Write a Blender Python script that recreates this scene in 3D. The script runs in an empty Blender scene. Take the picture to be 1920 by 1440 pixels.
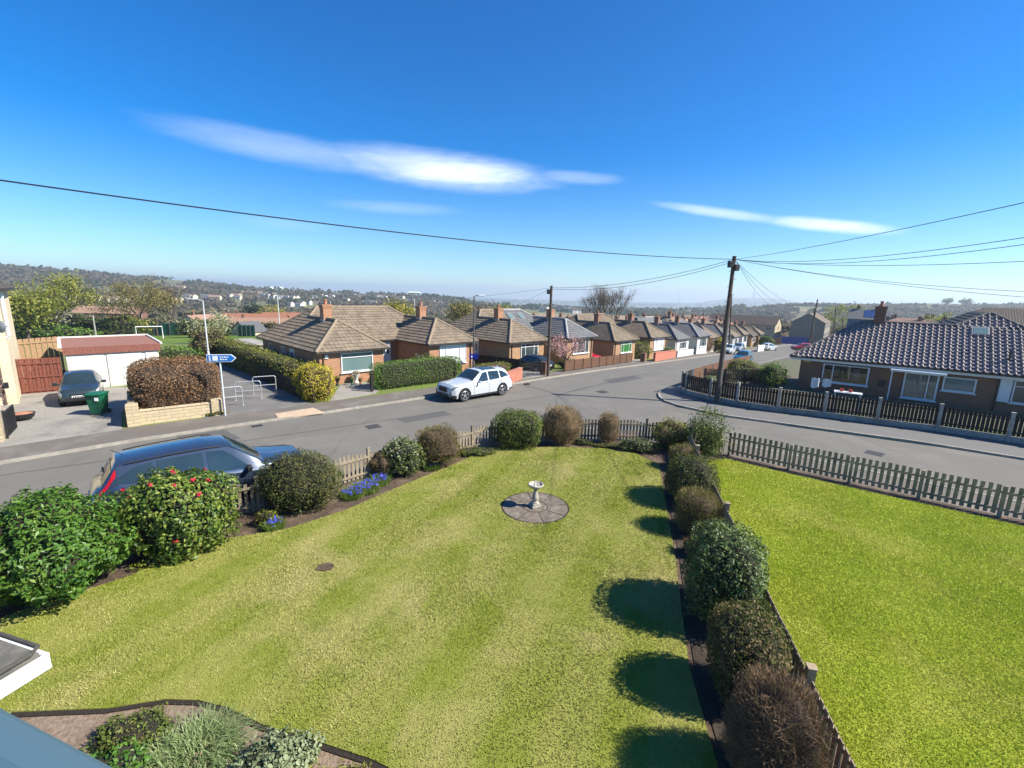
import bpy, bmesh, math, random
import numpy as np
from mathutils import Vector, Matrix, noise

random.seed(7); rng = np.random.default_rng(7)
sc = bpy.context.scene; COL = sc.collection
R = math.radians

# ------------------------------------------------------------------ camera
EYE = 6.2; FPX = 850.0; PITCH = R(11.3); ROLL = R(1.5)
cam_d = bpy.data.cameras.new('camera'); cam = bpy.data.objects.new('camera', cam_d); COL.objects.link(cam)
cam_d.sensor_width = 36; cam_d.lens = FPX / 1920 * 36; cam_d.clip_start = .05; cam_d.clip_end = 60000
cam.matrix_world = Matrix.Translation((0, 0, EYE)) @ Matrix.Rotation(R(90) - PITCH, 4, 'X') @ Matrix.Rotation(ROLL, 4, 'Z')
sc.camera = cam

# ------------------------------------------------------------------ sun, sky, exposure
SUN_EL = R(41); SUN_AZ = R(99)          # azimuth from +Y towards +X
sd = bpy.data.lights.new('sun', 'SUN'); sun = bpy.data.objects.new('sun', sd); COL.objects.link(sun)
sd.energy = 5.0; sd.angle = R(.5); sd.color = (1.0, .94, .83)
sdir = Vector((math.cos(SUN_EL) * math.sin(SUN_AZ), math.cos(SUN_EL) * math.cos(SUN_AZ), math.sin(SUN_EL)))
sun.rotation_euler = sdir.to_track_quat('Z', 'Y').to_euler()
sc.view_settings.view_transform = 'Standard'; sc.view_settings.look = 'None'
sc.view_settings.gamma = 1; sc.view_settings.exposure = 1.08
try: sc.view_settings.use_curve_mapping = False
except Exception: pass
sc.cycles.max_bounces = 6; sc.cycles.transparent_max_bounces = 8; sc.cycles.volume_bounces = 0

def ray(px, py):
    u = (px - 960) / FPX; v = (py - 720) / FPX
    u, v = u * math.cos(ROLL) + v * math.sin(ROLL), -u * math.sin(ROLL) + v * math.cos(ROLL)
    c, s = math.cos(PITCH), math.sin(PITCH)
    return Vector((u, c - v * s, -(v * c + s)))

class NT:
    """tiny helper to write node trees as expressions"""
    def __init__(s, nt): s.nt = nt
    def n(s, t, **kw):
        x = s.nt.nodes.new(t)
        for k, v in kw.items(): setattr(x, k, v)
        return x
    def put(s, node, sock, val):
        if val is None: return
        inp = node.inputs[sock]
        if isinstance(val, bpy.types.NodeSocket): s.nt.links.new(val, inp)
        else:
            if inp.type == 'RGBA' and len(val) == 3: val = (*val, 1)
            inp.default_value = val
    def m(s, op, a, b=None, c=None, clamp=False):
        x = s.n('ShaderNodeMath', operation=op, use_clamp=clamp)
        s.put(x, 0, a); s.put(x, 1, b); s.put(x, 2, c); return x.outputs[0]
    def vm(s, op, a, b=None):
        x = s.n('ShaderNodeVectorMath', operation=op); s.put(x, 0, a); s.put(x, 1, b); return x.outputs[0]
    def mix(s, f, a, b, blend='MIX'):
        x = s.n('ShaderNodeMix', data_type='RGBA', blend_type=blend)
        s.put(x, 0, f); s.put(x, 6, a); s.put(x, 7, b); return x.outputs[2]
    def noise(s, vec, scale, detail=4, rough=.55, dist=0):
        x = s.n('ShaderNodeTexNoise'); s.put(x, 'Vector', vec); s.put(x, 'Scale', scale); s.put(x, 'Detail', detail)
        s.put(x, 'Roughness', rough); s.put(x, 'Distortion', dist); return x.outputs[0]
    def ramp(s, f, stops, interp='LINEAR'):
        x = s.n('ShaderNodeValToRGB'); x.color_ramp.interpolation = interp
        e = x.color_ramp.elements
        while len(e) < len(stops): e.new(.5)
        for el, (p, col) in zip(e, stops):
            el.position = p; el.color = (*col, 1) if len(col) == 3 else col
        s.put(x, 0, f); return x.outputs[0]
    def step(s, f, lo, hi):
        x = s.n('ShaderNodeMapRange', interpolation_type='SMOOTHSTEP')
        s.put(x, 0, f); s.put(x, 1, lo); s.put(x, 2, hi); s.put(x, 3, 0.); s.put(x, 4, 1.); return x.outputs[0]
    def bump(s, h, strength=.3, dist=.02):
        x = s.n('ShaderNodeBump'); s.put(x, 'Height', h); s.put(x, 'Strength', strength); s.put(x, 'Distance', dist)
        return x.outputs[0]
    def sep(s, v):
        x = s.n('ShaderNodeSeparateXYZ'); s.put(x, 0, v); return x.outputs
    def com(s, x_, y_, z_=0.):
        x = s.n('ShaderNodeCombineXYZ'); s.put(x, 0, x_); s.put(x, 1, y_); s.put(x, 2, z_); return x.outputs[0]

w = bpy.data.worlds.new('World'); sc.world = w; w.use_nodes = True
w.node_tree.nodes.clear(); g = NT(w.node_tree)
sky = g.n('ShaderNodeTexSky', sky_type='NISHITA'); sky.sun_disc = False
sky.sun_elevation = SUN_EL; sky.sun_rotation = SUN_AZ; sky.altitude = 100; sky.air_density = 1.0; sky.dust_density = .1; sky.ozone_density = 3.0
dirv = g.n('ShaderNodeTexCoord').outputs['Generated']
dx, dy, dz = g.sep(dirv)
az = g.m('ARCTAN2', dx, dy); el = g.m('ARCSINE', dz)
hs = g.n('ShaderNodeHueSaturation'); g.put(hs, 'Saturation', 1.12); g.put(hs, 'Value', 1.0); g.put(hs, 'Color', g.mix(1., sky.outputs[0], g.ramp(dz, [(0., (.74, .95, 1.10)), (.08, (.66, .92, 1.14)), (.25, (.36, .76, 1.16)), (.6, (.15, .60, 1.12))]), 'MULTIPLY'))
gm = g.n('ShaderNodeGamma'); g.put(gm, 'Color', hs.outputs[0]); g.put(gm, 'Gamma', 1.0)
skycol = gm.outputs[0]
cn = g.noise(g.com(g.m('MULTIPLY', az, 6.), g.m('MULTIPLY', el, 26.)), 2.2, 6, .6, .4)
cfine = g.noise(g.com(g.m('ADD', g.m('MULTIPLY', az, 9.), g.m('MULTIPLY', el, 8.)), g.m('MULTIPLY', el, 60.)), 3., 5, .6, .8)
mask = None
def azel(px, py):
    d = ray(px, py).normalized(); return math.atan2(d.x, d.y), math.asin(d.z)
for (x0, y0, x1, y1, th, amp) in [(235, 215, 780, 318, 27, .28), (580, 280, 1060, 340, 36, .62), (670, 306, 1030, 332, 27, .95),
                                  (980, 325, 1180, 338, 13, .25), (1215, 379, 1500, 418, 10, .48), (1420, 410, 1700, 434, 12, .8),
                                  (600, 380, 880, 396, 13, .16), (420, 408, 640, 430, 12, .10)]:
    a0, e0 = azel(x0, y0); a1, e1 = azel(x1, y1)
    ca, ce = (a0 + a1) / 2, (e0 + e1) / 2
    L = math.hypot(a1 - a0, e1 - e0) / 2; ux, uy = (a1 - a0) / 2 / L, (e1 - e0) / 2 / L
    W = th / FPX * .93
    p = g.m('SUBTRACT', az, ca); q = g.m('SUBTRACT', el, ce)
    s_ = g.m('DIVIDE', g.m('ADD', g.m('MULTIPLY', p, ux), g.m('MULTIPLY', q, uy)), L)
    t_ = g.m('DIVIDE', g.m('SUBTRACT', g.m('MULTIPLY', q, ux), g.m('MULTIPLY', p, uy)), W)
    rr = g.m('ADD', g.m('MULTIPLY', s_, s_), g.m('MULTIPLY', t_, t_))
    rr = g.m('ADD', rr, g.m('MULTIPLY', g.m('SUBTRACT', cn, .5), .6))
    rr = g.m('ADD', rr, g.m('MULTIPLY', g.m('SUBTRACT', cfine, .5), .32))
    k = g.m('MULTIPLY', g.m('POWER', g.step(rr, 1.3, -.45), 1.25), amp)
    mask = k if mask is None else g.m('MAXIMUM', mask, k)
cl = g.mix(mask, skycol, (9.6, 10.1, 10.8))
bg = g.n('ShaderNodeBackground'); g.put(bg, 0, cl); g.put(bg, 1, .075)
g.nt.links.new(bg.outputs[0], g.n('ShaderNodeOutputWorld').inputs[0])

# ------------------------------------------------------------------ terrain
def interp(x, pts):
    if x <= pts[0][0]: return pts[0][1]
    for (a, va), (b, vb) in zip(pts, pts[1:]):
        if x <= b: return va + (vb - va) * (x - a) / (b - a)
    return pts[-1][1]
E1 = [(-200, .040), (0, .0315), (120, .025), (240, .0165), (480, -.004), (640, -.0075), (760, -.010), (860, -.0165), (960, -.026), (1120, -.031), (1260, -.028), (1400, -.016), (1500, -.004), (1640, -.002), (1800, .003), (1900, .007), (2200, .01)]
E2 = [(0, .0), (600, -.010), (960, -.0115), (1200, -.011), (1300, -.0095), (1340, -.002), (1365, .0032), (1400, .0045), (1450, .0045), (1475, .001), (1500, -.004), (1700, -.004), (1900, -.003)]
def near_z(x, y):
    if y < 27: z = 0.
    elif y < 37: z = -.003 * (y - 27) ** 2
    else: z = -.3 - .06 * (y - 37)
    if x < -30 and y > 27: z -= .025 * (-x - 30) * min(1, (y - 27) / 20)
    return z
def T(x, y):
    if y <= 170: return near_z(x, y)
    a = x / y; px = 960 + a * 867
    e1 = interp(px, E1); e2 = interp(px, E2)
    pts = [(170, near_z(a * 170, 170)), (330, -17.5 + e1 * 60), (470, -22 + e1 * 150), (1000, EYE + e1 * 1000), (1500, min(EYE + e1 * 1500 - 22, -34)), (3000, -88), (5200, EYE + e2 * 5200), (9000, -150)]
    z = interp(math.log(y), [(math.log(q), v) for q, v in pts])
    if y > 260: z += (noise.noise((x * .011, y * .011, 3.)) * 2.2 + noise.noise((x * .004, y * .004, 9.)) * 3) * min(1, (y - 260) / 200) * min(1, (1.35 - e1 * 4))
    return z
def G(px, py, z=None):
    """the point of the ground (or of height z) seen at a pixel of the 1920 x 1440 photograph"""
    d = ray(px, py)
    if z is not None: return Vector((0, 0, EYE)) + d * ((z - EYE) / d.z)
    t = 2.
    while t < 8000:
        if EYE + d.z * t <= T(d.x * t, d.y * t): break
        t *= 1.004
    lo, hi = t / 1.004, t
    for _ in range(12):
        m = (lo + hi) / 2
        if EYE + d.z * m <= T(d.x * m, d.y * m): hi = m
        else: lo = m
    return Vector((d.x * hi, d.y * hi, T(d.x * hi, d.y * hi)))
def AT(px, py, y):
    d = ray(px, py); return Vector((0, 0, EYE)) + d * (y / d.y)

# ------------------------------------------------------------------ materials
MATS = {}
def newmat(name):
    m = bpy.data.materials.new(name); m.use_nodes = True; m.node_tree.nodes.clear()
    g = NT(m.node_tree); MATS[name] = m; return m, g
def finish(g, color, rough=.8, normal=None, metallic=0., spec=.5, coat=0., extra=None):
    b = g.n('ShaderNodeBsdfPrincipled')
    g.put(b, 'Base Color', color); g.put(b, 'Roughness', rough); g.put(b, 'Metallic', metallic); g.put(b, 'Specular IOR Level', spec)
    if coat: g.put(b, 'Coat Weight', coat); g.put(b, 'Coat Roughness', .04)
    if normal is not None: g.put(b, 'Normal', normal)
    out = g.n('ShaderNodeOutputMaterial')
    g.nt.links.new((extra(b.outputs[0]) if extra else b.outputs[0]), out.inputs[0])
def wpos(g): return g.n('ShaderNodeNewGeometry').outputs['Position']
def opos(g): return g.n('ShaderNodeTexCoord').outputs['Object']
def uvpos(g): return g.n('ShaderNodeTexCoord').outputs['UV']
def wallvec(g):
    """object coordinates laid on a wall face: (along, up)"""
    tc = g.n('ShaderNodeTexCoord'); x, y, z = g.sep(tc.outputs['Object']); nx, ny, nz = g.sep(tc.outputs['Normal'])
    f = g.m('GREATER_THAN', g.m('ABSOLUTE', nx), .707)
    return g.com(g.m('ADD', g.m('MULTIPLY', x, g.m('SUBTRACT', 1., f)), g.m('MULTIPLY', y, f)), z, 0.)
def pmat(name, c1, c2=None, scale=6., rough=.8, bump=0., bscale=None, c3=None, big=.6, metallic=0., spec=.4, world=True, coat=0.):
    """plain surface: two colours mottled by noise, a third in large patches, fine bump"""
    m, g = newmat(name); p = wpos(g) if world else opos(g)
    c2 = c2 or tuple(v * .8 for v in c1)
    col = g.mix(g.step(g.noise(p, scale, 5, .6), .32, .68), c1, c2)
    if c3: col = g.mix(g.step(g.noise(p, big, 4, .6, .6), .45, .72), col, c3)
    nrm = None
    if bump: nrm = g.bump(g.noise(p, bscale or scale * 4, 4, .6), bump, .02)
    finish(g, col, rough, nrm, metallic, spec, coat); return m
def leafmat(name, cols, rough=.45, trans=.25, spec=.4, vary=1.2):
    """leaves: each leaf its own tone, drifting in patches through the plant"""
    m, g = newmat(name); geo = g.n('ShaderNodeNewGeometry')
    f = g.m('ADD', g.m('MULTIPLY', geo.outputs['Random Per Island'], .7), g.m('MULTIPLY', g.step(g.noise(geo.outputs['Position'], vary, 3), .3, .7), .3))
    n = len(cols); col = g.ramp(f, [(i / max(1, n - 1), c) for i, c in enumerate(cols)])
    def extra(b):
        tr = g.n('ShaderNodeBsdfTranslucent'); g.put(tr, 0, g.mix(.5, col, (.30, .38, .04), 'MIX'))
        mx = g.n('ShaderNodeMixShader'); g.put(mx, 0, trans); g.nt.links.new(b, mx.inputs[1]); g.nt.links.new(tr.outputs[0], mx.inputs[2])
        return mx.outputs[0]
    finish(g, col, rough, None, 0, spec, 0, extra if trans > 0 else None); return m
def brick(name, c1, c2, mortar, scale=1.0, rough=.85, dirt=None, bump=.4):
    m, g = newmat(name); v = wallvec(g)
    b = g.n('ShaderNodeTexBrick'); g.put(b, 'Vector', v); g.put(b, 'Color1', c1); g.put(b, 'Color2', c2); g.put(b, 'Mortar', mortar)
    g.put(b, 'Scale', 1.0); g.put(b, 'Mortar Size', .007 * scale); g.put(b, 'Brick Width', .225 * scale); g.put(b, 'Row Height', .075 * scale); g.put(b, 'Bias', -.1)
    n1 = g.noise(v, 2.2, 5, .65); n2 = g.noise(v, 24, 3, .6)
    col = g.mix(g.step(n2, .35, .75), b.outputs[0], tuple(x * .62 for x in c1))
    col = g.mix(g.m('MULTIPLY', g.step(n1, .5, .8), .55), col, dirt or tuple(x * .5 for x in c2))
    h = g.m('ADD', g.m('MULTIPLY', b.outputs['Fac'], -1.), g.m('MULTIPLY', n2, .4))
    finish(g, col, rough, g.bump(h, bump, .012)); return m
def tilemat(name, c1, c2, c3, rough=.8, course=.33, tw=.0, spec=.3, bumpy=True):
    """roof tiles: tone per tile, dark gaps come from real relief or bump"""
    m, g = newmat(name); uv = uvpos(g); u, v, _ = g.sep(uv)
    wn = g.n('ShaderNodeTexWhiteNoise', noise_dimensions='2D')
    g.put(wn, 'Vector', g.com(g.m('FLOOR', g.m('DIVIDE', u, .3)), g.m('FLOOR', g.m('DIVIDE', v, course))))
    col = g.mix(wn.outputs[0], c1, c2)
    col = g.mix(g.step(g.noise(uv, 1.1, 6, .7, .5), .48, .72), col, c3)
    col = g.mix(g.m('MULTIPLY', g.step(g.noise(uv, 14, 3), .55, .8), .5), col, tuple(x * 1.5 for x in c1))
    saw = g.m('FRACT', g.m('DIVIDE', v, course))
    h = g.m('MULTIPLY', saw, -1.)
    if tw: h = g.m('ADD', h, g.m('MULTIPLY', g.m('SINE', g.m('MULTIPLY', u, 2 * math.pi / tw)), .3))
    h = g.m('ADD', h, g.m('MULTIPLY', g.noise(uv, 30, 3), .15))
    finish(g, col, rough, g.bump(h, .9, .035) if bumpy else g.bump(g.noise(uv, 30, 3), .25, .01), 0, spec); return m

M_ROAD, g = newmat('road_asphalt'); p = wpos(g)
c = g.mix(g.step(g.noise(p, 60, 3, .7), .3, .7), (.165, .154, .131), (.115, .108, .094))
c = g.mix(g.m('MULTIPLY', g.step(g.noise(p, .35, 5, .65, .8), .42, .7), .55), c, (.185, .172, .146))
c = g.mix(g.m('MULTIPLY', g.step(g.noise(g.vm('MULTIPLY', p, (1.4, .3, 1)), .9, 4, .6, 1.2), .55, .75), .5), c, (.10, .095, .084))
vo = g.n('ShaderNodeTexVoronoi', feature='DISTANCE_TO_EDGE'); g.put(vo, 'Vector', g.vm('ADD', p, g.vm('MULTIPLY', g.n('ShaderNodeTexNoise').outputs[1], (1.5, 1.5, 0)))); g.put(vo, 'Scale', .16)
finish(g, c, .85, g.bump(g.noise(p, 140, 2), .35, .006), 0, .3)
M_PAVE = pmat('pavement_asphalt', (.15, .128, .105), (.105, .092, .078), 40, .9, .3, 120, (.18, .16, .135), .5)
M_PATH = pmat('path_asphalt', (.155, .148, .138), (.115, .11, .105), 40, .9, .3, 120, (.18, .17, .15), .45)
M_DRIVE = pmat('driveway_concrete', (.30, .275, .235), (.22, .205, .18), 9, .9, .3, 90, (.17, .16, .145), .6)
M_KERB = pmat('kerb_stone', (.34, .31, .255), (.24, .22, .18), 5, .85, .3, 60, (.22, .2, .17), 1.3)
M_TACT = pmat('tactile_paving', (.50, .37, .25), (.42, .31, .22), 3, .85, .4, 30)
M_SOIL = pmat('bed_soil', (.10, .068, .044), (.045, .03, .02), 14, .95, .8, 40, (.15, .105, .068), 1.5)
M_DIRT = pmat('dark_edge_soil', (.03, .022, .016), (.018, .013, .01), 20, .95, .8, 50)
M_GRAVEL = pmat('pale_gravel', (.42, .36, .29), (.26, .22, .18), 30, .9, .6, 80)
M_STONE = brick('cream_stone_wall', (.56, .45, .28), (.44, .34, .21), (.30, .25, .17), 2.0, .9, (.30, .25, .17), .5)
M_CONC = pmat('concrete', (.36, .34, .30), (.25, .235, .205), 9, .9, .3, 70, (.20, .19, .16), 1.2, world=False)
M_BATH = pmat('weathered_stone', (.42, .39, .32), (.28, .26, .215), 14, .9, .5, 60, (.15, .145, .12), 4., world=False)
M_PAVER = pmat('paver_stone', (.16, .13, .098), (.10, .083, .064), 12, .9, .4, 70, (.22, .19, .15), 5., world=False)
M_BRICK = brick('orange_brick', (.46, .22, .11), (.33, .15, .08), (.34, .28, .21))
M_BRICK2 = brick('buff_brick', (.44, .25, .125), (.34, .18, .09), (.38, .31, .22))
M_BRICKD = brick('brown_red_brick', (.23, .105, .062), (.15, .07, .045), (.17, .14, .11))
M_BRICKR = brick('red_garden_brick', (.50, .15, .085), (.38, .11, .065), (.42, .30, .22), 1.3)
M_WHITEW = pmat('white_render', (.60, .58, .54), (.52, .50, .46), 4, .9, .2, 60)
M_CREAM = pmat('cream_render', (.68, .58, .40), (.58, .48, .32), 18, .95, .5, 50, (.5, .42, .29), .8)
M_GREYREN = pmat('grey_render', (.17, .19, .19), (.13, .15, .15), 6, .95, .2, 60)
M_UPVC = pmat('white_upvc', (.66, .67, .66), (.60, .61, .61), 2, .35, 0, spec=.5, world=False)
M_GLASS, g = newmat('window_glass'); finish(g, g.mix(g.noise(wpos(g), .9, 3), (.022, .035, .04), (.055, .075, .08)), .04, None, 0, .9)
M_GLASSG, g = newmat('pale_window_glass'); finish(g, g.mix(g.noise(wpos(g), 1.2, 3), (.10, .16, .16), (.16, .23, .22)), .07, None, 0, .9)
M_CLEAR, g = newmat('clear_glass')
tb = g.n('ShaderNodeBsdfTransparent'); gb = g.n('ShaderNodeBsdfGlossy'); g.put(gb, 'Roughness', .02); fr = g.n('ShaderNodeFresnel'); g.put(fr, 0, 1.5)
mx = g.n('ShaderNodeMixShader'); g.put(mx, 0, g.m('ADD', g.m('MULTIPLY', fr.outputs[0], .8), .06)); g.nt.links.new(tb.outputs[0], mx.inputs[1]); g.nt.links.new(gb.outputs[0], mx.inputs[2]); g.put(tb, 0, (.75, .82, .82))
g.nt.links.new(mx.outputs[0], g.n('ShaderNodeOutputMaterial').inputs[0])
M_CURTAIN = pmat('white_curtain', (.74, .75, .75), (.55, .56, .58), 9, .9, world=False)
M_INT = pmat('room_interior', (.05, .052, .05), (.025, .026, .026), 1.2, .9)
M_TILE = tilemat('brown_roof_tile', (.185, .145, .10), (.125, .097, .07), (.10, .082, .062), tw=.3, spec=.25)
M_TILEF = tilemat('brown_roof_tile_relief', (.225, .178, .125), (.15, .118, .086), (.125, .105, .078), bumpy=False, spec=.25)
M_TILEG = tilemat('grey_roof_tile', (.135, .135, .135), (.095, .097, .10), (.11, .105, .10), tw=.3, spec=.3)
M_TILEGF = tilemat('grey_roof_tile_relief', (.15, .152, .155), (.105, .108, .112), (.12, .115, .11), bumpy=False, spec=.3)
M_TILEGLOSS = tilemat('glossy_dark_pantile', (.27, .225, .215), (.21, .175, .17), (.225, .19, .185), rough=.33, bumpy=False, spec=.8)
M_TILER = tilemat('red_roof_tile', (.34, .15, .085), (.25, .11, .065), (.20, .10, .065), tw=.3)
M_TILEP = tilemat('pinkish_roof_tile', (.36, .22, .15), (.28, .17, .12), (.22, .15, .11), tw=.3)
M_TILED = tilemat('dark_brown_roof_tile', (.09, .07, .058), (.07, .055, .045), (.08, .062, .05), tw=.3)
M_RIDGE = pmat('ridge_tile', (.27, .21, .145), (.19, .145, .10), 8, .85, .3, 60)
M_RIDGED = pmat('dark_ridge_tile', (.13, .115, .11), (.09, .08, .08), 8, .8, .3, 60)
M_RIDGEL = pmat('light_grey_ridge_tile', (.36, .35, .34), (.27, .265, .26), 8, .7, .3, 60)
M_LEAD = pmat('lead_flashing', (.30, .31, .32), (.22, .23, .24), 5, .6)
M_POT = pmat('terracotta', (.42, .19, .10), (.32, .14, .08), 6, .85, .2, 50)
M_BLACK = pmat('black_plastic', (.018, .018, .02), (.012, .012, .013), 4, .5, world=False)
M_GUTTER = pmat('dark_gutter', (.04, .035, .032), (.03, .027, .025), 4, .5)
M_FENCE = pmat('weathered_fence_wood', (.30, .245, .165), (.205, .165, .11), 7, .9, .4, 40, (.15, .125, .085), 1.4)
M_FENCEG = pmat('grey_fence_wood', (.36, .275, .18), (.25, .195, .13), 7, .9, .4, 40, (.13, .125, .09), 1.2)
M_FENCED = pmat('dark_stained_fence', (.013, .010, .011), (.009, .008, .009), 9, .75, .3, 40)
M_FENCEB = pmat('brown_fence_wood', (.17, .085, .045), (.10, .052, .03), 7, .85, .4, 40)
M_FENCER = pmat('red_brown_fence', (.20, .062, .038), (.145, .046, .03), 7, .8, .4, 40)
M_FENCET = pmat('tan_fence_wood', (.34, .215, .115), (.26, .16, .085), 7, .85, .4, 40)
M_POLE = pmat('pole_wood', (.105, .078, .058), (.062, .048, .038), 5, .9, .4, 30, world=False)
M_WIRE = pmat('black_cable', (.012, .012, .014), None, 3, .6)
M_GALV = pmat('galvanised_steel', (.50, .51, .51), (.40, .41, .41), 8, .45, 0, metallic=.5)
M_LAMP = pmat('lamp_post_paint', (.55, .57, .58), (.45, .47, .48), 6, .5)
M_LAMPD = pmat('dark_lamp_post', (.10, .10, .10), (.07, .07, .07), 6, .5)
M_BLUE = pmat('blue_sign', (.012, .16, .50), (.01, .13, .44), 3, .4)
M_BLUED = pmat('dark_blue_sign', (.01, .02, .30), None, 3, .4)
M_WHITE = pmat('white_paint', (.80, .80, .78), (.72, .72, .70), 4, .5)
M_BIN = pmat('green_bin_plastic', (.008, .12, .055), (.006, .09, .042), 5, .45)
M_REDP = pmat('red_stained_board', (.23, .085, .062), (.165, .06, .046), 8, .8, .3, 40)
M_REDFELT = pmat('red_roof_felt', (.27, .125, .09), (.20, .095, .07), 10, .95, .3, 80)
M_GARAGEW = pmat('white_garage_panel', (.62, .60, .56), (.52, .50, .465), 3, .7, .1, 40)
M_FELT = pmat('grey_roof_felt', (.20, .185, .155), (.13, .12, .10), 14, .95, .6, 120, (.10, .10, .085), 3.)
M_FRAMEB = pmat('blue_grey_frame', (.075, .145, .185), (.07, .135, .172), 2, .6)
M_TYRE = pmat('tyre_rubber', (.018, .018, .018), (.012, .012, .012), 8, .8, world=False)
M_RIM = pmat('alloy_rim', (.50, .50, .50), (.40, .40, .40), 8, .3, metallic=.7, world=False)
M_CARGLASS, g = newmat('car_glass'); finish(g, g.mix(g.noise(opos(g), 1.6, 3), (.010, .018, .022), (.03, .05, .055)), .03, None, 0, 1.0)
M_TAIL = pmat('red_tail_lamp', (.48, .008, .012), (.36, .006, .01), 9, .15, world=False, coat=.6)
M_HEAD = pmat('headlamp_glass', (.55, .57, .58), (.28, .30, .31), 9, .1, world=False, coat=.6)
M_HEADD = pmat('dark_headlamp_glass', (.06, .07, .075), (.16, .17, .18), 9, .1, world=False, coat=.6)
M_PLATE = pmat('white_plate', (.75, .75, .72), None, 4, .5, world=False)
M_CHROME = pmat('chrome', (.7, .7, .7), None, 4, .12, metallic=1., world=False)
def paint(name, col, metallic=.3, rough=.32):
    m, g = newmat(name); finish(g, g.mix(g.noise(opos(g), 300, 2), col, tuple(c * .88 for c in col)), rough, None, metallic, .5, 1.0); return m
P_NAVY = paint('blue_grey_car_paint', (.035, .052, .085), .35, .3); P_WHITE = paint('white_car_paint', (.50, .53, .545), 0, .35)
P_GREEN = paint('dark_green_grey_car_paint', (.035, .055, .058), .4); P_BLACK = paint('black_car_paint', (.012, .013, .016), .2)
P_RED = paint('red_car_paint', (.5, .015, .03), .1); P_TEAL = paint('blue_car_paint', (.02, .14, .26), .4); P_SILV = paint('silver_car_paint', (.5, .52, .54), .6)

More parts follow.
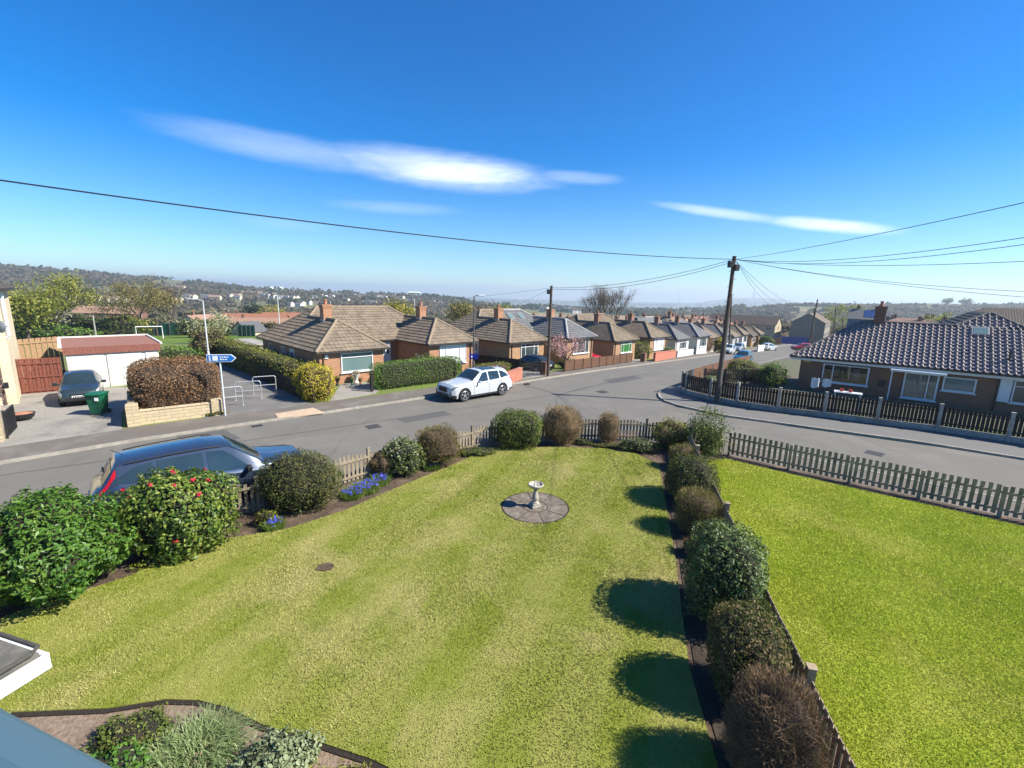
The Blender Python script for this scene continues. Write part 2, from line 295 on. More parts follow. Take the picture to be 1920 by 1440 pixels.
# ------------------------------------------------------------------ mesh helpers
class MB:
    def __init__(s): s.v = []; s.f = []; s.uv = []
    def add(s, vs, fs, uvs=None):
        o = len(s.v); s.v += [tuple(v) for v in vs]; s.f += [tuple(i + o for i in f) for f in fs]
        s.uv += list(uvs) if uvs else [(0, 0)] * len(vs); return s
    def box(s, c, size, ax=None, bev=0.):
        """box centred at c; ax = rotation about z (radians) or a 3x3 Matrix"""
        if ax is None: m = Matrix.Identity(3)
        elif isinstance(ax, (int, float)): m = Matrix.Rotation(ax, 3, 'Z')
        else: m = ax
        c = Vector(c); hx, hy, hz = [q / 2 for q in size]
        if bev <= 0:
            vs = [c + m @ Vector((x * hx, y * hy, z * hz)) for z in (-1, 1) for x, y in ((-1, -1), (1, -1), (1, 1), (-1, 1))]
            return s.add(vs, [(3, 2, 1, 0), (4, 5, 6, 7), (0, 1, 5, 4), (1, 2, 6, 5), (2, 3, 7, 6), (3, 0, 4, 7)])
        b = bev; vs = []
        for z, ins in ((-hz, b), (-hz + b, 0), (hz - b, 0), (hz, b)):
            for x, y in ((-1, -1), (1, -1), (1, 1), (-1, 1)):
                vs.append(c + m @ Vector((x * (hx - ins), y * (hy - ins), z)))
        fs = [(3, 2, 1, 0), (12, 13, 14, 15)]
        for r in range(3):
            for k in range(4): fs.append((r * 4 + k, r * 4 + (k + 1) % 4, r * 4 + 4 + (k + 1) % 4, r * 4 + 4 + k))
        return s.add(vs, fs)
    def bar(s, a, b, w, h, up=(0, 0, 1)):
        """rectangular bar from a to b"""
        a, b = Vector(a), Vector(b); d = b - a; L = d.length
        if L < 1e-6: return s
        x = d / L; u = Vector(up); y = u.cross(x)
        if y.length < 1e-4: y = Vector((1, 0, 0)).cross(x)
        y.normalize(); z = x.cross(y)
        return s.box((a + b) / 2, (L, w, h), Matrix((x, y, z)).transposed())
    def tube(s, pts, rad, n=6, cap=True):
        pts = [Vector(p) for p in pts]; k = len(pts)
        rads = rad if isinstance(rad, (list, tuple)) else [rad] * k
        vs = []; fs = []; side = None
        for i, p in enumerate(pts):
            d = (pts[min(i + 1, k - 1)] - pts[max(i - 1, 0)])
            d = d.normalized() if d.length > 1e-9 else Vector((0, 0, 1))
            if side is None or abs(side.dot(d)) > .95: side = d.orthogonal().normalized()
            side = (side - d * side.dot(d)).normalized(); o2 = d.cross(side)
            for j in range(n):
                t = 2 * math.pi * j / n; vs.append(p + (side * math.cos(t) + o2 * math.sin(t)) * rads[i])
        for i in range(k - 1):
            for j in range(n): fs.append((i * n + j, i * n + (j + 1) % n, (i + 1) * n + (j + 1) % n, (i + 1) * n + j))
        if cap: fs.append(tuple(range(n))[::-1]); fs.append(tuple((k - 1) * n + j for j in range(n)))
        return s.add(vs, fs)
    def lathe(s, prof, n=20, c=(0, 0, 0), axis='z'):
        vs = []; fs = []; c = Vector(c)
        for r, z in prof:
            for j in range(n):
                t = 2 * math.pi * j / n; x, y = r * math.cos(t), r * math.sin(t)
                vs.append(c + (Vector((x, y, z)) if axis == 'z' else Vector((x, z, y)) if axis == 'y' else Vector((z, x, y))))
        for i in range(len(prof) - 1):
            for j in range(n): fs.append((i * n + j, i * n + (j + 1) % n, (i + 1) * n + (j + 1) % n, (i + 1) * n + j))
        return s.add(vs, fs)
    def prism(s, poly, z0, z1):
        n = len(poly); vs = [(x, y, z0) for x, y in poly] + [(x, y, z1) for x, y in poly]
        fs = [tuple(range(n))[::-1], tuple(range(n, 2 * n))] + [(i, (i + 1) % n, n + (i + 1) % n, n + i) for i in range(n)]
        return s.add(vs, fs)
    def plate(s, poly, thick):
        """flat 3D polygon given a thickness along its normal (both ways)"""
        P = [Vector(p) for p in poly]; nrm = (P[1] - P[0]).cross(P[2] - P[0]).normalized() * thick / 2; n = len(P)
        return s.add([p - nrm for p in P] + [p + nrm for p in P], [tuple(range(n))[::-1], tuple(range(n, 2 * n))] + [(i, (i + 1) % n, n + (i + 1) % n, n + i) for i in range(n)])
    def build(s, name, m, parent=None, smooth=False, world=False, recalc=False):
        me = bpy.data.meshes.new(name)
        vs = s.v
        if world and parent is not None:
            inv = parent_matrix(parent).inverted(); vs = [inv @ Vector(v) for v in vs]
        me.from_pydata(vs, [], s.f); me.materials.append(m)
        if any(u != (0, 0) for u in s.uv):
            l = me.uv_layers.new(name='UVMap'); idx = np.empty(len(me.loops), int); me.loops.foreach_get('vertex_index', idx)
            l.data.foreach_set('uv', np.array(s.uv, dtype=np.float32)[idx].ravel())
        if recalc:
            bm = bmesh.new(); bm.from_mesh(me); bmesh.ops.recalc_face_normals(bm, faces=bm.faces); bm.to_mesh(me); bm.free()
        if smooth: me.polygons.foreach_set('use_smooth', [True] * len(me.polygons))
        me.update(); o = bpy.data.objects.new(name, me); COL.objects.link(o)
        if parent is not None: o.parent = parent
        return o
def parent_matrix(o):
    m = Matrix.LocRotScale(o.location, o.rotation_euler, o.scale)
    return parent_matrix(o.parent) @ m if o.parent else m
def tag(o, label, cat, group=None):
    o['label'] = label; o['category'] = cat
    if group: o['group'] = group
    return o
def thing(name, label, cat, loc=(0, 0, 0), rz=0., group=None):
    o = bpy.data.objects.new(name, None); COL.objects.link(o); o.location = loc; o.rotation_euler = (0, 0, rz); o.empty_display_size = .2
    return tag(o, label, cat, group)
def struct(o, kind='structure'):
    o['kind'] = kind; return o
def fastmesh(name, verts, nper, m, parent=None, smooth=False):
    """mesh of separate faces with nper corners each from an (N*nper,3) array"""
    verts = np.asarray(verts, np.float32).reshape(-1, 3); nf = len(verts) // nper
    me = bpy.data.meshes.new(name); me.vertices.add(len(verts)); me.vertices.foreach_set('co', verts.ravel())
    me.loops.add(len(verts)); me.loops.foreach_set('vertex_index', np.arange(len(verts), dtype=np.int32))
    me.polygons.add(nf); me.polygons.foreach_set('loop_start', np.arange(0, len(verts), nper, dtype=np.int32))
    me.materials.append(m); me.update(calc_edges=True); me.validate()
    o = bpy.data.objects.new(name, me); COL.objects.link(o)
    if parent is not None: o.parent = parent
    return o
def unit(a): return a / np.maximum(np.linalg.norm(a, axis=1, keepdims=True), 1e-9)
def leaf_quads(P, N, length, aspect=.5, fold=.15, along=None):
    n = len(P); L = length * (0.7 + .6 * rng.random((n, 1)))
    r = rng.normal(size=(n, 3)) if along is None else along
    t1 = unit(r - N * np.sum(r * N, 1, keepdims=True)); t2 = np.cross(N, t1)
    W = L * aspect
    q = np.stack([P - t1 * L / 2, P + t2 * W / 2 + N * L * fold, P + t1 * L / 2, P - t2 * W / 2 + N * L * fold], 1)
    return q
def super_pts(n, rx, ry, h, p=2.6, lump=.1, seed=0., depth=.28, zlow=-.9):
    """points in the outer layer of a lumpy rounded box standing on z=0, with outward normals"""
    d = unit(rng.normal(size=(int(n * 1.5), 3))); d = d[d[:, 2] > zlow][:n]
    r = 1 / np.power(np.sum(np.abs(d) ** p, 1), 1 / p)
    ph = seed * 3.7
    f = (np.sin(d[:, 0] * 5.1 + ph) * np.sin(d[:, 1] * 4.3 + ph * 1.3) + np.sin(d[:, 2] * 6 + ph * .7) * .6 + np.sin(d[:, 0] * 11 + d[:, 1] * 9 + ph) * .45 + np.sin(d[:, 2] * 13 + d[:, 0] * 8 + ph * 2) * .35)
    r = r * (1 + lump * f * .5)
    k = 1 - depth * rng.random(len(d)) ** 2 + np.where(rng.random(len(d)) < .07, rng.random(len(d)) * .09, 0)
    r = r * (1 + lump * .28 * (np.sin(d[:, 0] * 17 + ph * 3) * np.sin(d[:, 1] * 15 + d[:, 2] * 12 + ph)))
    P = d * (r * k)[:, None] * np.array([rx, ry, h / 2]); P[:, 2] += h / 2
    N = unit(d * np.array([1 / rx, 1 / ry, 2 / h]))
    return P, N
def core_mesh(mb, rx, ry, h, p, lump, seed, k=.84, n=28):
    vs = []; fs = []; m = n // 2; ph = seed * 3.7
    for i in range(m + 1):
        th = math.pi * i / m
        for j in range(n):
            a = 2 * math.pi * j / n; d = Vector((math.sin(th) * math.cos(a), math.sin(th) * math.sin(a), math.cos(th)))
            r = 1 / (abs(d.x) ** p + abs(d.y) ** p + abs(d.z) ** p) ** (1 / p)
            f = math.sin(d.x * 5.1 + ph) * math.sin(d.y * 4.3 + ph * 1.3) + math.sin(d.z * 6 + ph * .7) * .6
            r *= (1 + lump * f * .5) * k
            vs.append((d.x * r * rx, d.y * r * ry, d.z * r * h / 2 + h / 2))
    for i in range(m):
        for j in range(n): fs.append((i * n + j, i * n + (j + 1) % n, (i + 1) * n + (j + 1) % n, (i + 1) * n + j))
    mb.add(vs, fs)
_seed = [0]
def shrub(name, label, cat, base, size, m, n, leaf, core, p=2.6, lump=.12, rot=0., group=None, style='leaf', aspect=.5, jit=.6, depth=.28, up=0., k=.82, flowers=None, zlow=-.9):
    _seed[0] += 1; sd_ = _seed[0]
    rx, ry, h = size[0] / 2, size[1] / 2, size[2]
    root = thing(name, label, cat, base, rot, group)
    if p < 3.5: lump *= 1.5
    P, N = super_pts(n, rx, ry, h, p, lump, sd_, depth, zlow)
    if style == 'leaf':
        NN = unit(N + rng.normal(size=N.shape) * jit + np.array([0, 0, up]))
        q = leaf_quads(P, NN, leaf, aspect)
    else:
        D = unit(N * .8 + rng.normal(size=N.shape) * jit + np.array([0, 0, .7]))
        S = unit(np.cross(D, rng.normal(size=N.shape))); L = leaf * (.6 + .8 * rng.random((len(P), 1)))
        wv = S * leaf * aspect / 2
        q = np.stack([P - D * L * .6 - wv, P - D * L * .6 + wv, P + D * L * .4 + wv * .5, P + D * L * .4 - wv * .5], 1)
    fastmesh('foliage', q, 4, m, root)
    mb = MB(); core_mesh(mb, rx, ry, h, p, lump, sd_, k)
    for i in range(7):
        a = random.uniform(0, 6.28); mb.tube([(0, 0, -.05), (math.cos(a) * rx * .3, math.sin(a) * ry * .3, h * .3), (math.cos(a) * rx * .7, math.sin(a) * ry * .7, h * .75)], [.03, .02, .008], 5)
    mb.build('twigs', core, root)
    if flowers:
        fm, cnt, fs = flowers
        P, N = super_pts(cnt * 3, rx * 1.02, ry * 1.02, h * 1.01, p, lump, sd_, .03, -.6)
        sel = [i for i in range(len(P)) if True][:cnt]
        for i in sel:
            PP = np.repeat(P[i][None], 9, 0) + rng.normal(size=(9, 3)) * fs * .2
            fastmesh('flower', leaf_quads(PP, unit(np.repeat(N[i][None], 9, 0) + rng.normal(size=(9, 3)) * .7), fs, .8), 4, fm, root)
    return root
def poly_sheet(name, poly, off, m, skirt=.25, cuts=None):
    """a flat polygon laid over the falling ground, with a skirt going down at its rim"""
    bm = bmesh.new(); vs = [bm.verts.new((p[0], p[1], 0)) for p in poly]; f = bm.faces.new(vs)
    if f.normal.z < 0: f.normal_flip()
    ys = [p[1] for p in poly]; y = 27.
    while y < max(ys):
        if y > min(ys):
            bmesh.ops.bisect_plane(bm, geom=bm.verts[:] + bm.edges[:] + bm.faces[:], plane_co=(0, y, 0), plane_no=(0, 1, 0))
        y += 2 if y < 60 else 6
    x = -30.
    while x > min(p[0] for p in poly):
        bmesh.ops.bisect_plane(bm, geom=bm.verts[:] + bm.edges[:] + bm.faces[:], plane_co=(x, 0, 0), plane_no=(1, 0, 0)); x -= 8
    rim = [e for e in bm.edges if len(e.link_faces) == 1]
    if skirt:
        r = bmesh.ops.extrude_edge_only(bm, edges=rim); low = {v for v in r['geom'] if isinstance(v, bmesh.types.BMVert)}
    else: low = set()
    for v in bm.verts: v.co.z = T(v.co.x, v.co.y) + off - (skirt if v in low else 0)
    bmesh.ops.recalc_face_normals(bm, faces=bm.faces)
    me = bpy.data.meshes.new(name); bm.to_mesh(me); bm.free(); me.materials.append(m)
    o = bpy.data.objects.new(name, me); COL.objects.link(o); return struct(o)
def offset(line, d):
    """polyline moved sideways; positive = to its right"""
    out = []
    for i, p in enumerate(line):
        a = Vector(line[max(i - 1, 0)][:2]); b = Vector(line[min(i + 1, len(line) - 1)][:2]); t = (b - a).normalized()
        out.append((p[0] + t.y * d, p[1] - t.x * d))
    return out
def ribbon(mb, line, w0, w1, top, drop):
    """kerb or strip along a polyline between two side offsets, following the ground"""
    A, B = offset(line, w0), offset(line, w1); n = len(line); vs = []
    for (ax, ay), (bx, by) in zip(A, B):
        za, zb = T(ax, ay), T(bx, by)
        vs += [(ax, ay, za + top - drop), (ax, ay, za + top), (bx, by, zb + top), (bx, by, zb + top - drop)]
    fs = []
    for i in range(n - 1):
        for k in range(3): fs.append((i * 4 + k, i * 4 + k + 1, i * 4 + 5 + k, i * 4 + 4 + k))
    fs += [(0, 1, 2, 3), tuple((n - 1) * 4 + k for k in (3, 2, 1, 0))]
    mb.add(vs, fs)
def dense(line, step=2.):
    out = [tuple(line[0][:2])]
    for a, b in zip(line, line[1:]):
        n = max(1, int(math.dist(a[:2], b[:2]) / step))
        for i in range(1, n + 1): out.append((a[0] + (b[0] - a[0]) * i / n, a[1] + (b[1] - a[1]) * i / n))
    return out

# ------------------------------------------------------------------ lawn colour shared by turf and blades
def lawncol(g, p, a, b, c_, d):
    x, y, _ = g.sep(p)
    ang = R(67); s_ = g.m('SUBTRACT', g.m('MULTIPLY', x, math.sin(ang)), g.m('MULTIPLY', y, math.cos(ang)))
    st = g.step(g.m('SINE', g.m('ADD', g.m('MULTIPLY', s_, 4.4), g.m('MULTIPLY', g.noise(p, .5, 2), 1.4))), -.45, .45)
    col = g.mix(g.step(g.noise(p, 1.1, 6, .7, .5), .36, .66), a, b)
    col = g.mix(g.m('MULTIPLY', st, .42), col, c_)
    col = g.mix(g.m('MULTIPLY', g.step(g.noise(p, .38, 4, .6, .6), .46, .72), .75), col, d)
    col = g.mix(g.m('MULTIPLY', g.step(g.noise(p, 4.5, 5, .7), .55, .78), .45), col, d)
    return col
LAWN_L = ((.225, .275, .036), (.32, .335, .075), (.42, .395, .135), (.53, .455, .215))
LAWN_R = ((.34, .43, .03), (.42, .47, .05), (.385, .45, .042), (.52, .51, .11))
def lawnmat(name, cols, blade):
    m, g = newmat(name); p = wpos(g); col = lawncol(g, p, *cols)
    if blade:
        f = g.n('ShaderNodeNewGeometry').outputs['Random Per Island']
        col = g.mix(1., col, g.ramp(f, [(0, (.78, .82, .70)), (.5, (1., 1., 1.)), (1., (1.25, 1.18, 1.22))]), 'MULTIPLY')
        def extra(b):
            tr = g.n('ShaderNodeBsdfTranslucent'); g.put(tr, 0, col); mx = g.n('ShaderNodeMixShader'); g.put(mx, 0, .3)
            g.nt.links.new(b, mx.inputs[1]); g.nt.links.new(tr.outputs[0], mx.inputs[2]); return mx.outputs[0]
        finish(g, col, .55, None, 0, .25, 0, extra)
    else:
        finish(g, g.mix(g.noise(p, 60, 3, .7), col, (.15, .16, .025)), .95, g.bump(g.noise(p, 70, 3), .8, .03), 0, .1)
    return m
M_LAWNL = lawnmat('mown_lawn', LAWN_L, False); M_BLADEL = lawnmat('lawn_blades', LAWN_L, True)
M_LAWNR = lawnmat('bright_lawn', LAWN_R, False); M_BLADER = lawnmat('bright_lawn_blades', LAWN_R, True)

M_LAND, g = newmat('land'); p = wpos(g); x, y, z = g.sep(p)
near = g.mix(g.step(g.noise(p, .12, 5, .6), .4, .65), (.085, .15, .022), (.13, .175, .035))
c1 = g.mix(g.step(g.noise(p, .011, 5, .6, .5), .42, .60), (.13, .115, .075), (.14, .16, .065))
c1 = g.mix(g.step(g.noise(g.vm('ADD', p, (900, 300, 0)), .007, 4, .6, .6), .52, .66), c1, (.27, .19, .115))
c1 = g.mix(g.m('MULTIPLY', g.step(g.noise(p, .07, 3), .5, .8), .6), c1, (.085, .085, .055))
far = g.mix(g.step(g.noise(p, .0022, 6, .65, .5), .45, .62), (.07, .09, .06), (.13, .16, .075))
c = g.mix(g.step(y, 105, 150), near, c1); c = g.mix(g.step(y, 1200, 2200), c, far)
finish(g, c, .95, None, 0, .1)

# one sheet of ground out to the horizon
ys = [-60, -20, 0, 12] + [14 + 2 * i for i in range(40)] + [96 + 6 * i for i in range(30)]
while ys[-1] < 9000: ys.append(ys[-1] * 1.035 + 2)
NA = 240; vs = []; fs = []
for y in ys:
    for i in range(NA + 1):
        a = -1.7 + 3.4 * i / NA; x = a * max(y, 40)
        zz = T(x, max(y, .01)) if y > 0 else 0.
        vs.append((x, y, zz - (.12 if y < 160 else 0)))
for j in range(len(ys) - 1):
    for i in range(NA): k = j * (NA + 1) + i; fs.append((k, k + 1, k + NA + 2, k + NA + 1))
mb = MB(); mb.add(vs, fs); struct(mb.build('ground', M_LAND, smooth=True))

# ------------------------------------------------------------------ streets
KERB = [(-60, -27.5), (-40, -7.6), (-17.54, 14.5), (-14.9, 17.3), (-12.45, 19.5), (-9.39, 22.1), (-4.95, 26.1), (-.3, 30.6), (4.1, 36.0), (8.0, 41.0), (16.84, 51.6), (30.53, 68.2), (48.3, 90.2), (76, 123.5)]
KD = dense(KERB, 2.)
# the roadway: main street with the side road and the junction
far_side = KD; right_side = offset(KERB, 8.4)
road = [(p[0], p[1]) for p in KD if p[0] > -59] + [(82.5, 118)] + [right_side[11], right_side[10]] + [(14.5, 36.0), (12.5, 31.5), (9.5, 25.5), (14, 22), (26, 15.5), (48, 1.5), (48, -12), (-42, -30)]
poly_sheet('road', road, 0.0, M_ROAD, 0)
ribmb = MB(); ribbon(ribmb, KD, .0, -.14, .10, .3); struct(ribmb.build('kerb', M_KERB))
inner = offset(KD, -.14); outer = offset(KD, -2.1)
poly_sheet('pavement', inner + outer[::-1], .094, M_PAVE, .3)
g_out = offset(KD, -46)
poly_sheet('garden_ground', [p for p in outer if p[0] > -36] + [(66, 150), (20, 150), (-30, 100), (-75, 48), (-52, -4)], .085, pmat('garden_grass', (.10, .16, .02), (.14, .17, .035), 5, .95, .6, 50, (.15, .13, .075), .35), .2)
# asphalt path between the hedges, drives
def gp(*px): return [tuple(G(*q)[:2]) for q in px]
poly_sheet('path', [(-14.35, 20.5), (-10.65, 23.6), (-13, 26.0), (-29, 42), (-33.5, 39.5), (-17.2, 24.0)], .099, M_PATH, .1)
poly_sheet('driveway', [(-19.4, 15.55), (-16.55, 18.45), (-18.8, 21.1), (-21.6, 27.2), (-26, 25.6), (-28.5, 22.6), (-24.5, 20.5)], .099, M_DRIVE, .1)
poly_sheet('tactile_paving', gp((516, 779), (587, 768), (608, 777), (522, 788)), .104, M_TACT, .05)
poly_sheet('driveway', gp((617, 756), (704, 741), (728, 716), (640, 722)), .099, M_DRIVE, .1)
poly_sheet('driveway', gp((978, 714), (1032, 705), (1003, 690), (950, 697)), .099, M_DRIVE, .1)
poly_sheet('driveway', gp((1185, 681), (1216, 677), (1195, 672), (1160, 676)), .099, M_DRIVE, .1)
# plot on the far side of the side road, with its pavement
RK = gp((1920, 863), (1713, 830), (1513, 803), (1363, 782), (1310, 771), (1272, 762.5), (1246, 754), (1235, 746), (1233, 739), (1243, 732), (1285, 725))
RK = [(46, -2.2), (33, 8.9)] + RK + [right_side[i] for i in (10, 11, 12)]
RKD = dense(RK, 1.2)
rib = MB(); ribbon(rib, RKD, 0, .13, .10, .3); struct(rib.build('kerb', M_KERB))
poly_sheet('pavement', offset(RKD, .13) + [(110, 95), (110, -2)], .094, pmat('side_pavement', (.155, .15, .14), (.115, .11, .105), 40, .9, .3, 120, (.13, .125, .115), .5), .3)
CF = gp((1990, 848), (1887, 832), (1755, 812), (1642, 798), (1543, 785), (1457, 775), (1380, 763), (1330, 753), (1284, 741))
poly_sheet('garden_ground', CF + [(12.3, 30.2), (24, 47), (38, 63.3), (60, 85), (100, 85), (100, 10)], .108, pmat('gravel_garden', (.13, .11, .075), (.085, .075, .05), 14, .95, .6, 50, (.075, .105, .025), .3), .1)

# ------------------------------------------------------------------ our two gardens
GARDEN = [(-16, 3.5), (-11.2, 9.1), (-6.95, 11.75), (-4.7, 14.25), (-1.5, 17.1), (-.8, 17.85), (2.6, 18.75), (5.85, 18.9), (8.6, 17.8), (8.85, 17.35), (14.5, 12.85), (24, 5.5), (24, -14), (-16, -14)]
poly_sheet('bed_soil', GARDEN, .05, M_SOIL, .2)
near_pave = offset([(-13.5, 5.6)] + GARDEN[1:12], -1.75)[::-1]
poly_sheet('pavement', [(-13.5, 5.6)] + GARDEN[1:12] + near_pave, .04, M_PAVE, .1)
rib = MB(); ribbon(rib, dense(offset([(-13.5, 5.6)] + GARDEN[1:12], -1.75), 1.), 0, -.13, .055, .2); struct(rib.build('kerb', M_KERB))
LAWN1 = [(-12, 2), (-11, 5.8), (-9.3, 7.3), (-8.05, 8.6), (-7.5, 9.6), (-6.9, 10.2), (-5.7, 10.7), (-4.6, 11.8), (-3.4, 13.6), (-2.2, 15.2), (-1.5, 16.3), (-.5, 17.25), (1.6, 17.65), (3.8, 17.65), (5.0, 17.1), (5.55, 16.0), (5.2, 14.6), (4.55, 12.0), (4.03, 9.9), (3.5, 8.0), (3.12, 6.6), (2.85, 4.8), (2.6, 3.2), (.2, 4.1), (-1.0, 4.62), (-1.75, 4.92), (-2.6, 5.15), (-3.4, 5.35), (-4.1, 5.62), (-4.6, 5.72), (-5.1, 5.72), (-5.8, 5.55), (-7.1, 5.45), (-9, 3)]
LAWN2 = [(4.25, 2.5), (4.6, 4.2), (5.3, 7.8), (6.25, 12.0), (7.0, 15.5), (7.6, 16.6), (8.4, 16.75), (11.2, 14.5), (14.2, 12.2), (23.2, 5.0), (23.2, -3), (3.6, -3)]
poly_sheet('lawn', LAWN1, .10, M_LAWNL, .09); poly_sheet('lawn', LAWN2, .10, M_LAWNR, .09)
def inside(px, py, poly):
    ok = np.zeros(len(px), bool); n = len(poly)
    for i in range(n):
        (x1, y1), (x2, y2) = poly[i], poly[(i + 1) % n]
        if y1 == y2: continue
        c = ((y1 > py) != (y2 > py)) & (px < (x2 - x1) * (py - y1) / (y2 - y1) + x1); ok ^= c
    return ok
def blades(name, poly, m, n, hole=None, hmul=1., sweep=(0, 0)):
    # distance-driven density: nearer turf gets more, thinner blades
    xs = [p[0] for p in poly]; ysb = [p[1] for p in poly]
    px = rng.uniform(max(min(xs), -12), min(max(xs), 17), n * 4); py = rng.uniform(max(min(ysb), 2.8), max(ysb), n * 4)
    keep = inside(px, py, poly) & (rng.random(len(px)) < np.clip(8.5 / np.maximum(py, 3), .42, 1.3)) & (np.abs(px) < py * 1.25 + 1.5)
    if hole: keep &= np.hypot(px - hole[0], py - hole[1]) > hole[2]
    px, py = px[keep][:n], py[keep][:n]; k = len(px)
    h = (.015 + .02 * rng.random(k)) * hmul * (1 + .3 * np.sin(px * 1.7) * np.sin(py * 1.3)); a = rng.uniform(0, 2 * np.pi, k); lean = (.25 + .9 * rng.random(k)) * h
    ww = (.004 + .0007 * py) * (.8 + .5 * rng.random(k))
    la = rng.uniform(0, 2 * np.pi, k)
    B = np.stack([px, py, np.full(k, .098)], 1); S = np.stack([np.cos(a), np.sin(a), np.zeros(k)], 1) * ww[:, None]
    Tp = B + np.stack([np.cos(la) * lean + sweep[0] * h, np.sin(la) * lean + sweep[1] * h, h], 1)
    o = fastmesh(name, np.stack([B - S, B + S, Tp], 1), 3, m); struct(o, 'stuff'); return o
BATH = (.66, 11.83)   # bird bath centre
BATH = tuple(G(1003, 956)[:2])
blades('lawn_grass', LAWN1, M_BLADEL, 210000, (BATH[0], BATH[1], .99))
blades('lawn_grass', LAWN2, M_BLADER, 190000, None, 1.25, (.3, .1))
# turf edge along the near bed and the border strip
mb = MB(); ribbon(mb, dense([(.2, 4.1), (-1.0, 4.62), (-1.75, 4.92), (-2.6, 5.15), (-3.4, 5.35), (-4.1, 5.62), (-4.6, 5.72), (-5.1, 5.72), (-5.8, 5.55), (-7.1, 5.45)], .3), .03, -.07, .085, .05); struct(mb.build('turf_edge', M_DIRT))
poly_sheet('bed_soil', [(-9, 3), (-7.1, 5.42), (-5.8, 5.52), (-5.1, 5.68), (-4.6, 5.68), (-4.1, 5.58), (-3.4, 5.3), (-2.6, 5.1), (-1.75, 4.87), (-1., 4.57), (.2, 4.05), (0, 2), (-8, 1)], .066, pmat('dry_pale_soil', (.27, .20, .145), (.16, .115, .08), 16, .95, .9, 40, (.12, .085, .06), 2.), .03)
poly_sheet('bed_soil', [(5.3, 14.6), (4.66, 12.0), (4.14, 9.9), (3.6, 8.0), (3.22, 6.6), (2.96, 4.8), (2.7, 3.0), (3.9, 3.0), (4.3, 4.8), (4.9, 7.8), (5.9, 12.0), (6.5, 14.6)], .066, pmat('shade_darkened_soil', (.05, .036, .025), (.022, .016, .011), 14, .95, .8, 40, (.075, .055, .036), 1.5), .03)  # strip under the dividing row: shade of shrubs and fence painted into the soil colour
for q in (((330, 818), (420, 806), (452, 822), (356, 836)), ((742, 786), (830, 771), (850, 777), (760, 793)), ((1130, 712), (1190, 704), (1206, 710), (1146, 719))):
    poly_sheet('tarmac_patch', gp(*q), .004, pmat('patch_asphalt', (.10, .097, .09), (.075, .073, .068), 40, .9, .3, 120), 0)
bp = [(G(610, 1072)[0] + math.cos(a) * .2 * random.uniform(.75, 1.15), G(610, 1072)[1] + math.sin(a) * .17 * random.uniform(.75, 1.15)) for a in [i * .45 for i in range(14)]]
poly_sheet('soil_patch', bp, .128, M_SOIL, .04)

# ------------------------------------------------------------------ timber fences
def bay(root, a, b, h, arch, m, pw=.085, gap=.055, rails=(.22, .75), rside=1, z0=.1, th=.02, name='fence_panel', pointed=False, base_gap=.06):
    """one panel between two posts: pickets on two rails; rside = side of the line that carries the rails"""
    a, b = Vector((*a[:2], 0)), Vector((*b[:2], 0)); d = b - a; L = d.length; d /= L; nrm = Vector((d.y, -d.x, 0)); rz = math.atan2(d.y, d.x)
    mb = MB(); n = max(2, int(L / (pw + gap))); st = L / n
    za = T(a.x, a.y) + z0; zb = T(b.x, b.y) + z0
    for i in range(n):
        t = (i + .5) / n; p = a + d * (L * t); zg = za + (zb - za) * t
        hh = h + arch * math.sin(math.pi * t) + random.uniform(-.008, .008)
        w_ = pw * random.uniform(.93, 1.05)
        mb.box((p.x, p.y, zg + base_gap + (hh - base_gap) / 2), (w_, th, hh - base_gap), rz + random.uniform(-.02, .02), .004)
    for r in rails:
        o = nrm * (rside * (th / 2 + .019))
        mb.bar((a.x + o.x, a.y + o.y, za + r), (b.x + o.x, b.y + o.y, zb + r), .034, .065)
    mb.build(name, m, root, world=True)
def post(root, p, h, m, w_=.09, z0=.0, rz=0., name='fence_post', cap=True):
    mb = MB(); z = T(p[0], p[1]) + z0
    mb.box((p[0], p[1], z + h / 2 - .05), (w_, w_, h + .1), rz, .006)
    if cap: mb.box((p[0], p[1], z + h + .011), (w_ * 1.25, w_ * 1.25, .022), rz, .004)
    mb.build(name, m, root, world=True)
def fence(name, label, pts, h, arch, m, ph, pm=None, group=None, **kw):
    root = thing(name, label, 'fence', (pts[0][0], pts[0][1], T(pts[0][0], pts[0][1])), 0, group)
    capk = kw.pop('cap', True); pw_ = kw.pop('postw', .09)
    for a, b in zip(pts, pts[1:]):
        A, B = Vector(a[:2]), Vector(b[:2]); d = (B - A).normalized() * (pw_ / 2 + .005)
        bay(root, A + d, B - d, h, arch, m, **kw)
    for i, a in enumerate(pts):
        q = pts[min(i + 1, len(pts) - 1)]; q0 = pts[max(i - 1, 0)]
        post(root, a, ph, pm or m, pw_, kw.get('z0', .1) - .05, math.atan2(q[1] - q0[1], q[0] - q0[0]), cap=capk)
    return root
def split(a, b, n): return [(a[0] + (b[0] - a[0]) * i / n, a[1] + (b[1] - a[1]) * i / n) for i in range(n + 1)]
FL = [(-15, 4.2), (-13.0, 6.7), (-11.0, 9.1)] + split((-11.0, 9.1), (-6.95, 11.65), 3)[1:] + split((-6.95, 11.65), (-4.68, 14.2), 2)[1:] + split((-4.68, 14.2), (-1.51, 17.05), 2)[1:] + [(-.78, 17.8), (1.1, 18.4), (2.65, 18.72), (4.2, 18.85), (5.85, 18.85), (7.3, 18.4), (8.55, 17.75)]
fence('picket_fence', 'weathered pale picket fence with arched tops bordering the street side of the garden', FL, .80, .16, M_FENCE, 1.08, rside=1, z0=.05)
RP = [(8.75, 17.3)] + split((8.9, 17.05), (14.6, 12.55), 4)[1:] + split((14.6, 12.55), (21, 7.3), 4)[1:]
